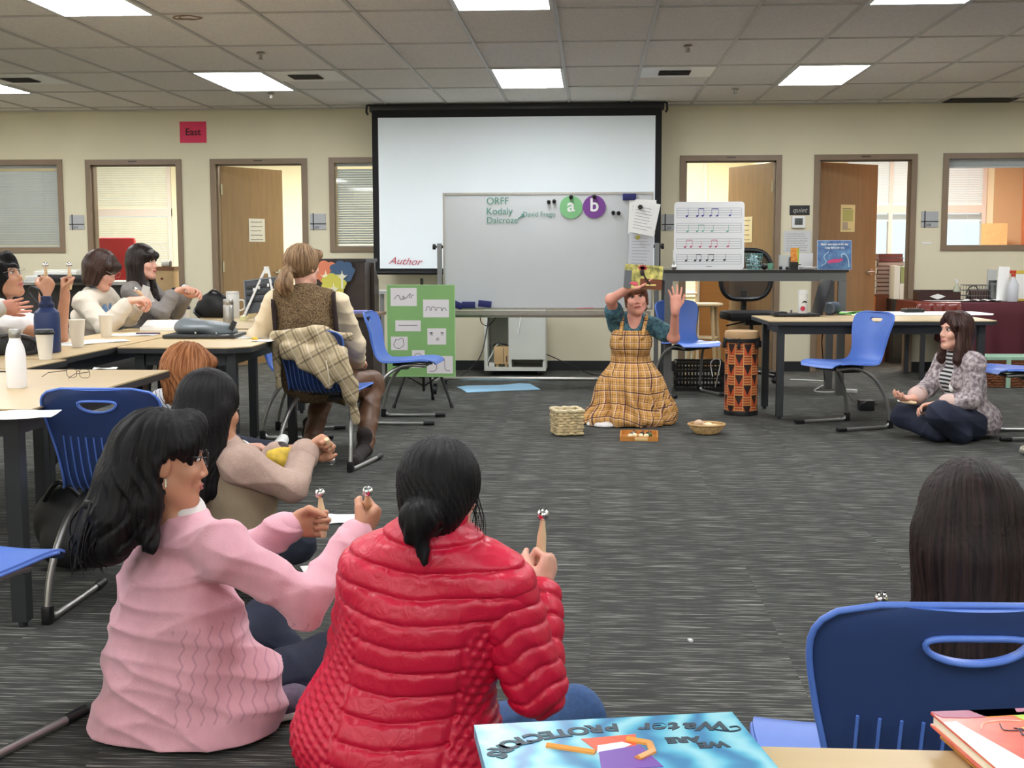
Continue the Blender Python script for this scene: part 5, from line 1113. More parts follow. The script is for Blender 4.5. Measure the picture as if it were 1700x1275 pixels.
solid('flap', [('e', (-.01, .02, .05), (.17, .12, .045), np.eye(3), .03), ('e', (-.1, .05, .06), (.08, .08, .05), np.eye(3), .04), ('e', (.1, 0, .03), (.09, .1, .03), np.eye(3), .04)], M_LE, t, h=.008, disp=folds(.004, [((30, 12, 5), 0, .8), ((-18, 33, 8), 1, .6)]), cut=lambda P: .012-P[:, 2], world=False)
B().box((0, 0, .012), (.42, .30, .022), bev=.009).build('base_tray', mat('dark_grey_leather', (48, 50, 52), .4), t); B().sph((-.02, -.135, .032), .007, 10).sph((.1, -.14, .03), .005, 10).build('stud', M_STEEL, t)
B().box((.17, -.05, .06), (.03, .012, .08), rot=(.1, .5, 0), bev=.003).build('buckle_strap', mat('dark_grey_leather', (48, 50, 52)), t)
c = L1(378, 548); t = thing('steel_thermos', 'slim brushed steel thermos standing by the satchel', 'flask', (c[0], c[1]+.025, Z1)); B().lathe([(0, 0), (.032, 0), (.033, .004), (.033, .155), (.0315, .158), (.033, .161), (.033, .19), (.03, .195), (0, .195)], n=36).build('body', M_STEEL, t)
ZF = .7405
c = fl(387, 527, ZF); t = thing('white_mug', 'tall white mug with lid beside the black display board', 'mug', (c[0], c[1], ZF)); B().lathe([(0, 0), (.045, 0), (.048, .01), (.05, .17), (.048, .175), (.05, .18), (.048, .195), (0, .197)], n=36).build('body', M_WHITE, t)
B().tube(smoothpath([(.048, 0, .13), (.085, 0, .125), (.088, 0, .07), (.05, 0, .05)], 6), .006, 8).build('handle', M_WHITE, t)
for px, py, m, r, lab in ((404, 532, mat('clear_yellow', (216, 212, 160), .2), .028, 'small pale glass jar beside the white mug'), (419, 528, mat('cream_round', (226, 208, 160), .5), .035, 'round cream bun shaped box right of the glass jar')):
    c = fl(px, py, ZF); tag(B().lathe([(0, 0), (r*.9, 0), (r, r*.5), (r*.9, r*1.1), (r*.5, r*1.3), (0, r*1.32)], n=28).build('small_jar', m), lab, 'jar').location = (c[0], c[1], ZF)
c = fl(352, 528, ZF); t = thing('black_handbag', 'black handbag slumped on the far left table', 'bag', (c[0], c[1]+.08, ZF)); M_NYL = mat('black_nylon', (20, 20, 22))
solid('body', [('e', (0, 0, .09), (.13, .07, .10), np.eye(3), .03), ('e', (-.07, 0, .06), (.07, .06, .07), np.eye(3), .03), ('e', (.06, 0, .07), (.09, .06, .08), np.eye(3), .03)], M_NYL, t, h=.008, disp=folds(.006, [((28, 20, 15), 0, .8), ((-20, 10, 35), 2, .6)]), cut=lambda P: -P[:, 2], world=False)
B().tube(smoothpath([(-.12, 0, .10), (-.15, -.02, .05), (-.13, -.05, .03), (-.1, -.04, .0)], 6), .012, 8).tube(smoothpath([(-.06, -.02, .16), (0, -.03, .205), (.06, -.02, .17)], 6), .009, 8).build('strap', M_BLACK, t)
# display board on small easel
c = fl(432, 527, ZF); c = np.array([at(436, 500, 8.9)[0], 8.95, ZF]); t = thing('slotted_display_board', 'dark slotted display board tilted on a white easel', 'display board', c, -.1)
M = Matrix.Rotation(-.22, 4, 'X') @ Matrix.Rotation(-.12, 4, 'Y')
B().box((.0, 0, .18), (.26, .018, .24), M=M).build('board', mat('dark_slot_board', (66, 70, 76), .6), t, smooth=False); B().box((0, 0, .302), (.27, .03, .01), M=M).box((-.135, 0, .18), (.01, .03, .25), M=M).box((.135, 0, .18), (.01, .03, .25), M=M).build('frame', mat('slate_frame', (106, 112, 118), .5), t, smooth=False)
b = B()
for z in (.25, .2, .15): b.box((0, -.014, z), (.24, .01, .02), M=M)
b.build('slot', M_BLACK, t, smooth=False); b = B()
for x, z in ((-.06, .225), (-.02, .235), (.05, .245)): b.cyl(M@Vector((x, -.025, z-.01)), M@Vector((x, -.025, z+.012)), .008, n=10)
b.build('white_peg', M_WHITE, t)
B().tube([(-.15, -.06, 0), (-.02, .09, .37)], .009).tube([(.12, -.06, 0), (.0, .09, .37)], .009).box((-.01, .085, .36), (.035, .02, .05)).tube([(0, .1, .36), (.01, .26, 0)], .008).build('easel', M_WHITE, t)
# reading glasses on the near table
def spectacles(name, lab, loc, rz, m, parent=None, tilt=0, open_=True, s=1.0, M=None):
    b = B()
    for sx in (-1, 1):
        ring = [(sx*(.033*s)+.026*s*math.copysign(abs(math.cos(a))**.7, math.cos(a)), 0, .018*s+.018*s*math.copysign(abs(math.sin(a))**.7, math.sin(a))) for a in np.linspace(0, 2*PI, 25)[:-1]]
        b.tube(ring, .0011*s, 6, closed=True); b.tube([(sx*.059*s, 0, .026*s), (sx*.066*s, .012, .026*s), (sx*.068*s, .09*s, .026*s), (sx*.067*s, .125*s, .012*s)], .0014*s, 6)
    b.tube([(-.008*s, 0, .024*s), (0, -.002, .028*s), (.008*s, 0, .024*s)], .0013*s, 6)
    if parent is not None:
        b.bm.transform(M); return b.build(name, m, parent)
    t = thing(name, lab, 'glasses', loc, rz); b.build('frame', m, t)
    return t
c = L1(130, 627); spectacles('reading_glasses', 'thin black reading glasses lying on the near left table', (c[0], c[1], Z1), -.35+PI, M_BLACK)
c = L1(-2, 618); tag(B().tube([(-.1, 0, .003), (.05, .0, .003)], .003, 6).build('pen', M_BLACK), 'black pen at the left edge behind the white bottle', 'pen').location = tuple(c)
# floor things around the left
c = fl(462, 878); 
t = thing('hand_drum', 'black hand drum with a white head on the floor behind the pink sleeve', 'drum', (fl(460, 885)[0], fl(460, 885)[1]+.08, 0)); zt = .165
Yd_ = fl(460, 885)[1]; t.location = (at(460, 850, 4.55)[0], 4.60, .18); MW[t.name] = Matrix.Translation(t.location)
B().lathe([(.078, -.055), (.081, -.05), (.082, .0), (.080, .006)], n=40).build('shell', M_BLACK, t); B().lathe([(0, .006), (.079, .006), (.081, .002)], n=40).build('drum_head', mat('white_skin', (230, 230, 226), .5), t)
for px, py, w_, d_, rz, lab in ((570, 948, .30, .22, .4, 'white paper on the carpet right of the pink sleeve, nearest'), (556, 862, .24, .2, .1, 'white paper on the carpet beyond the raised bell mallets')):
    paper(lab, px, py, w_, d_, rz, z=.001, group='loose papers on the carpet', rows=0)
c = fl(140, 930); t = thing('black_backpack', 'black backpack on the floor under the left chair', 'bag', (fl(130, 925)[0]+.05, 4.75, 0)); solid('body', [('e', (0, 0, .16), (.17, .11, .17), np.eye(3), .03), ('e', (0, -.09, .1), (.12, .05, .09), np.eye(3), .03)], M_NYL, t, h=.012, disp=folds(.008, [((20, 12, 15), 0, .8), ((-14, 10, 22), 2, .6)]), cut=lambda P: -P[:, 2], world=False)
B().tube(smoothpath([(-.08, -.1, .28), (0, -.14, .36), (.08, -.1, .28)], 6), .01, 8).build('strap', M_BLACK, t)
# counter along the back left
cx = at(95, 470, 11.6)[0]; t = thing('counter_table', 'dark counter with office machines against the left back wall', 'table', (cx-.3, 11.9, 0)); CT = at(100, 468, 11.6)[2]
B().mm((-1.4, -.3, CT-.03), (1.0, .4, CT)).build('top', mat('grey_top', (150, 146, 138), .4), t, smooth=False); B().mm((-1.35, -.25, 0), (.95, .38, CT-.03)).build('base', mat('dark_base', (52, 48, 46), .6), t, smooth=False)
def C_(px, dy=.05): return (at(px, 468, 11.6+dy)[0], 11.6+dy, CT)
t = thing('white_printer', 'long white office machine behind the seated man hands', 'printer', C_(102, .25)); B().box((0, 0, .055), (.42, .28, .09), bev=.01).box((0, .03, .105), (.38, .2, .015), bev=.004).build('body', mat('warm_white_plastic', (206, 206, 198), .5), t); B().mm((-.18, -.145, .02), (.12, -.139, .04)).build('slot', M_BLACK, t, smooth=False)
t = thing('black_machine', 'low black machine in front of the white printer', 'device', C_(108, -.12)); B().box((0, 0, .035), (.44, .2, .07), bev=.008).build('body', M_BLACK, t); B().mm((.0, -.104, .03), (.1, -.099, .045)).build('label_strip', mat('pale_print', (180, 180, 176)), t, smooth=False)
t = thing('blue_cup', 'blue cup on the back counter behind raised bell hands', 'cup', (C_(79, .1)[0], 11.7, CT+.072)); B().lathe([(0, 0), (.034, 0), (.038, .07), (.036, .07), (.03, .01)], n=28).build('cup', mat('cobalt', (40, 66, 160), .4), t); t.location.z = CT; MW[t.name] = Matrix.Translation(t.location)
t = thing('paper_stack', 'white paper stack on the back counter at the left', 'paper', C_(66, -.1)); 
for k in range(5): B().box((.004*(k % 2), 0, .006+.012*k), (.2, .22, .010), rz=.05*k).build('sheet', M_PAPER, t, smooth=False)
# red armchair and rack seen in the first office
c = at(190, 430, 14.2); t = thing('red_chair', 'red vinyl chair back seen through the first doorway', 'chair', (c[0], 14.3, 0), .15); M_RED = mat('red_vinyl', (176, 40, 46), .5)
zt = at(190, 394, 14.2)[2]; B().box((0, 0, zt-.28), (.42, .11, .56), bev=.04).box((0, -.06, zt-.22), (.40, .04, .02)).build('backrest', M_RED, t)
B().box((0, -.18, .5), (.5, .5, .12), bev=.04).build('seat', M_RED, t); B().cyl((0, -.15, 0), (0, -.15, .45), .03).box((0, -.15, .03), (.5, .05, .04)).box((0, -.15, .03), (.05, .5, .04)).build('base', M_BLACK, t)
c = at(268, 500, 13.6); zt = at(268, 449, 13.5)[2]; t = thing('pine_cabinet', 'pale wooden cabinet seen low in the first doorway', 'cabinet', (c[0]+.02, 13.7, 0)); B().mm((-.2, -.2, 0), (.16, .2, zt)).build('body', M_PINE, t, smooth=False); B().mm((-.21, -.21, zt), (.17, .21, zt+.04)).build('top_board', mat('mid_brown', (128, 84, 54), .5), t, smooth=False); B().cyl((.03, -.2, zt-.09), (.03, -.215, zt-.09), .012).build('knob', mat('dark_red_knob', (110, 40, 30)), t)
t = thing('wire_document_rack', 'white wire document rack on the pale cabinet', 'rack', (at(263, 440, 13.6)[0], 13.62, zt+.041), .3); b = B()
for k in range(6): b.tube([(-.09, 0, .03+.045*k), (.09, .0, .03+.045*k)], .0035, 5)
for x in (-.09, -.03, .03, .09): b.tube([(x, 0, 0), (x*.9, .04, .27)], .0035, 5)
b.build('wire_frame', mat('white_wire', (236, 236, 232), .5), t); B().box((0, -.02, .02), (.18, .12, .004)).build('papers', M_PAPER, t, smooth=False)
t = thing('white_roll', 'white paper roll with a grey end on the pale cabinet', 'roll', (at(277, 452, 13.52)[0], 13.52, zt+.041)); B().cyl((-.05, 0, .032), (.04, 0, .032), .032, n=24).build('roll', M_WHITE, t); B().cyl((.04, 0, .032), (.05, 0, .032), .032, n=24).build('end_cap', mat('grey_cap', (90, 90, 92)), t)
# ================================================================ picture books on the front table
def wp_book():
    z = .7405+.012; q = [fl(787, 1205, z), fl(1215, 1183, z), fl(1275, 1290, z)]
    u = (q[1]-q[0]); W_ = np.linalg.norm(u); ang = math.atan2(u[1], u[0]); H_ = W_*1.0
    ctr = (q[0]+q[1])/2; M = Matrix.Translation(Vector(ctr)) @ Matrix.Rotation(ang, 4, 'Z'); t = thing('water_protectors_book', 'turquoise picture book titled We Are Water Protectors on the front table', 'book', (ctr[0], ctr[1], .7405), ang)
    m = bpy.data.materials.new('watery_cover'); m.use_nodes = True; nt = m.node_tree; bs = nt.nodes['Principled BSDF']; bs.inputs['Roughness'].default_value = .25
    tc = N(nt, 'ShaderNodeTexCoord'); wv = N(nt, 'ShaderNodeTexWave'); wv.inputs['Scale'].default_value = 6; wv.inputs['Distortion'].default_value = 9; wv.inputs['Detail'].default_value = 3; wv.inputs['Detail Scale'].default_value = 1.2
    nt.links.new(tc.outputs['Object'], wv.inputs['Vector']); r = N(nt, 'ShaderNodeValToRGB'); e = r.color_ramp.elements; e[0].color = (*lin((74, 134, 176)), 1); e[1].color = (*lin((150, 210, 220)), 1); k = e.new(.5); k.color = (*lin((96, 178, 206)), 1)
    nt.links.new(wv.outputs[1], r.inputs[0]); nt.links.new(r.outputs[0], bs.inputs['Base Color'])
    B().mm((-W_/2, -H_, .0), (W_/2, 0, .0025)).mm((-W_/2, -H_, .0105), (W_/2, 0, .013)).mm((-W_/2, -H_, .0025), (-W_/2+.003, 0, .0105)).build('cover', m, t, smooth=False)
    B().mm((-W_/2+.003, -H_+.003, .003), (W_/2-.003, -.004, .0102)).build('page_block', M_PAPER, t, smooth=False)
    Z = .0133
    # lettering reads from the far side of the table: it is upside down here
    def up(s, x, y, size, rot, sx=1, shear=0, bold=.0012):
        X = M @ Matrix.Translation((x, y, Z-.0)) @ Matrix.Rotation(PI+rot, 4, 'Z'); X = Matrix.Translation((0, 0, -.012)) @ X
        text('title', s, size, X, mat('navy_ink', (24, 50, 66), .5), t, depth=.0004, sx=sx, shear=shear, bold=bold)
    for k, (ch, x, y, rot) in enumerate((('P', .002, -.026, -.10), ('R', -.016, -.028, -.04), ('O', -.034, -.031, .02), ('T', -.052, -.034, .10), ('E', -.067, -.0375, .18), ('C', -.082, -.042, .26), ('T', -.096, -.048, .36), ('O', -.108, -.056, .5), ('R', -.118, -.067, .7), ('S', -.124, -.080, .9))): up(ch, x, y, .027, rot)
    for ch, x, y, rot in (('W', .108, -.036, -.08), ('a', .084, -.036, -.06), ('t', .068, -.033, -.05), ('e', .053, -.033, -.03), ('r', .038, -.031, .02)): up(ch, x, y, .031, rot, shear=.25)
    up('ARE', .066, -.068, .019, -.03); up('WE', .092, -.084, .019, -.03)
    B().tube(smoothpath([(.104, -.046, Z), (.120, -.054, Z), (.131, -.05, Z), (.13, -.042, Z), (.122, -.043, Z)], 5), .0012, 6).build('title_flourish', mat('navy_ink', (24, 50, 66)), t)
    # generic figure: orange fan, purple and skin coloured strokes
    F_ = Matrix.Translation((0, 0, Z+.0001))
    B().poly([(-.035, -.053), (.022, -.048), (.012, -.10), (-.02, -.10)], .0006, F_).build('orange_shape', mat('orange_red_print', (222, 84, 50), .4), t, smooth=False)
    B().poly([(-.022, -.072), (.004, -.066), (.012, -.074), (-.004, -.086), (-.026, -.09)], .0008, F_).build('white_shape', mat('white_print', (228, 228, 236), .4), t, smooth=False)
    B().poly([(-.024, -.088), (.02, -.076), (.03, -.13), (-.03, -.13)], .0009, F_).build('purple_shape', mat('purple_print', (112, 70, 160), .4), t, smooth=False)
    B().tube([(.010, -.062, Z), (.030, -.075, Z), (.028, -.095, Z), (.010, -.11, Z)], .0045, 6).build('arm_shape', mat('tan_print', (222, 150, 70), .4), t); B().tube([(-.072, -.066, Z), (-.05, -.078, Z), (-.028, -.09, Z)], .004, 6).build('arm_shape', mat('tan_print', (222, 150, 70), .4), t)
wp_book()
M_REDC = mat('red_print_cover', (206, 84, 80), .25, noise=.12, nscale=14, c2=(226, 120, 96)); 
def red_books():
    z = .7405+.03; a = fl(1545, 1182, z); u = fl(1700, 1176, z)-a; ang = math.atan2(u[1], u[0])
    for k, (dz, dx, dy, m, nm, lab) in enumerate(((.0, .012, .006, mat('orange_spine', (206, 140, 60), .4), 'grey_picture_book', 'lower grey and orange picture book at the right front corner'), (.015, 0, 0, M_REDC, 'red_picture_book', 'red patterned picture book, topmost at the right front corner'))):
        t = thing(nm, lab, 'book', (a[0]+dx, a[1]+dy, .7405+dz), ang)
        B().mm((0, -.26, 0), (.22, 0, .0025)).mm((0, -.26, .0125), (.22, 0, .015)).build('cover', m, t, smooth=False); B().mm((.002, -.258, .0028), (.217, -.003, .0122)).build('page_block', mat('cream_pages', (236, 228, 206), .7), t, smooth=False)
        if k:
            Z = .0152; F_ = Matrix.Translation((0, 0, Z))
            for pts, c in (([(0, 0), (.22, 0), (.22, -.012), (.03, -.02), (.005, -.016)], (170, 92, 120)), ([(.04, -.0), (.09, 0), (.085, -.018), (.05, -.02)], (232, 170, 80)), ([(.078, -.012), (.12, -.006), (.13, -.03), (.085, -.036)], (176, 206, 60)), ([(0, -.03), (.014, -.028), (.05, -.2), (.02, -.25), (0, -.25)], (244, 240, 232)), ([(.07, -.05), (.1, -.045), (.11, -.06), (.08, -.064)], (240, 186, 90))):
                B().poly(pts, .0006, F_).build('print_patch', mat('patch_%d' % c[1], c, .35), t, smooth=False)
            b = B(); b.tube(smoothpath([(.03, -.05, Z), (.04, -.035, Z), (.06, -.03, Z), (.08, -.034, Z)], 5), .0009, 5); b.build('pale_curve', mat('pale_pink_print', (244, 190, 170)), t)
            b = B(); rr = random.Random(8)
            for q in range(7): x, y = .06+.02*q*.6, -.05-.012*(q % 3); b.tube(smoothpath([(x+rr.uniform(-.01, .01), y+rr.uniform(-.012, .012), Z+.0004) for _ in range(5)], 4), .0006, 5)
            b.build('scribble', mat('grey_ink', (90, 70, 80)), t)
red_books()
z = .7405; a = fl(1612, 1170, z+.01); t = thing('dark_folder', 'dark grey folder under the red picture books', 'folder', (a[0]+.1, a[1]-.0, z), 0); t.location = (.50, 1.36, z); MW[t.name] = Matrix.Translation(t.location)
bpy.data.objects.remove(t)
# ================================================================ people
def frame(f, u):
    f = unit(f); u = A3(u); u = unit(u-f*(u@f)); r = np.cross(f, u); return np.array([r, f, u])
def head_prims(c, R, s=1.0):
    W = lambda x, y, z: A3(c)+s*(np.array([x, y, z])@R)
    E = lambda p, r, k=.012: ('e', W(*p), tuple(s*q for q in r), R, k)
    P = [E((0, -.012, .032), (.073, .092, .086)), E((0, .028, -.028), (.059, .062, .082), .03), E((0, .066, -.095), (.021, .018, .016), .03),
         ('c', W(-.048, .0, -.058), W(-.014, .066, -.094), .02*s, .014*s, .03), ('c', W(.048, .0, -.058), W(.014, .066, -.094), .02*s, .014*s, .03),
         E((-.036, .062, -.024), (.023, .02, .02), .02), E((.036, .062, -.024), (.023, .02, .02), .02),
         ('-e', W(-.031, .098, .012), (.019*s, .02*s, .012*s), R, .014), ('-e', W(.031, .098, .012), (.019*s, .02*s, .012*s), R, .014),
         ('c', W(-.042, .076, .032), W(-.012, .086, .030), .007*s, .006*s, .012), ('c', W(.042, .076, .032), W(.012, .086, .030), .007*s, .006*s, .012),
         ('c', W(0, .084, .016), W(0, .101, -.026), .006*s, .0095*s, .012), E((-.011, .093, -.032), (.008, .01, .007), .006), E((.011, .093, -.032), (.008, .01, .007), .006),
         E((0, .084, -.058), (.024, .012, .014), .014),
         E((-.076, -.004, -.004), (.007, .019, .031), .006), E((.076, -.004, -.004), (.007, .019, .031), .006)]
    return P, W
def hand_prims(w, d, pal, right, curl=.3, k=.006, s=1.0, spread=.12, thumb=.5):
    d = unit(d); pal = A3(pal); pal = unit(pal-d*(pal@d)); side = np.cross(d, pal)*(1 if right else -1)
    w = A3(w); P = []
    R = np.array([side, d, pal])
    P.append(('e', w+d*.048*s+side*.002, (.041*s, .054*s, .017*s), R, .02)); P.append(('c', w-d*.02, w+d*.03*s, .025*s, .024*s, .02, pal, .72))
    L = [.070, .080, .074, .058]; off = [.030, .010, -.011, -.030]; cs = curl if hasattr(curl, '__len__') else [curl]*4
    for q in range(4):
        b = w+d*(.088-.006*abs(q-1))*s+side*off[q]*s; dr = unit(d+side*spread*(1.2-q)*.8); l = L[q]*s; th = 0
        seg = [(.46, 75), (.31, 95), (.23, 60)]; p = b-dr*.02*s
        P.append(('c', p, b, .0095*s, .0092*s, .012)); p = b
        for g_, (fr, a) in enumerate(seg):
            th += math.radians(a)*cs[q]; v = dr*math.cos(th)+pal*math.sin(th); n_ = p+v*l*fr
            P.append(('c', p, n_, (.0088-.0007*g_)*s, (.0082-.0009*g_)*s, .003)); p = n_
    t0 = w+d*.022*s+side*.028*s+pal*.004; v1 = unit(d*.65+side*(.75-.35*thumb)+pal*(.25+.5*thumb)); p1 = t0+v1*.04*s; v2 = unit(d*.8+side*(.35-.75*thumb)+pal*(.15+.7*thumb)); p2 = p1+v2*.031*s; v3 = unit(d*.85+side*(.2-.9*thumb)+pal*.4*thumb); p3 = p2+v3*.024*s
    P += [('c', t0, p1, .0155*s, .0115*s, .014), ('c', p1, p2, .0105*s, .0095*s, .004), ('c', p2, p3, .0095*s, .0072*s, .003)]
    return P
def limb(a, b, ra, rb, k=.03, bulge=None):
    return [('c', a, b, ra, rb, k)]
def grip(w, d, s, right=True, c=(.95, 1.0, 1.05, 1.1), t=.85):     # hand closed round a stick that runs along s, and the middle of the grip
    d = unit(d); s = A3(s); s = unit(s-d*(s@d)); p = np.cross(s, d)*(1 if right else -1); return dict(d=d, p=p, c=list(c), t=t), A3(w)+d*.080+p*.026, s
SKIN = {'light': (222, 168, 146), 'warm': (206, 158, 128), 'tan': (190, 138, 108), 'brown': (150, 100, 74), 'rosy': (226, 160, 140)}
HAIRC = {}
def hair_mat(name, c, c2, sc_=1, rough=.5):
    if name in MC: return MC[name]
    m = bpy.data.materials.new(name); m.use_nodes = True; nt = m.node_tree; b = nt.nodes['Principled BSDF']
    at_ = N(nt, 'ShaderNodeAttribute'); at_.attribute_name = 'cloth'; n = N(nt, 'ShaderNodeTexNoise'); n.inputs['Scale'].default_value = 1; n.inputs['Detail'].default_value = 5
    nt.links.new(at_.outputs['Vector'], n.inputs['Vector']); r = N(nt, 'ShaderNodeValToRGB'); e = r.color_ramp.elements; e[0].position = .38; e[1].position = .68; e[0].color = (*lin(c), 1); e[1].color = (*lin(c2), 1)
    nt.links.new(n.outputs[0], r.inputs[0]); nt.links.new(r.outputs[0], b.inputs['Base Color']); b.inputs['Roughness'].default_value = rough; b.inputs['Specular IOR Level'].default_value = .2
    bp = N(nt, 'ShaderNodeBump'); bp.inputs['Strength'].default_value = .7; bp.inputs['Distance'].default_value = .006; nt.links.new(n.outputs[0], bp.inputs['Height']); nt.links.new(bp.outputs[0], b.inputs['Normal'])
    MC[name] = m; return m
def hair_uv(c, R, dens=34):
    def g(V):
        q = (V-A3(c))@R.T; az = np.arctan2(q[:, 0], -q[:, 1]); rad = np.hypot(q[:, 0], q[:, 1])
        return np.stack([az*dens*.55+0*rad, q[:, 2]*5, rad*25], 1)
    return g
def strands(c, R, amp=.002, dens=1.0):
    Rt = R.T.astype(f32)
    def g(P, d):
        q = (P-A3(c).astype(f32))@Rt; az = np.arctan2(q[:, 0], -q[:, 1])+.25*np.sin(q[:, 2]*14)+.1*np.sin(q[:, 2]*31+q[:, 0]*20)
        return amp*(np.sin(az*23*dens+q[:, 2]*5)+.6*np.sin(az*41*dens-q[:, 2]*9+1)+.4*np.sin(az*67*dens))
    return g
def person(lab, base, J, skin, clothes, hair, hand=None, s=1.0, h=.006, hh=.006, legs=True, face=True, group='people sitting on the floor and at the tables', lips=(176, 92, 88), body_scale=1.0, arm=.038, name='person'):
    """J: joints in the room. clothes: callables(J, prims) -> parts. hair: callable"""
    t = thing(name, lab, 'person', base, 0, group); J = {k: A3(v) for k, v in J.items()}
    R = frame(J['hf'], J.get('hu', (0, 0, 1))); J['R'] = R; HP, W = head_prims(J['head'], R, s); J['W'] = W
    up = unit(J['neck']-J['pel']); rt = unit(J['shR']-J['shL']); fw = np.cross(up, rt); fw = unit(fw); rt = unit(np.cross(fw, up)); T_ = np.array([rt, fw, up]); J['T'] = T_
    bs = body_scale; J['che'] = J.get('che', J['pel']*.38+J['neck']*.62)
    sw = np.linalg.norm(J['shR']-J['shL'])/2
    torso = [('e', J['che'], (min(.16, sw*.92)*bs, .108*bs, .17), T_, .05), ('e', J['pel']+up*.03, (.165*bs, .12*bs, .12), T_, .06), ('e', (J['che']+J['pel'])/2, (.135*bs, .10*bs, .15), T_, .06),
             ('c', J['neck']-up*.03, J['shL'], .052, .052, .05), ('c', J['neck']-up*.03, J['shR'], .052, .052, .05)]
    bust = [('e', J['che']+fw*.075*bs+rt*.065+up*.01, (.06, .05, .06), T_, .04), ('e', J['che']+fw*.075*bs-rt*.065+up*.01, (.06, .05, .06), T_, .04)]
    neck = [('c', J['neck']-up*.03, W(0, -.012, -.05), .05, .046, .03)]
    arms = {}
    for sd in 'LR':
        arms[sd+'u'] = [('c', J['sh'+sd], J['el'+sd], .050*arm/.038, arm, .03)]; arms[sd+'f'] = [('c', J['el'+sd], J['wr'+sd], arm, .026, .025)]
    leg = {}
    if legs:
        for sd in 'LR':
            leg[sd+'t'] = [('c', J['hip'+sd], J['kn'+sd], .085*bs, .058, .04)]; leg[sd+'s'] = [('c', J['kn'+sd], J['an'+sd], .057, .038, .03)]
    hands = []
    for sd in 'LR':
        hd = (hand or {}).get(sd)
        if hd: hands += hand_prims(J['wr'+sd], hd['d'], hd['p'], sd == 'R', hd.get('c', .35), thumb=hd.get('t', .5), spread=hd.get('sp', .12), s=hd.get('s', 1.0))
    body = torso+bust+neck+arms['Lu']+arms['Ru']+arms['Lf']+arms['Rf']+[p for q in leg.values() for p in q]+HP+hands
    m = mat('skin_'+skin, SKIN[skin], .48, noise=.05, nscale=18, sss=.12, bump=.04, bscale=120)
    solid('body', body, m, t, h=hh)
    if face:
        b = B(); Rm = Matrix(((R[0][0], R[1][0], R[2][0]), (R[0][1], R[1][1], R[2][1]), (R[0][2], R[1][2], R[2][2]))).to_4x4()
        for sx in (-1, 1):
            b = B(); b.sph((0, 0, 0), .0118*s, 14, (1.05, .8, .62), M=Rm); 
            for v in b.bm.verts: v.co += Vector(W(sx*.031, .0765, .012))
            e_ = b.build('eye', mat('eye_white', (226, 220, 214), .3), t, world=True)
            b = B(); b.sph((0, 0, 0), .0062*s, 12, (1, .5, 1), M=Rm)
            for v in b.bm.verts: v.co += Vector(W(sx*.031, .0852, .012))
            b.build('iris', mat('dark_iris', (44, 30, 24), .2), e_, world=False); e_.children[0].data.transform(root_inv(t))
            B().tube([W(sx*.046, .078, .027), W(sx*.03, .0875, .033), W(sx*.014, .089, .029)], .0026*s, 6).build('eyebrow', mat('brow', (52, 38, 32), .7), t, world=True)
            B().tube([W(sx*.043, .079, .0155), W(sx*.031, .0885, .0195), W(sx*.020, .086, .015)], .0016*s, 6).build('eyelash', mat('lash', (40, 28, 26), .7), t, world=True)
        B().tube(smoothpath([W(-.021, .0885, -.058), W(-.008, .097, -.0545), W(0, .0965, -.056), W(.008, .097, -.0545), W(.021, .0885, -.058)], 4), .0032*s, 8).tube(smoothpath([W(-.019, .0885, -.060), W(0, .097, -.0645), W(.019, .0885, -.060)], 4), .0042*s, 8).build('lips', mat('lips', lips, .4), t, world=True)
    D_ = dict(t=t, J=J, torso=torso+bust, bust=bust, neck=neck, arms=arms, leg=leg, up=up, rt=rt, fw=fw, T=T_, W=W, R=R, bs=bs, HP=HP, m=m)
    hair(D_)
    for c in clothes: c(D_)
    return D_
def below(z0, z1=None):      # keep only what is above the level z0 (clip at the floor)
    return lambda P: z0-P[:, 2]
def plane_cut(p, n):         # removes the side the normal points to
    p = A3(p).astype(f32); n = unit(n).astype(f32); return lambda P: (P-p)@n
def garment(name, m, prims, infl, disp=None, cut=None, uv=None, h=.006):
    return lambda D: solid(name, prims(D) if callable(prims) else prims, m, D['t'], h=h, infl=infl, disp=disp(D) if callable(disp) and disp.__name__ == 'mk' else disp, cut=cut(D) if cut else None, uv=uv(D) if uv else None)
def creases(amp, dirs, sharp=.7):      # cloth wrinkles: soft ridges that come and go
    def g(P, d=None):
        s = np.zeros(len(P), f32); msk = .5+.5*np.sin(P@np.array([9.3, 6.1, -7.7], f32)+1.1*np.sin(P@np.array([-4.1, 11.3, 6.7], f32)))
        for k, (v, ph, wv) in enumerate(dirs):
            wrp = wv*(np.sin(P@np.array([6.1, -7.3, 8.7], f32)*(1+.25*k)+ph*2)+.5*np.sin(P@np.array([-13.1, 9.3, 5.7], f32)+ph)); s += (1-np.abs(np.sin(P@np.array(v, f32)*.5+ph+wrp)))**1.6*(msk if k % 2 else 1-.6*msk)
        return (amp*(s-.5)).astype(f32)
    return g
FOLD = creases(.007, [((34, 9, 45), 0, .9), ((-25, 32, 38), 1.3, .8), ((12, -14, 64), 2.2, .7)])
FOLD_S = creases(.004, [((60, 19, 45), 0, .9), ((-45, 52, 58), 1.3, .8), ((18, -34, 90), 2.2, .7)])
def scale_hair(D, prims, m, carve=True, amp=.002, h=.006, dens=1.0, face=None, infl=0):
    W, R = D['W'], D['R']; P = [(p[0], W(*p[1]), p[2], R, p[3]) if p[0].endswith('e') else (p[0], W(*p[1]), W(*p[2]), p[3], p[4], p[5]) for p in prims]
    if carve:
        f_ = face or ((0, .112, -.042), (.062, .062, .088)); P.append(('-e', W(*f_[0]), f_[1], R, .012))
    solid('hair', P, m, D['t'], h=h, disp=strands(W(0, 0, 0), R, amp, dens), uv=hair_uv(W(0, 0, 0), R))
CAP = [('e', (0, -.014, .036), (.088, .106, .10), .02)]
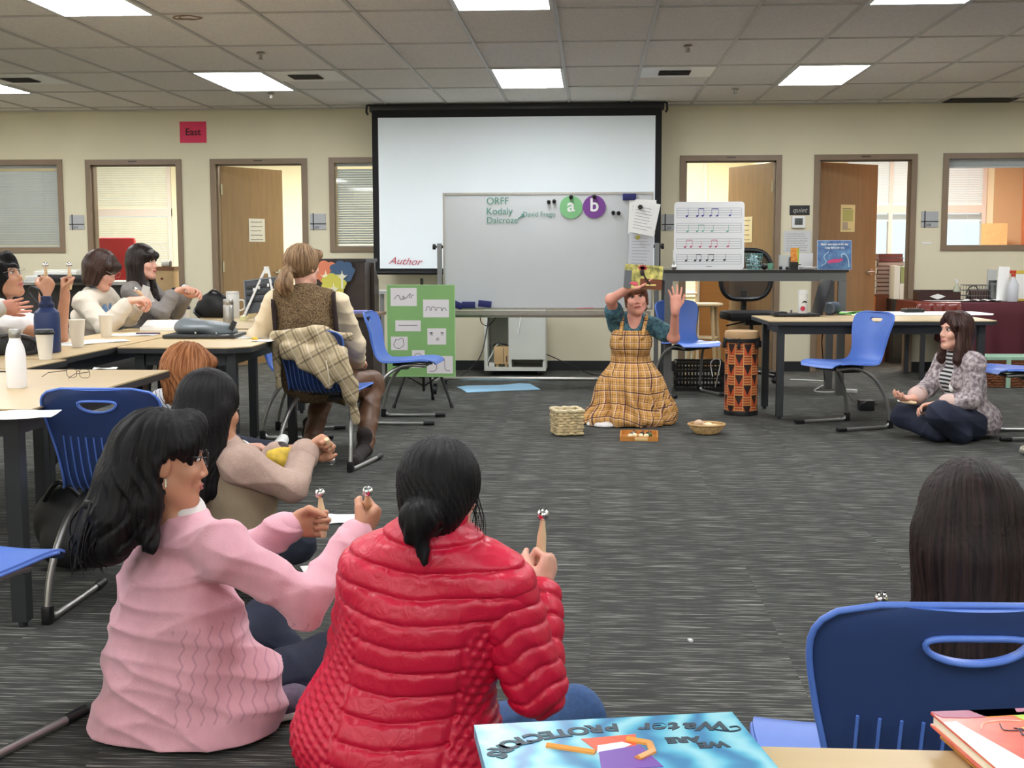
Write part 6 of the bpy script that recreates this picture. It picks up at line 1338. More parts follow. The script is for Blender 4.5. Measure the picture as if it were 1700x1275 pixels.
BLACKHAIR = hair_mat('black_hair', (8, 7, 8), (26, 24, 26)); DKBROWN = hair_mat('dark_brown_hair', (20, 13, 12), (50, 36, 32))
# ---------------------------------------------------------------- bell mallets
M_BIRCH = mat('birch', (226, 198, 158), .45, noise=.04, nscale=20); M_CHROME = mat('chrome', (225, 225, 225), .08, 1)
def mallet(a, b, lab, hid=False):
    a, b = A3(a), A3(b); d = unit(b-a); L = np.linalg.norm(b-a); t = thing('bell_mallet', lab, 'bell stick', a, 0, 'wooden bell sticks held by the group')
    Q = Vector(d).to_track_quat('Z', 'X').to_matrix().to_4x4(); Lh = L-.028
    B().lathe([(0, 0), (.008, .001), (.0105, .01), (.0125, Lh*.35), (.011, Lh*.7), (.0065, Lh*.95), (.006, Lh), (0, Lh)], n=20, M=Q).build('handle', M_BIRCH, t)
    bl = B().sph((0, 0, 0), .0155, 20); bl.bm.transform(Q @ Matrix.Translation((0, 0, L-.014))); be = bl.build('bell', M_CHROME, t)
    sl = B(); 
    for an in (0, PI/2): sl.box((0, 0, L+.0005), (.019, .0022, .003), rz=an, M=Q)
    sl.build('bell_slot', M_BLACK, be, smooth=False); return t
def along(P, a, b): a, b = A3(a), A3(b); d = unit(b-a); return ((P-a.astype(f32))@d.astype(f32))
GARM = lambda name, m, prims, infl, disp=None, cut=None, uv=None, h=.006: (lambda D: solid(name, prims(D), m, D['t'], h=h, infl=infl, disp=(disp(D) if disp else None), cut=(cut(D) if cut else None), uv=(uv(D) if uv else None)))
M_DENIM = mat('denim', (46, 60, 88), .85, noise=.12, nscale=60, bump=.15, bscale=300); M_DENIM_D = mat('dark_denim', (28, 34, 54), .85, noise=.12, nscale=50, bump=.15, bscale=300)
def shoe(name, m, sole, heel, toe, h=.006):
    def g(D):
        a, b = A3(heel), A3(toe); d = unit(b-a)
        o = solid(name, [('c', a+[0, 0, .035], a+d*.09+[0, 0, .045], .036, .036, .03), ('c', a+d*.07+[0, 0, .035], b+[0, 0, .025], .036, .026, .03)], m, D['t'], h=h, cut=lambda P: (.012+min(a[2], b[2]))-P[:, 2])
        solid('sole', [('c', a+[0, 0, .014], a+d*.1+[0, 0, .014], .038, .038, .02), ('c', a+d*.08+[0, 0, .014], b+[0, 0, .014], .04, .032, .02)], sole, D['t'], h=h, cut=lambda P: np.maximum((min(a[2], b[2])+.002)-P[:, 2], P[:, 2]-(max(a[2], b[2])+.026)))
    return g
M_SOLE = mat('white_rubber', (214, 212, 206), .6)
# ================================================================ woman in the pink cardigan
J = dict(pel=at(300, 1165, 3.12), che=at(285, 1000, 3.08), neck=at(300, 862, 3.05), head=at(272, 765, 3.02), hf=(.93, .36, -.10), hu=(.02, .05, 1), shR=at(368, 912, 2.98), elR=at(508, 1000, 3.05), wrR=at(592, 888, 3.25), shL=at(238, 893, 3.26), elL=at(395, 925, 3.42), wrL=at(487, 872, 3.42),
         hipR=at(345, 1185, 3.12), hipL=at(290, 1185, 3.28), knR=at(545, 1092, 3.40), anR=at(480, 1190, 3.22), knL=at(440, 1035, 3.62), anL=at(520, 1165, 3.5))
GR = grip(J['wrR'], (.50, .68, .50), (.45, .0, .9)); GL = grip(J['wrL'], (.93, .25, .05), (.75, .25, .62), False)
M_PINK = mat('pink_knit', (218, 162, 174), .8, noise=.03, nscale=40, bump=.25, bscale=500, stretch=(1, 1, .25), sheen=.3)
def pointelle(m):      # zigzag openwork knitted into the lower side of the cardigan
    nt = m.node_tree; bs = nt.nodes['Principled BSDF']; tc = N(nt, 'ShaderNodeTexCoord'); sp = N(nt, 'ShaderNodeSeparateXYZ'); nt.links.new(tc.outputs['Object'], sp.inputs[0])
    zz = mth(nt, 'MULTIPLY', mth(nt, 'PINGPONG', sp.outputs[2], .022), .55); a = mth(nt, 'ADD', mth(nt, 'ADD', sp.outputs[0], mth(nt, 'MULTIPLY', sp.outputs[1], .5)), mth(nt, 'ADD', zz, mth(nt, 'MULTIPLY', sp.outputs[2], -.15)))
    fr = mth(nt, 'ABSOLUTE', mth(nt, 'SUBTRACT', mth(nt, 'FRACT', mth(nt, 'DIVIDE', a, .036)), .5)); g = mth(nt, 'LESS_THAN', fr, .09)
    msk = mth(nt, 'MULTIPLY', mth(nt, 'GREATER_THAN', sp.outputs[0], .05), mth(nt, 'MULTIPLY', mth(nt, 'LESS_THAN', sp.outputs[2], .315), mth(nt, 'GREATER_THAN', sp.outputs[2], .07)))
    gm = mth(nt, 'MULTIPLY', g, msk); ob = [l for l in nt.links if l.to_socket == bs.inputs['Base Color']][0].from_socket; nt.links.new(mixc(nt, mth(nt, 'MULTIPLY', gm, .35), ob, (150, 100, 112)), bs.inputs['Base Color']); hgt = mth(nt, 'MULTIPLY', gm, -1); bp = N(nt, 'ShaderNodeBump'); bp.inputs['Strength'].default_value = .8; bp.inputs['Distance'].default_value = .004; nt.links.new(hgt, bp.inputs['Height'])
    old = [l for l in nt.links if l.to_socket == bs.inputs['Normal']][0].from_socket; nt.links.new(old, bp.inputs['Normal']); nt.links.new(bp.outputs[0], bs.inputs['Normal'])
pointelle(M_PINK)
def pink_torso(D):
    J = D['J']; return D['torso']+D['arms']['Lu']+D['arms']['Ru']+[('c', J['elR'], J['wrR'], .040, .031, .025), ('c', J['elL'], J['wrL']-unit(J['wrL']-J['elL'])*.02, .04, .034, .025), ('e', at(305, 1150, 3.12), (.185, .17, .15), np.eye(3), .08), ('e', at(300, 1085, 3.10), (.165, .13, .16), np.eye(3), .08),
            ('e', at(250, 1215, 3.08)+[0, 0, 0], (.15, .14, .10), np.eye(3), .06), ('e', at(340, 1225, 3.05), (.155, .13, .09), np.eye(3), .06), ('c', at(350, 1150, 3.12), at(415, 1125, 3.10), .10, .072, .05), ('c', at(390, 1190, 3.05), at(430, 1180, 3.08), .06, .05, .05)]
def mk_pink(D):
    J = D['J']; dz = creases(.010, [((6, 10, 70), .3, 1.2), ((26, 9, 52), 1.3, 1.1), ((-22, 14, 46), 2.2, 1.0)]); 
    def g(P, d):
        s = dz(P); ax = A3(J['elR']).astype(f32); r = np.sqrt(((P-ax)**2).sum(1)); s += .005*np.sin(r*120)*np.exp(-(r/.1)**2)
        return s
    return g
def pink_hair(D):
    W, R = D['W'], D['R']
    P = [('e', (0, -.018, .034), (.092, .112, .10), .02), ('e', (0, -.075, -.03), (.085, .065, .10), .04), ('c', (-.02, -.095, -.06), (-.02, -.135, -.20), .066, .062, .05), ('c', (.035, -.09, -.07), (.05, -.11, -.20), .055, .05, .05), ('c', (-.03, -.13, -.15), (-.02, -.155, -.23), .055, .036, .04), ('c', (.045, -.12, -.15), (.05, -.125, -.21), .05, .028, .04),
         ('c', (.07, -.01, -.01), (.07, -.03, -.10), .026, .03, .03), ('c', (.0, .06, .09), (.065, .04, .045), .035, .022, .03), ('c', (-.02, .06, .09), (-.07, .04, .03), .035, .025, .03), ('c', (.05, -.04, -.12), (.085, -.02, -.20), .04, .02, .04)]
    P.append(('-e', (.095, .035, -.03), (.045, .05, .055), .012)); scale_hair(D, P, BLACKHAIR, True, .0022, .005, face=((0, .118, -.035), (.068, .070, .080)))
    wisp = B(); rr = random.Random(4)
    for k in range(46):
        a = (rr.uniform(-.07, .08), rr.uniform(-.17, -.10), rr.uniform(-.17, -.10)); e = (a[0]*1.25+rr.uniform(-.03, .03), a[1]-rr.uniform(-.01, .04), -rr.uniform(.22, .29)); mid = ((a[0]+e[0])/2+rr.uniform(-.02, .02), (a[1]+e[1])/2-rr.uniform(0, .03), (a[2]+e[2])/2)
        wisp.tube(smoothpath([W(*a), W(*mid), W(*e)], 5), .003, 5, radii=[.0045*(1-.8*q/10) for q in range(11)])
    wisp.build('loose_hair', BLACKHAIR, D['t'], world=True)['kind'] = 'stuff'
    B().box((0, 0, 0), (.012, .07, .018), bev=.004).build('hair_clip', M_BLACK, D['t']); o = D['t'].children[-1]
    c = [x for x in D['t'].children if x.name.startswith('hair_clip')][0]; c.matrix_local = root_inv(D['t']) @ Matrix.Translation(Vector(W(.082, -.035, .01))) @ Matrix(((R[0][0], R[1][0], R[2][0], 0), (R[0][1], R[1][1], R[2][1], 0), (R[0][2], R[1][2], R[2][2], 0), (0, 0, 0, 1)))
    c = B().box((0, 0, 0), (.05, .03, .022), bev=.006).build('claw_clip', M_BLACK, D['t']); c.matrix_local = root_inv(D['t']) @ Matrix.Translation(Vector(W(.03, -.155, -.11)))
    B().tube([W(.078, .004, -.035), W(.079, .006, -.055)], .003, 6).build('earring', M_CHROME, D['t'], world=True)
    g = Matrix(((R[0][0], R[1][0], R[2][0], 0), (R[0][1], R[1][1], R[2][1], 0), (R[0][2], R[1][2], R[2][2], 0), (0, 0, 0, 1))); g = root_inv(D['t']) @ Matrix.Translation(Vector(W(0, .104, -.006))) @ g @ Matrix.Rotation(PI, 4, 'Z')
    spectacles('glasses', None, None, 0, M_BLACK, D['t'], M=g)
person('woman in a long pink cardigan sitting cross-legged, arms stretched out with bell sticks', (J['pel'][0], J['pel'][1], 0), J, 'tan',
       [GARM('cardigan', M_PINK, pink_torso, .014, mk_pink, lambda D: (lambda P: .012-P[:, 2]), h=.005),
        GARM('cuff', M_PINK, lambda D: [('c', D['J']['wrR']-unit(D['J']['wrR']-D['J']['elR'])*.035, D['J']['wrR']-unit(D['J']['wrR']-D['J']['elR'])*.005, .036, .035, .0)], .012, h=.004), 
        GARM('cuff', M_PINK, lambda D: [('c', D['J']['wrL']-unit(D['J']['wrL']-D['J']['elL'])*.05, D['J']['wrL']-unit(D['J']['wrL']-D['J']['elL'])*.015, .034, .034, .0)], .010, h=.004),
        GARM('jeans', M_DENIM_D, lambda D: D['leg']['Rt']+D['leg']['Rs']+D['leg']['Lt']+D['leg']['Ls'], .012, lambda D: FOLD),
        GARM('collar', mat('white_collar', (220, 218, 214), .7), lambda D: [('c', D['J']['neck']+[0, 0, -.01], D['J']['neck']+[.01, 0, .015], .062, .056, 0)], .0),
        shoe('sneaker', mat('grey_purple_knit', (92, 78, 96), .8, noise=.2, nscale=60), M_SOLE, at(440, 1215, 3.12)*[1, 1, 0]+[0, 0, .01], at(530, 1180, 3.24)*[1, 1, 0]+[0, 0, .01])],
       pink_hair, {'R': GR[0], 'L': GL[0]}, hh=.004)
mallet(GR[1]-GR[2]*.045, GR[1]+GR[2]*.10, 'bell stick in the right hand of the pink cardigan woman, the higher of her two'); mallet(GL[1]-GL[2]*.04, GL[1]+GL[2]*.10, 'bell stick in the far hand of the pink cardigan woman, the lower of her two')
# ================================================================ woman in the red quilted jacket
J = dict(pel=at(672, 1235, 2.88), che=at(705, 1040, 2.84), neck=at(722, 892, 2.82), head=at(733, 822, 2.84), hf=(.18, .98, -.22), hu=(.0, .22, 1), shR=at(826, 976, 2.80), elR=at(890, 1140, 2.80), wrR=at(893, 985, 2.93), shL=at(626, 950, 2.86), elL=at(582, 1120, 3.02), wrL=at(650, 1160, 3.2),
         hipR=at(740, 1250, 2.92), hipL=at(610, 1250, 2.95), knR=at(955, 1190, 3.16), anR=at(830, 1260, 3.2), knL=at(575, 1215, 3.25), anL=at(700, 1250, 3.25))
GR = grip(J['wrR'], (.34, .42, .85), (.02, -.25, .95))
m = bpy.data.materials.new('red_quilted_nylon'); m.use_nodes = True; nt = m.node_tree; bs = nt.nodes['Principled BSDF']; bs.inputs['Base Color'].default_value = (*lin((202, 20, 58)), 1); bs.inputs['Roughness'].default_value = .36; bs.inputs['Sheen Weight'].default_value = 0
tc = N(nt, 'ShaderNodeTexCoord'); n1 = N(nt, 'ShaderNodeTexNoise'); n1.inputs['Scale'].default_value = 22; n1.inputs['Detail'].default_value = 4; n1.inputs['Distortion'].default_value = 1.5; mp = N(nt, 'ShaderNodeMapping'); mp.inputs['Scale'].default_value = (1, 1, .6); nt.links.new(tc.outputs['Object'], mp.inputs[0]); nt.links.new(mp.outputs[0], n1.inputs['Vector'])
bp = N(nt, 'ShaderNodeBump'); bp.inputs['Strength'].default_value = .45; bp.inputs['Distance'].default_value = .012; nt.links.new(n1.outputs[0], bp.inputs['Height']); nt.links.new(bp.outputs[0], bs.inputs['Normal']); M_RED_N = m
def quilt_torso(D):
    J = D['J']; nk = A3(J['neck']).astype(f32); up = D['up'].astype(f32); rt = D['rt'].astype(f32); fw = D['fw'].astype(f32); pitch = .056
    def g(P, d):
        q = P-nk; s = -(q@up)+.10*(q@rt)+.06*np.abs(q@rt)+.006*np.sin(q@rt*9); ph = (s/pitch)%1.0
        ridge = (1-np.abs(2*ph-1)**5); lat = q@rt; sd = np.clip((np.abs(lat-.015)-.125)/.015, 0, 1)*np.clip((s-.17)/.03, 0, 1); seam = -.006*np.exp(-((np.abs(lat-.015)-.125)/.006)**2)*np.clip((s-.17)/.03, 0, 1); fine = .004*np.sin(s*190+lat*70)*np.sin(s*80-lat*190); cr = .002*np.sin(lat*90+s*30+2*np.sin(s*40))*np.exp(-((ph-.08)/.12)**2); return (.009*ridge-.004+cr)*(1-sd)+(.001+fine)*sd+seam
    return g
def quilt_sleeve(a, b, side):
    a, b = A3(a), A3(b); d = unit(b-a).astype(f32); a = a.astype(f32)
    def g(P, d_=None):
        s = (P-a)@d; ph = ((s+.01*np.sin(P[:, 0]*40+P[:, 2]*20))/.05) % 1.0; return .008*(1-np.abs(2*ph-1)**4)-.004+.002*np.sin(P[:, 0]*90+P[:, 2]*70)
    return g
def red_hair(D):
    P = CAP+[('e', (0, -.03, .03), (.094, .104, .10), .02), ('e', (0, -.07, -.03), (.075, .055, .07), .03), ('e', (-.012, -.125, -.055), (.048, .036, .044), .012), ('c', (-.012, -.125, -.08), (.002, -.125, -.15), .026, .010, .02), ('c', (.0, -.13, -.05), (-.03, -.14, -.10), .03, .012, .02)]
    scale_hair(D, P, BLACKHAIR, True, .0013, .004, 1.8, face=((0, .125, -.03), (.072, .066, .085)))
    W = D['W']; w_ = B(); rr = random.Random(9)
    for k in range(14): a = (rr.uniform(.07, .088), rr.uniform(-.03, .03), rr.uniform(-.02, .05)); w_.tube(smoothpath([W(*a), W(a[0]+.012, a[1]+.01, a[2]-.05), W(a[0]+rr.uniform(0, .02), a[1]+.01, a[2]-rr.uniform(.08, .13))], 4), .0008, 4)
    w_.build('loose_hair', BLACKHAIR, D['t'], world=True)['kind'] = 'stuff'
    B().tube([W(-.012+.05*math.cos(a), -.10, -.055+.042*math.sin(a)) for a in np.linspace(0, 2*PI, 25)[:-1]], .005, 6, closed=True).build('hair_tie', M_BLACK, D['t'], world=True)
def fsleeve(D): J = D['J']; return [('c', J['elR'], J['wrR']-unit(J['wrR']-J['elR'])*.01, .056, .047, .02)]
person('woman in a bright red quilted jacket seen from behind, one bell stick raised', (J['pel'][0], J['pel'][1], 0), J, 'light',
       [GARM('jacket', M_RED_N, lambda D: D['torso']+[('e', D['J']['pel']+[0, 0, .12], (.19, .15, .17), D['T'], .09), ('e', D['J']['pel']+[-.015, -.02, .0], (.245, .19, .14), D['T'], .09), ('e', D['J']['che']+[0, 0, .0], (.185, .125, .17), D['T'], .06), ('c', D['J']['neck']-D['up']*.03, D['J']['shR'], .066, .066, .05), ('c', D['J']['neck']-D['up']*.03, D['J']['shL'], .066, .066, .05)], .016, quilt_torso, lambda D: (lambda P: .015-P[:, 2]), h=.0045),
        GARM('upper_sleeve', M_RED_N, lambda D: [('c', D['J']['shR'], D['J']['elR'], .073, .060, .02)], .012, lambda D: quilt_sleeve(D['J']['shR'], D['J']['elR'], 1), h=.0045),
        GARM('forearm_sleeve', M_RED_N, fsleeve, .010, lambda D: quilt_sleeve(D['J']['elR'], D['J']['wrR'], 1), h=.0045),
        GARM('left_sleeve', M_RED_N, lambda D: [('c', D['J']['shL'], D['J']['elL'], .072, .058, .02), ('c', D['J']['elL'], D['J']['wrL'], .056, .045, .02)], .012, lambda D: quilt_sleeve(D['J']['shL'], D['J']['elL'], 1)),
        GARM('collar', M_RED_N, lambda D: [('c', D['J']['neck']-D['up']*.02, D['J']['neck']+D['up']*.042, .072, .064, 0)], .006, lambda D: (lambda P, d: .004*np.abs(np.sin((P@D['up'].astype(f32))*90))), h=.0045),
        GARM('jeans', mat('mid_denim', (52, 84, 130), .8, noise=.12, nscale=70, bump=.2, bscale=200), lambda D: D['leg']['Rt']+D['leg']['Rs']+D['leg']['Lt']+D['leg']['Ls'], .016, lambda D: FOLD)],
       red_hair, {'R': GR[0]}, hh=.004, face=False)
SR = unit([.06, .03, 1]); mallet(GR[1]-SR*.035, GR[1]+SR*.125, 'bell stick raised by the woman in the red jacket, its bell above her hand')
# ================================================================ dark haired woman at the right front
J = dict(pel=(.74, 2.32, .14), che=(.745, 2.30, .36), neck=(.75, 2.30, .60), head=at(1606, 882, 2.30), hf=(-.12, .98, -.1), hu=(0, .08, 1), shR=(.90, 2.32, .52), shL=(.63, 2.32, .50), elR=(.92, 2.50, .34), elL=(.62, 2.46, .34), wrR=(.86, 2.70, .38), wrL=at(1463, 1085, 2.62)+[0, 0, -.05],
         hipR=(.83, 2.35, .12), hipL=(.66, 2.35, .12), knR=(.98, 2.66, .12), knL=(.60, 2.66, .12), anR=(.72, 2.72, .06), anL=(.80, 2.74, .06))
def long_hair(m, length=.34, h=.005, w=.095, amp=.0022, face=((0, .118, -.035), (.066, .066, .088)), back=-.055, dens=1.0, flare=1.0):
    def g(D):
        P = [('e', (0, -.016, .036), (.092, .108, .103), .02), ('e', (0, -.04, -.02), (.092*flare, .075, .10), .04), ('c', (-.04, back, -.05), (-.05, back-.02, -length), .05, .042*flare, .05), ('c', (.04, back, -.05), (.05, back-.02, -length), .05, .042*flare, .05), ('c', (0, back-.02, -.05), (0, back-.035, -length), .055, .05, .05),
             ('c', (-.075, -.01, .0), (-.082*flare, -.01, -length*.8), .024, .028, .04), ('c', (.075, -.01, .0), (.082*flare, -.01, -length*.8), .024, .028, .04)]
        scale_hair(D, P, m, True, amp, h, dens, face)
    return g
person('long haired dark brown head of a woman behind the right foreground chair', (.74, 2.3, 0), J, 'light',
       [GARM('top', mat('dark_green_knit', (38, 50, 40), .8), lambda D: D['torso']+D['arms']['Lu']+D['arms']['Ru']+D['arms']['Lf']+D['arms']['Rf'], .014, lambda D: FOLD),
        GARM('trousers', M_DENIM_D, lambda D: sum(D['leg'].values(), []), .012)],
       long_hair(DKBROWN, .40, .0045, amp=.0011, flare=1.12, dens=2.2), {'L': grip(J['wrL'], (-.6, .5, .6), (0, -.1, 1), False)[0]}, face=False)
mallet(at(1466, 1075, 2.62), at(1463, 984, 2.62)+[0, 0, .0], 'bell stick whose bell shows above the right foreground chair')
# ================================================================ woman in the taupe blouse behind the pink one
J = dict(pel=at(385, 900, 4.12), che=at(378, 815, 4.10), neck=at(372, 742, 4.08), head=at(350, 680, 4.05), hf=(.62, .78, -.15), hu=(.05, .1, 1), shR=at(398, 772, 3.98), elR=at(486, 810, 4.02), wrR=at(506, 752, 4.26), shL=at(345, 765, 4.28), elL=at(415, 800, 4.45), wrL=at(462, 752, 4.45),
         hipR=at(405, 910, 4.1), hipL=at(370, 905, 4.25), knR=at(490, 902, 4.42), anR=at(420, 915, 4.5), knL=at(395, 870, 4.62), anL=at(450, 905, 4.6))
GR = grip(J['wrR'], (.75, .5, .45), (.55, .8, -.1))
M_TAUPE = mat('taupe_crepe', (176, 150, 136), .85, noise=.05, nscale=60, bump=.2, bscale=160)
person('woman with straight black hair in a taupe blouse, just beyond the pink cardigan', (J['pel'][0], J['pel'][1], 0), J, 'tan',
       [GARM('blouse', M_TAUPE, lambda D: D['arms']['Lu']+D['arms']['Ru']+[('c', D['J']['elR'], D['J']['wrR'], .042, .034, .02), ('c', D['J']['elL'], D['J']['wrL'], .042, .034, .02)]+D['torso'][3:5], .009, lambda D: FOLD),
        GARM('tunic', mat('khaki_cloth', (146, 130, 106), .8, bump=.2, bscale=40), lambda D: D['torso'][:3]+D['bust'], .02, lambda D: folds(.01, [((28, 20, 2), 0, .6), ((-30, 12, 5), 1, .5)])),
        GARM('cuff_button', M_TAUPE, lambda D: [('c', D['J']['wrR']-unit(D['J']['wrR']-D['J']['elR'])*.03, D['J']['wrR'], .044, .043, 0)], .008),
        GARM('jeans', M_DENIM_D, lambda D: sum(D['leg'].values(), []), .014, lambda D: FOLD),
        GARM('wrist_strap', mat('dark_leather', (44, 26, 26), .5), lambda D: [('c', D['J']['wrL']-unit(D['J']['wrL']-D['J']['elL'])*.004, D['J']['wrL']+unit(D['J']['wrL']-D['J']['elL'])*.014, .031, .03, 0)], .003, h=.004)],
       long_hair(BLACKHAIR, .33, amp=.0012, dens=1.6, flare=.92), {'R': GR[0], 'L': dict(d=(.95, .2, .15), p=(0, .2, -1), c=.6)})
mallet(GR[1]-GR[2]*.04, GR[1]+GR[2]*.10, 'bell stick pointing away in the hand of the woman in taupe')
c = at(466, 768, 4.35); t = thing('yellow_pouch', 'small yellow pouch held under the taupe sleeves', 'pouch', c); solid('pouch', [('e', (0, 0, 0), (.045, .035, .05), np.eye(3), .02), ('c', (-.03, 0, .02), (.04, 0, .04), .02, .015, .03)], mat('mustard_cloth', (210, 176, 60), .7, noise=.2, nscale=40), t, world=False, disp=FOLD_S)
# ================================================================ copper haired woman in stripes
J = dict(pel=at(300, 822, 5.45), che=at(296, 720, 5.42), neck=at(300, 655, 5.40), head=at(315, 619, 5.38), hf=(.75, .65, -.1), hu=(0, 0, 1), shR=at(320, 680, 5.30), elR=at(345, 740, 5.4), wrR=at(400, 745, 5.6), shL=at(272, 672, 5.55), elL=at(290, 730, 5.7), wrL=at(360, 730, 5.8),
         hipR=at(315, 795, 5.4), hipL=at(290, 790, 5.6), knR=at(420, 775, 5.7), anR=at(360, 800, 5.8), knL=at(385, 745, 5.95), anL=at(452, 748, 6.25))
def stripe_mat(name, base, line, freq=60, duty=.82, axis=2, rot=0):
    m = bpy.data.materials.new(name); m.use_nodes = True; nt = m.node_tree; b = nt.nodes['Principled BSDF']; tc = N(nt, 'ShaderNodeTexCoord'); sp = N(nt, 'ShaderNodeSeparateXYZ'); nt.links.new(tc.outputs['Object'], sp.inputs[0])
    v = mth(nt, 'ADD', mth(nt, 'MULTIPLY', sp.outputs[axis], freq), mth(nt, 'MULTIPLY', sp.outputs[0], rot)); f = mth(nt, 'GREATER_THAN', mth(nt, 'FRACT', v), duty); nt.links.new(mixc(nt, f, base, line), b.inputs['Base Color']); b.inputs['Roughness'].default_value = .8; return m
COPPER = hair_mat('copper_hair', (122, 70, 38), (196, 134, 88))
def bob(m, low=-.10, w=.098, amp=.0018, face=((0, .118, -.045), (.064, .060, .085)), dens=1.0, h=.0055, tilt=0):
    def g(D):
        P = [('e', (0, -.014, .036), (.094, .11, .103), .02), ('c', (-.055, -.03, .0), (-.06, -.025, low), .05, .045, .05), ('c', (.055, -.03, .0), (.06, -.025, low), .05, .045, .05), ('c', (0, -.07, .0), (0, -.06, low), .055, .045, .05), ('c', (-.075, .03, .0), (-.078, .03, low), .022, .024, .03), ('c', (.075, .03, .0), (.078, .03, low), .022, .024, .03),
             ('c', (-.05, .075, .055), (.05, .075, .055), .026, .026, .03)]
        scale_hair(D, P, m, True, amp, h, dens, face)
    return g
person('copper haired woman in a striped shirt on the floor beside the table leg', (J['pel'][0], J['pel'][1], 0), J, 'light',
       [GARM('striped_shirt', stripe_mat('navy_striped_cotton', (226, 226, 230), (66, 74, 108), 42, .8, 2, 30), lambda D: D['torso']+D['arms']['Lu']+D['arms']['Ru']+D['arms']['Lf']+D['arms']['Rf'], .016, lambda D: FOLD), GARM('trousers', M_DENIM_D, lambda D: sum(D['leg'].values(), []), .012),
        GARM('white_shoe', M_WHITE, lambda D: [('c', at(458, 748, 6.28), at(470, 730, 6.34), .038, .03, .02)], .0)],
       bob(COPPER, -.11, amp=.003, face=((0, .125, -.05), (.058, .055, .08))), {'R': dict(d=(.9, .3, .1), p=(0, 0, -1), c=.4)}, face=False)
# ================================================================ woman in the brown vest on the chair
J = dict(pel=at(522, 637, 7.20), che=at(510, 548, 7.16), neck=at(507, 484, 7.16), head=at(503, 443, 7.20), hf=(.50, .86, .02), hu=(0, 0, 1), shR=at(562, 503, 7.18), elR=at(590, 572, 7.32), wrR=at(592, 600, 7.6), shL=at(458, 500, 7.12), elL=at(428, 562, 7.14), wrL=at(448, 566, 7.45),
         hipR=at(545, 640, 7.25), hipL=at(505, 640, 7.25), knR=at(618, 636, 7.68), anR=at(606, 742, 7.35), knL=at(540, 640, 7.8), anL=at(516, 735, 7.60))
M_VEST = mat('brown_boucle', (74, 54, 38), .95, noise=.6, nscale=120, bump=1.0, bscale=150, c2=(146, 122, 86)); M_CREAMK = mat('cream_jersey', (226, 208, 176), .8, bump=.1, bscale=60)
def pony(D):
    P = CAP+[('e', (0, -.02, .03), (.090, .108, .10), .02), ('e', (0, -.115, -.02), (.03, .03, .026), .015), ('c', (0, -.135, -.03), (0, -.16, -.10), .036, .05, .02), ('c', (0, -.16, -.09), (.01, -.14, -.16), .048, .02, .03), ('c', (-.06, .07, .07), (.06, .07, .07), .026, .026, .03)]
    scale_hair(D, P, hair_mat('ash_blond_hair', (96, 70, 48), (176, 144, 108)), True, .0022, .006, 1.4, face=((0, .122, -.04), (.068, .062, .082)))
    W = D['W']; B().tube([W(.028*math.cos(a), -.122, -.025+.028*math.sin(a)) for a in np.linspace(0, 2*PI, 21)[:-1]], .007, 6, closed=True).build('hair_tie', M_BLACK, D['t'], world=True)
M_BROWNP = mat('brown_leather_trousers', (96, 66, 46), .5, noise=.08, nscale=20, bump=.2, bscale=25)
def boot(h_, toe, nm='boot'):
    def g(D):
        a, b = A3(h_), A3(toe); d = unit(b-a); solid(nm, [('c', a+[0, 0, .05], a+[0, 0, .13], .042, .046, .03), ('c', a+[0, 0, .045], b+[0, 0, .03], .042, .034, .03)], mat('black_brown_suede', (34, 26, 24), .9, bump=.2, bscale=60), D['t'], h=.007, disp=FOLD_S, cut=lambda P: .004-P[:, 2]+min(a[2], b[2])*0)
    return g
person('woman in a brown knitted vest with an ash blond ponytail, back turned', (J['pel'][0], J['pel'][1], 0), J, 'light',
       [GARM('shirt', M_CREAMK, lambda D: D['arms']['Lu']+D['arms']['Ru']+D['torso'][:1]+[('c', D['J']['elR'], D['J']['wrR'], .046, .036, .02), ('c', D['J']['elL'], D['J']['wrL'], .05, .036, .02)], .018, lambda D: FOLD),
        GARM('vest', M_VEST, lambda D: D['torso']+[('e', D['J']['che']+[0, 0, .02], (.178, .13, .19), D['T'], .05), ('e', D['J']['pel']+[0, 0, .08], (.18, .14, .14), D['T'], .06), ('c', D['J']['pel']+[.06, .1, .02], D['J']['pel']+[.20, .2, -.10], .10, .055, .06)], .02, lambda D: FOLD_S, lambda D: (lambda P: np.maximum(P@D['rt'].astype(f32)-float(D['J']['che']@D['rt'])-.172, -(P@D['rt'].astype(f32)-float(D['J']['che']@D['rt']))-.172)), h=.007),
        GARM('armhole_trim', mat('dark_brown_rib', (40, 26, 24), .9), lambda D: [('c', D['J']['che']+D['rt']*.172*sg-D['fw']*.02+D['up']*.13, D['J']['che']+D['rt']*.172*sg-D['fw']*.06-D['up']*.06, .05, .045, 0) for sg in (-1,)], .034, None, lambda D: (lambda P: np.abs(P@D['rt'].astype(f32)-float(D['J']['che']@D['rt'])+.172)-.012), h=.006),
        GARM('armhole_trim', mat('dark_brown_rib', (40, 26, 24)), lambda D: [('c', D['J']['che']+D['rt']*.172*sg-D['fw']*.02+D['up']*.13, D['J']['che']+D['rt']*.172*sg-D['fw']*.06-D['up']*.06, .05, .045, 0) for sg in (1,)], .034, None, lambda D: (lambda P: np.abs(P@D['rt'].astype(f32)-float(D['J']['che']@D['rt'])-.172)-.012), h=.006),
        GARM('trousers', M_BROWNP, lambda D: sum(D['leg'].values(), []), .016, lambda D: FOLD), boot(fl(606, 758, .01), fl(588, 775, .01)), boot(fl(512, 738, .01)+[0, .05, 0], fl(520, 748, .01)+[.02, .2, 0])],
       pony, {'L': dict(d=(.3, .9, .1), p=(0, 0, -1), c=.4), 'R': dict(d=(.2, .9, 0), p=(-.5, 0, -.8), c=.4)}, h=.007)
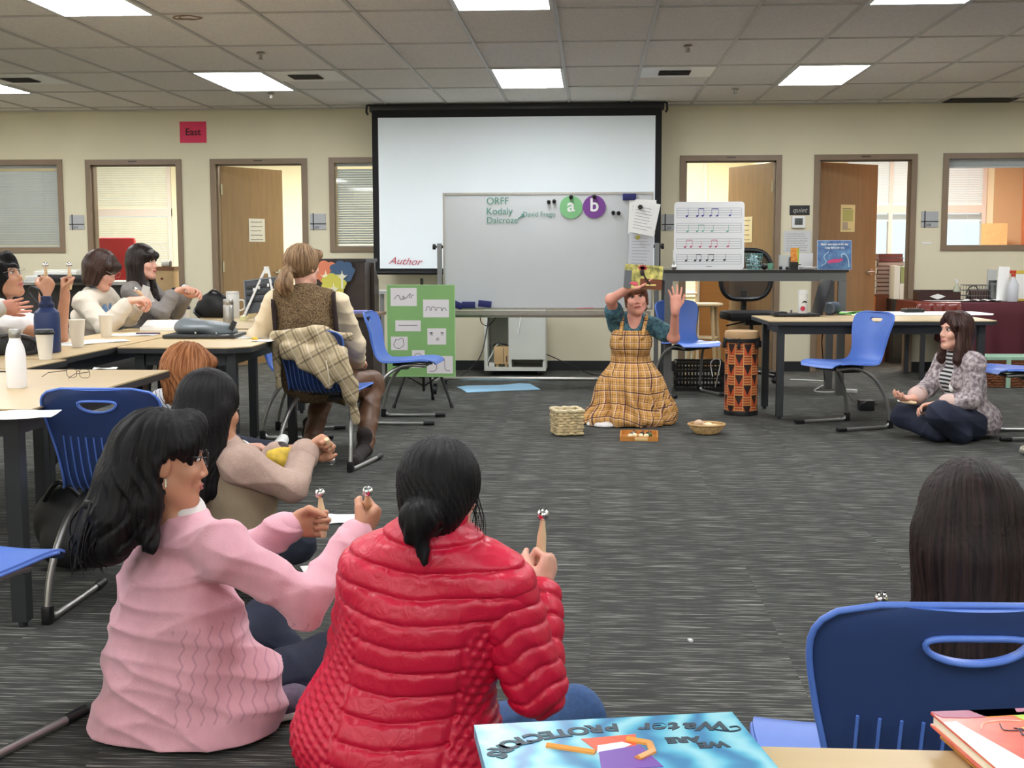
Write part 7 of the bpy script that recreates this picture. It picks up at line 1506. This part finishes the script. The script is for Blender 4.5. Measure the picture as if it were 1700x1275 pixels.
tag(B().sph((0, 0, .012), .018, 14, (1, .9, .7)).build('yellow_toy', mat('yellow_rubber', (232, 190, 60), .4)), 'small yellow toy under the elbow of the woman in the vest', 'toy').location = tuple(fl(423, 566, Z1))
# plaid coat over the chair back
def plaid(name, base, bands, su=1.0, sv=1.0):
    m = bpy.data.materials.new(name); m.use_nodes = True; nt = m.node_tree; b = nt.nodes['Principled BSDF']; at_ = N(nt, 'ShaderNodeAttribute'); at_.attribute_name = 'cloth'; sp = N(nt, 'ShaderNodeSeparateXYZ'); nt.links.new(at_.outputs['Vector'], sp.inputs[0])
    col = None; cur = base
    c = N(nt, 'ShaderNodeRGB'); c.outputs[0].default_value = (*lin(base), 1); col = c.outputs[0]
    for per, pos, wd, cc, al, ax in bands:
        fr = mth(nt, 'FRACT', mth(nt, 'DIVIDE', sp.outputs[ax], per)); f = mth(nt, 'LESS_THAN', mth(nt, 'ABSOLUTE', mth(nt, 'SUBTRACT', fr, pos)), wd/2); col = mixc(nt, mth(nt, 'MULTIPLY', f, al), col, cc)
    nt.links.new(col, b.inputs['Base Color']); b.inputs['Roughness'].default_value = .85
    n = N(nt, 'ShaderNodeTexNoise'); n.inputs['Scale'].default_value = 300; bp = N(nt, 'ShaderNodeBump'); bp.inputs['Strength'].default_value = .2; bp.inputs['Distance'].default_value = .003; nt.links.new(n.outputs[0], bp.inputs['Height']); nt.links.new(bp.outputs[0], b.inputs['Normal'])
    return m
c = at(520, 600, 7.0); t = thing('plaid_coat', 'beige plaid coat draped over the back of the chair under the woman in the vest', 'coat', (c[0], 7.0, .45))
PT = lambda x, y, Y: at(x, y, Y)
cp = [('c', PT(456, 556, 6.86), PT(520, 552, 6.86), .026, .028, .04), ('c', PT(520, 552, 6.86), PT(580, 560, 6.88), .028, .024, .04), ('c', PT(470, 575, 6.82), PT(570, 582, 6.82), .022, .024, .05), ('c', PT(468, 572, 6.88), PT(535, 556, 6.86), .030, .034, .04), ('c', PT(475, 585, 6.84), PT(560, 600, 6.80), .035, .04, .05), ('c', PT(500, 605, 6.80), PT(572, 625, 6.80), .032, .035, .05), ('c', PT(535, 556, 6.86), PT(575, 615, 6.82), .035, .03, .05), ('c', PT(560, 615, 6.80), PT(585, 660, 6.84), .03, .034, .05), ('c', PT(583, 640, 6.86), PT(590, 700, 6.90), .034, .02, .05), ('c', PT(458, 575, 6.90), PT(462, 640, 6.92), .022, .02, .04), ('c', PT(520, 590, 6.80), PT(545, 640, 6.79), .034, .02, .05)]
def coat_uv(V):
    V = V-np.array([c[0], 7.0, .6]); a = .5; return np.stack([V[:, 0]*math.cos(a)+V[:, 2]*math.sin(a), -V[:, 0]*math.sin(a)+V[:, 2]*math.cos(a), V[:, 1]], 1)
solid('coat', cp, plaid('beige_plaid', (190, 172, 138), [(.085, .3, .10, (84, 70, 54), .6, 0), (.085, .5, .05, (84, 70, 54), .5, 0), (.095, .3, .10, (84, 70, 54), .6, 1), (.095, .55, .05, (120, 98, 74), .5, 1), (.085, .8, .1, (222, 210, 186), .6, 0)]), t, h=.006, disp=folds(.009, [((30, 5, 22), 0, .9), ((-20, 8, 40), 1, .9), ((45, 0, -20), 2, .7)]), uv=coat_uv)
B().tube(smoothpath([PT(541, 598, 6.74), PT(545, 620, 6.73), PT(548, 640, 6.74)], 4), .003, 6).build('cord', mat('cream_cord', (220, 210, 190)), t, world=True)
# ================================================================ bob haired woman at the table
J = dict(pel=at(150, 590, 8.0), che=at(152, 535, 7.95), neck=at(160, 484, 7.92), head=at(168, 449, 7.90), hf=(.93, -.12, -.38), hu=(.3, 0, 1), shR=at(140, 503, 7.74), elR=at(176, 545, 7.62), wrR=at(215, 500, 7.66), shL=at(175, 492, 8.12), elL=at(212, 530, 8.0), wrL=at(232, 500, 7.90),
         hipR=at(150, 600, 7.85), hipL=at(155, 600, 8.1), knR=at(230, 600, 7.85), anR=at(232, 690, 7.85), knL=at(235, 600, 8.1), anL=at(235, 690, 8.1))
M_OAT = mat('oat_jersey', (206, 196, 180), .85, bump=.12, bscale=40); M_GREY = mat('grey_knit', (134, 128, 124), .9, noise=.08, nscale=90, bump=.3, bscale=200)
def glasses_for(D, m=M_STEEL):
    R, W = D['R'], D['W']; g = Matrix(((R[0][0], R[1][0], R[2][0], 0), (R[0][1], R[1][1], R[2][1], 0), (R[0][2], R[1][2], R[2][2], 0), (0, 0, 0, 1))); g = root_inv(D['t']) @ Matrix.Translation(Vector(W(0, .104, -.006))) @ g @ Matrix.Rotation(PI, 4, 'Z'); spectacles('glasses', None, None, 0, m, D['t'], M=g)
person('woman with a dark bob and glasses in an oatmeal jacket, behind the white cups', (J['pel'][0], J['pel'][1], 0), J, 'light',
       [GARM('jacket', M_OAT, lambda D: D['torso']+D['arms']['Lu']+D['arms']['Ru']+[('c', D['J']['elR'], D['J']['wrR']-unit(D['J']['wrR']-D['J']['elR'])*.05, .046, .038, .02), ('c', D['J']['elL'], D['J']['wrL']-unit(D['J']['wrL']-D['J']['elL'])*.05, .046, .038, .02)], .017, lambda D: FOLD),
        GARM('denim_collar', mat('light_denim', (104, 134, 168), .8), lambda D: [('c', D['J']['neck']+D['rt']*.04+[0, 0, .0], D['J']['che']+D['fw']*.12+D['rt']*.04+[0, 0, .0], .035, .03, 0), ('c', D['J']['neck']-D['rt']*.04, D['J']['che']+D['fw']*.12-D['rt']*.03, .035, .03, 0)], .012),
        GARM('trousers', mat('grey_trousers', (92, 92, 94), .8), lambda D: sum(D['leg'].values(), []), .014), glasses_for],
       bob(hair_mat('brown_black_hair', (34, 22, 18), (74, 52, 44), rough=.3), -.075, amp=.0010, dens=2.0, face=((0, .128, -.06), (.070, .058, .080))), {'R': dict(d=(.85, .1, .15), p=(.1, .2, -1), c=.5, t=.8), 'L': dict(d=(.6, -.5, -.1), p=(-.3, -.4, -.5), c=.55, t=.8)}, h=.007)
# her neighbour with long hair
J = dict(pel=at(240, 560, 8.75), che=at(233, 508, 8.72), neck=at(232, 466, 8.68), head=at(237, 436, 8.62), hf=(.97, -.16, .0), hu=(0, 0, 1), shR=at(218, 484, 8.50), elR=at(268, 520, 8.36), wrR=at(290, 485, 8.42), shL=at(245, 480, 8.88), elL=at(292, 518, 8.68), wrL=at(310, 490, 8.55),
         hipR=at(240, 565, 8.6), hipL=at(245, 565, 8.9), knR=at(310, 570, 8.6), anR=at(312, 650, 8.6), knL=at(315, 570, 8.9), anL=at(315, 650, 8.9))
def bangs_long(m, length=.24):
    def g(D):
        P = [('e', (0, -.016, .036), (.090, .108, .102), .02), ('c', (-.05, -.045, -.02), (-.06, -.05, -length), .046, .044, .05), ('c', (.05, -.045, -.02), (.065, -.045, -length), .046, .044, .05), ('c', (0, -.065, -.02), (0, -.07, -length), .05, .045, .05), ('c', (.066, .01, -.02), (.072, .055, -length-.02), .022, .034, .03), ('c', (-.066, .01, -.02), (-.07, .05, -length-.02), .022, .034, .03), ('c', (-.045, .078, .05), (.045, .078, .05), .024, .024, .03)]
        scale_hair(D, P, m, True, .0012, .006, 1.8, face=((0, .124, -.055), (.066, .060, .086)))
    return g
person('woman with long black hair and a fringe in a grey knit sweater', (J['pel'][0], J['pel'][1], 0), J, 'light',
       [GARM('sweater', M_GREY, lambda D: D['torso']+D['arms']['Lu']+D['arms']['Ru']+[('c', D['J']['elR'], D['J']['wrR']-unit(D['J']['wrR']-D['J']['elR'])*.03, .044, .036, .02), ('c', D['J']['elL'], D['J']['wrL']-unit(D['J']['wrL']-D['J']['elL'])*.03, .044, .036, .02)], .014, lambda D: FOLD),
        GARM('trousers', mat('charcoal_cloth', (50, 50, 54), .8), lambda D: sum(D['leg'].values(), []), .014),
        GARM('hair_band', M_BLACK, lambda D: [('c', D['J']['wrR']-unit(D['J']['wrR']-D['J']['elR'])*.0, D['J']['wrR']-unit(D['J']['wrR']-D['J']['elR'])*.008, .031, .031, 0)], .002, h=.004)],
       bangs_long(hair_mat('soft_black_hair', (18, 14, 14), (58, 46, 42), rough=.3)), {'R': dict(d=(.8, .1, .35), p=(.2, 0, -1), c=.5, t=.8), 'L': dict(d=(.85, -.1, .2), p=(0, -.6, -.6), c=.55, t=.8)}, h=.007)
for a_, b_, lab in ((at(236, 490, 7.72), at(222, 478, 7.66), 'bell stick in the fingers of the bob haired woman'), (at(320, 486, 8.44), at(302, 474, 8.40), 'bell stick held by the long haired woman in grey')): mallet(a_, b_, lab)
c = at(240, 488, 7.86); t = thing('folded_card', 'small folded white card held by the bob haired woman', 'card', c); B().box((0, 0, 0), (.05, .003, .11), rot=(.2, .35, 0)).box((.02, .01, -.01), (.05, .003, .10), rot=(.2, -.3, 0)).build('card', mat('silver_card', (206, 206, 204), .5), t, smooth=False)
# ================================================================ person at the far left in white
J = dict(pel=at(-10, 640, 6.75), che=at(0, 565, 6.72), neck=at(2, 512, 6.70), head=at(6, 462, 6.66), hf=(.93, -.15, .26), hu=(-.25, 0, 1), shR=at(-20, 535, 6.5), elR=at(82, 560, 6.42), wrR=at(74, 490, 6.50), shL=at(18, 530, 6.92), elL=at(100, 560, 6.72), wrL=at(108, 490, 6.66),
         hipR=at(-10, 650, 6.6), hipL=at(-5, 650, 6.85), knR=at(80, 655, 6.6), anR=at(82, 760, 6.6), knL=at(85, 650, 6.85), anL=at(88, 750, 6.85))
GR = grip(J['wrR'], (.2, .35, .9), (-.15, -.3, 1)); GL = grip(J['wrL'], (-.1, .3, .95), (-.05, -.35, 1), False)
def curly(D):
    P = CAP+[('e', (0, -.06, .0), (.096, .08, .11), .03), ('c', (-.06, -.03, .0), (-.06, -.05, -.12), .05, .045, .05), ('c', (.06, -.02, .0), (.07, -.05, -.12), .045, .045, .05), ('c', (0, -.08, 0), (0, -.08, -.13), .05, .05, .05), ('e', (0, .035, .10), (.07, .05, .035), .03)]
    W, R = D['W'], D['R']; P = [(p[0], W(*p[1]), p[2], R, p[3]) if p[0] == 'e' else (p[0], W(*p[1]), W(*p[2]), p[3], p[4], p[5]) for p in P]+[('-e', W(0, .128, -.04), (.082, .075, .095), R, .012)]
    solid('hair', P, BLACKHAIR, D['t'], h=.006, disp=folds(.012, [((70, 30, 40), 0, 1), ((-50, 60, 70), 1, 1)]), uv=hair_uv(W(0, 0, 0), R))
M_WSHIRT = mat('white_shirt', (232, 230, 228), .7)
person('person with wavy black hair and white shirt at far left, both hands raised', (J['pel'][0], J['pel'][1], 0), J, 'tan',
       [GARM('shirt', M_WSHIRT, lambda D: D['torso']+[('c', D['J']['shR'], D['J']['shR']*.5+D['J']['elR']*.5, .058, .055, .02), ('c', D['J']['shL'], D['J']['shL']*.5+D['J']['elL']*.5, .058, .055, .02)], .02, lambda D: FOLD),
        GARM('trousers', mat('charcoal_cloth', (50, 50, 54)), lambda D: sum(D['leg'].values(), []), .014), glasses_for],
       curly, {'R': GR[0], 'L': GL[0]}, h=.007)
UP_ = unit([.05, -.1, 1]); mallet(GR[1]-UP_*.05, GR[1]+UP_*.10, 'bell stick held up behind the navy bottle'); mallet(GL[1]-UP_*.05, GL[1]+UP_*.10, 'bell stick held upright right of the navy bottle')
# person whose hand enters at the left edge
J = dict(pel=at(-150, 650, 6.15), che=at(-140, 580, 6.12), neck=at(-135, 520, 6.1), head=at(-130, 470, 6.1), hf=(1, .2, 0), shR=at(-150, 545, 5.95), elR=at(-70, 600, 5.9), wrR=at(-60, 560, 6.0), shL=at(-125, 540, 6.3), elL=at(-75, 560, 6.25), wrL=at(0, 510, 6.18), hipR=at(-150, 660, 6.0), hipL=at(-150, 660, 6.3), knR=at(-60, 670, 6.0), anR=at(-60, 770, 6.0), knL=at(-60, 670, 6.3), anL=at(-60, 770, 6.3))
person('open hand and pale sleeve of a person beyond the left edge', (J['pel'][0], J['pel'][1], 0), J, 'rosy', [GARM('sweater', mat('pale_grey_knit', (214, 210, 204), .8), lambda D: D['torso']+D['arms']['Lu']+D['arms']['Ru']+D['arms']['Lf']+D['arms']['Rf'], .02, lambda D: FOLD), GARM('trousers', M_DENIM_D, lambda D: sum(D['leg'].values(), []), .012)],
       bob(DKBROWN), {'L': dict(d=(1, -.05, .05), p=(0, .9, .5), c=.06, t=.1, s=1.0)}, face=False)
# ================================================================ kneeling presenter
KY = 8.95
J = dict(pel=at(1048, 668, KY+.05), che=at(1047, 568, KY), neck=at(1053, 524, KY-.02), head=at(1056, 496, KY-.03), hf=(.02, -1, .06), hu=(-.10, 0, 1), shR=at(1024, 538, KY), elR=at(1014, 497, KY-.2), wrR=at(1047, 477, KY-.30), shL=at(1086, 542, KY), elL=at(1119, 561, KY-.12), wrL=at(1121, 513, KY-.26),
         hipR=at(1035, 675, KY+.05), hipL=at(1062, 675, KY+.05), knR=at(1020, 700, KY-.15), anR=at(1025, 700, KY+.28), knL=at(1080, 700, KY-.15), anL=at(1075, 700, KY+.28))
def knee_hair(D):
    P = [('e', (0, -.014, .042), (.084, .104, .096), .02), ('c', (-.045, .078, .058), (.045, .078, .058), .022, .022, .03), ('c', (-.074, .014, .02), (-.076, .014, -.05), .010, .007, .015), ('c', (.074, .014, .02), (.076, .014, -.05), .010, .007, .015), ('e', (0, -.10, -.03), (.05, .04, .05), .02), ('e', (-.05, -.05, -.07), (.026, .026, .026), .02)]
    scale_hair(D, P, hair_mat('chestnut_hair', (78, 46, 34), (136, 92, 68)), True, .0018, .005, 1.3, face=((0, .126, -.045), (.068, .058, .082)))
    W = D['W']
    for sx in (-1, 1): B().tube([W(sx*.08, .004, -.04), W(sx*.082, .006, -.06)], .004, 6).sph(W(sx*.080, .006, -.068), .007, 10, (1, .5, 1)).build('earring', mat('pearl', (232, 226, 214), .3), D['t'], world=True)
M_TEALT = mat('teal_print_cotton', (30, 62, 80), .8, noise=.4, nscale=34, c2=(84, 128, 138))
M_DRESS = plaid('mustard_plaid', (206, 156, 86), [(.050, .20, .10, (96, 52, 34), .55, 0), (.050, .20, .10, (96, 52, 34), .55, 1), (.050, .72, .07, (236, 206, 176), .85, 0), (.050, .82, .05, (96, 30, 52), .9, 0), (.050, .72, .07, (236, 206, 176), .85, 1), (.050, .82, .05, (96, 30, 52), .9, 1), (.10, .45, .05, (46, 26, 44), .9, 0), (.10, .45, .05, (46, 26, 44), .9, 1)])
def dress_uv(c0):
    def g(V):
        q = V-A3(c0); az = np.arctan2(q[:, 0], -q[:, 1]); r = np.hypot(q[:, 0], q[:, 1]); z = V[:, 2]
        rr_ = .17+np.clip(.42-z, 0, 1)*.25; return np.stack([az*rr_*1.15+.5, z*1.0+.0+.12*np.clip(.35-z, 0, 1)*np.sin(az*3), r], 1)
    return g
def skirt(D):
    c = D['J']['pel']; cx, cy = c[0], c[1]; f = []
    f += [('c', (cx, cy-.0, .46), (cx, cy-.02, .34), .135, .19, .06), ('e', (cx, cy-.03, .20), (.255, .22, .19), np.eye(3), .10), ('e', (cx-.02, cy-.05, .045), (.315, .27, .11), np.eye(3), .10), ('e', (cx-.20, cy-.12, .02), (.14, .13, .07), np.eye(3), .06), ('e', (cx+.2, cy-.05, .07), (.10, .14, .12), np.eye(3), .06)]
    return f
def pleats(D):
    c = D['J']['pel'].astype(f32)
    def g(P, d):
        q = P-c; az = np.arctan2(q[:, 0], -q[:, 1])+.12*np.sin(q[:, 2]*11); z = P[:, 2]; a = np.clip((.46-z)/.3, 0, 1)
        return a*(.016*np.sin(az*13+1.0)+.010*np.sin(az*23+z*6)+.006*np.sin(az*37-z*9))+.003*np.sin(az*60)*(1-a)*(z < .5)
    return g
kc = J['pel']
kd = person('woman kneeling in a mustard plaid pinafore, holding a picture book over her head', (kc[0], kc[1], 0), J, 'rosy',
       [GARM('t_shirt', M_TEALT, lambda D: D['torso']+[('c', D['J']['shR'], D['J']['shR']*.45+D['J']['elR']*.55, .054, .056, .02), ('c', D['J']['shL'], D['J']['shL']*.45+D['J']['elL']*.55, .054, .058, .02)], .010, lambda D: FOLD_S, lambda D: (lambda P: -d_cone(P, D['J']['neck']+D['up']*.03+D['fw']*.06, D['J']['neck']-D['up']*.035+D['fw']*.10, .062, .05)), h=.006),
        GARM('pinafore_bodice', M_DRESS, lambda D: D['torso'][:3]+D['bust'], .024, lambda D: FOLD_S, lambda D: (lambda P: (P-A3(D['J']['che']+D['up']*(.10)).astype(f32))@D['up'].astype(f32)), uv=lambda D: dress_uv(kc), h=.006),
        GARM('shoulder_strap', M_DRESS, lambda D: [('c', D['J']['che']+D['rt']*.075+D['fw']*.145+D['up']*.06, D['J']['neck']+D['rt']*.085+D['fw']*.05-D['up']*.0, .010, .010, 0), ('c', D['J']['che']+D['rt']*.075-D['fw']*.12+D['up']*.06, D['J']['neck']+D['rt']*.085-D['fw']*.03-D['up']*.0, .010, .010, 0)], .004, uv=lambda D: dress_uv(kc)),
        GARM('shoulder_strap', M_DRESS, lambda D: [('c', D['J']['che']-D['rt']*.075+D['fw']*.145+D['up']*.06, D['J']['neck']-D['rt']*.085+D['fw']*.05-D['up']*.0, .010, .010, 0), ('c', D['J']['che']-D['rt']*.075-D['fw']*.12+D['up']*.06, D['J']['neck']-D['rt']*.085-D['fw']*.03-D['up']*.0, .010, .010, 0)], .004, uv=lambda D: dress_uv(kc)),
        GARM('pinafore_skirt', M_DRESS, skirt, .0, pleats, lambda D: (lambda P: .006-P[:, 2]), uv=lambda D: dress_uv(kc), h=.0055),
        GARM('white_petticoat', M_WSHIRT, lambda D: [('e', fl(985, 706, .01)+[.04, .05, .0], (.09, .07, .035), np.eye(3), 0), ('e', fl(1005, 708, .01)+[0, .04, 0], (.07, .05, .03), np.eye(3), .02)], .0, lambda D: FOLD_S, lambda D: (lambda P: .003-P[:, 2]), h=.005)],
       knee_hair, {'R': dict(d=(.85, .0, .45), p=(-.1, -.6, .6), c=[.1, .15, .3, .4], t=.2), 'L': dict(d=(.03, -.05, 1), p=(-.25, .95, 0), c=.12, t=.1, sp=.25)}, lips=(170, 60, 70), hh=.005, h=.006, arm=.036)
# mouth open
t = kd['t']; W = kd['W']
bk = at(1068, 460, KY-.33); t = thing('held_picture_book', 'open picture book with yellow leaves and a fox red plant held over the kneeling woman', 'book', bk, .0)
M = Matrix.Rotation(.07, 4, 'Y')
B().box((0, 0, 0), (.26, .012, .165), M=M).build('cover', mat('leafy_cover', (112, 112, 62), .35, noise=.4, nscale=26, c2=(228, 216, 122)), t, smooth=False)
B().box((.055, -.0065, -.045), (.15, .002, .07), M=M).build('brown_ground', mat('brown_print', (116, 62, 36), .4), t, smooth=False); B().box((-.105, -.0065, -.02), (.05, .002, .12), M=M).build('grey_patch', mat('grey_print2', (96, 100, 104), .4), t, smooth=False)
b = B()
for k, an in enumerate((-.9, -.45, 0, .45, .9)): b.poly([(0, 0), (.011, .022), (0, .045), (-.011, .022)], .003, M @ Matrix.Translation((-.01, -.009, .045)) @ Matrix.Rotation(an, 4, 'Y') @ Matrix.Rotation(PI/2, 4, 'X'))
b.build('red_leaves', mat('rust_print', (176, 70, 72), .5), t, smooth=False)
b = B().tube([M@Vector((-.01, -.009, .05)), M@Vector((.01, -.009, .0)), M@Vector((.05, -.009, -.05))], .006, 6).sph(M@Vector((-.012, -.009, .03)), .018, 10, (.8, .3, 1.2)); b.build('dark_figure', mat('dark_print', (44, 34, 30), .5), t)
B().poly([(-.02, 0), (.0, .01), (.03, .006), (.02, -.008)], .003, M @ Matrix.Translation((-.07, -.009, -.05)) @ Matrix.Rotation(PI/2, 4, 'X') @ Matrix.Diagonal((1.3, 1.5, 1, 1))).build('pink_shape', mat('pink_print', (226, 84, 112), .5), t, smooth=False)
B().tube([M@Vector((.02, -.009, -.055)), M@Vector((.09, -.009, -.05))], .006, 6).build('yellow_stroke', mat('yellow_print', (236, 214, 130), .5), t)
# ================================================================ woman sitting at the right
SY = 8.35
J = dict(pel=at(1603, 704, SY+.02), che=at(1600, 630, SY), neck=at(1592, 583, SY-.02), head=at(1586, 551, SY-.03), hf=(-.93, -.36, .06), hu=(0, 0, 1), shL=at(1618, 604, SY-.16), elL=at(1612, 664, SY-.22), wrL=at(1556, 672, SY-.22), shR=at(1570, 598, SY+.17), elR=at(1540, 645, SY+.10), wrR=at(1514, 662, SY-.08),
         hipL=at(1612, 706, SY-.1), hipR=at(1595, 705, SY+.1), knL=at(1560, 688, SY-.34), anL=at(1595, 722, SY-.25), knR=at(1500, 690, SY+.04), anR=at(1555, 718, SY-.2))
M_BOUC = mat('mauve_boucle', (112, 98, 104), .95, noise=.5, nscale=42, bump=.8, bscale=60, c2=(196, 184, 184))
def sit_hair(D):
    P = [('e', (0, -.018, .04), (.094, .110, .102), .02), ('c', (-.055, -.04, -.02), (-.085, -.03, -.20), .05, .05, .05), ('c', (.055, -.04, -.02), (.085, -.04, -.20), .05, .05, .05), ('c', (0, -.075, -.02), (0, -.09, -.20), .055, .055, .05), ('c', (-.078, .015, .03), (-.088, .03, -.18), .024, .034, .03), ('c', (.078, .01, .03), (.09, .02, -.18), .024, .034, .03), ('c', (-.02, .055, .10), (-.075, .06, .04), .03, .022, .03), ('c', (.0, .06, .10), (.07, .05, .05), .03, .02, .03)]
    scale_hair(D, P, hair_mat('deep_brown_hair', (40, 24, 22), (82, 56, 48), rough=.32), True, .002, .006, 1.2, face=((0, .122, -.022), (.066, .066, .104)))
person('woman in a mauve tweed jacket sitting cross-legged on the right, looking left', (J['pel'][0], J['pel'][1], 0), J, 'light',
       [GARM('striped_top', stripe_mat('black_white_stripe', (214, 212, 210), (36, 36, 40), 38, .5), lambda D: D['torso'], .010),
        GARM('jacket', M_BOUC, lambda D: D['torso']+D['bust'][:0]+[('e', D['J']['pel']+[.03, .02, .02], (.19, .17, .14), np.eye(3), .06)]+D['arms']['Lu']+D['arms']['Ru']+[('c', D['J']['elL'], D['J']['elL']*.35+D['J']['wrL']*.65, .042, .040, .02), ('c', D['J']['elR'], D['J']['elR']*.35+D['J']['wrR']*.65, .042, .040, .02)], .018, lambda D: FOLD_S, lambda D: (lambda P: np.maximum(-d_cone(P, D['J']['neck']+D['fw']*.12, D['J']['pel']+D['fw']*.22, .075, .085), .03-P[:, 2])), h=.006),
        GARM('cuff', mat('pink_lining', (206, 176, 166), .7), lambda D: [('c', D['J']['elL']*.40+D['J']['wrL']*.60, D['J']['elL']*.30+D['J']['wrL']*.70, .040, .040, 0)], .020), GARM('cuff', mat('pink_lining', (206, 176, 166)), lambda D: [('c', D['J']['elR']*.40+D['J']['wrR']*.60, D['J']['elR']*.30+D['J']['wrR']*.70, .040, .040, 0)], .020),
        GARM('wrist_watch', M_BLACK, lambda D: [('c', D['J']['wrL']*.93+D['J']['elL']*.07, D['J']['wrL']*.99+D['J']['elL']*.01, .031, .03, 0)], .004, h=.004),
        GARM('name_tag', M_PAPER, lambda D: [('e', D['J']['che']+D['fw']*.135-D['rt']*.07+[0, 0, -.02], (.02, .012, .03), D['T'], 0)], 0, h=.004),
        GARM('jeans', M_DENIM_D, lambda D: [('c', D['J']['hipL'], D['J']['knL'], .10, .075, .03), ('c', D['J']['knL'], D['J']['anL'], .072, .06, .03), ('c', D['J']['hipR'], D['J']['knR'], .095, .07, .03), ('c', D['J']['knR'], D['J']['anR'], .068, .055, .03)], .008, lambda D: FOLD, lambda D: (lambda P: .004-P[:, 2])),
        shoe('pale_shoe', mat('pale_lime_shoe', (206, 206, 170), .7), M_SOLE, fl(1590, 728, .01), fl(1560, 722, .01))],
       sit_hair, {'L': dict(d=(-.9, .2, -.1), p=(-.2, -.3, -.9), c=.45, t=.4), 'R': dict(d=(-.8, -.4, .05), p=(.1, .1, 1), c=.35, t=.4)}, hh=.005)
mallet(at(1522, 669, SY-.14), at(1489, 666, SY-.10), 'bell stick resting in the hands of the woman on the right')
# person past the right edge, one shoe in view
J = dict(pel=(3.10, 7.85, .14), che=(3.10, 7.85, .38), neck=(3.10, 7.85, .62), head=(3.09, 7.83, .76), hf=(-1, -.1, 0), shL=(3.10, 7.69, .56), shR=(3.10, 8.01, .56), elL=(3.02, 7.62, .32), elR=(3.02, 8.05, .32), wrL=(2.92, 7.7, .26), wrR=(2.92, 7.95, .26), hipL=(3.05, 7.77, .12), hipR=(3.05, 7.94, .12), knL=(2.98, 7.52, .16), knR=(2.86, 8.0, .14), anL=(2.80, 7.66, .09), anR=(2.95, 7.82, .08))
person('person past the right edge whose speckled sneaker shows', (3.05, 8.0, 0), J, 'light', [GARM('sweater', M_GREY, lambda D: D['torso']+D['arms']['Lu']+D['arms']['Ru']+D['arms']['Lf']+D['arms']['Rf'], .02, lambda D: FOLD), GARM('jeans', M_DENIM, lambda D: sum(D['leg'].values(), []), .014),
       shoe('sneaker', mat('speckled_knit', (226, 222, 204), .8, noise=.3, nscale=60, c2=(110, 104, 84)), mat('grey_sole', (120, 118, 112), .7), (2.80, 7.70, .01), (2.62, 7.66, .01))], bob(DKBROWN), {}, face=False)
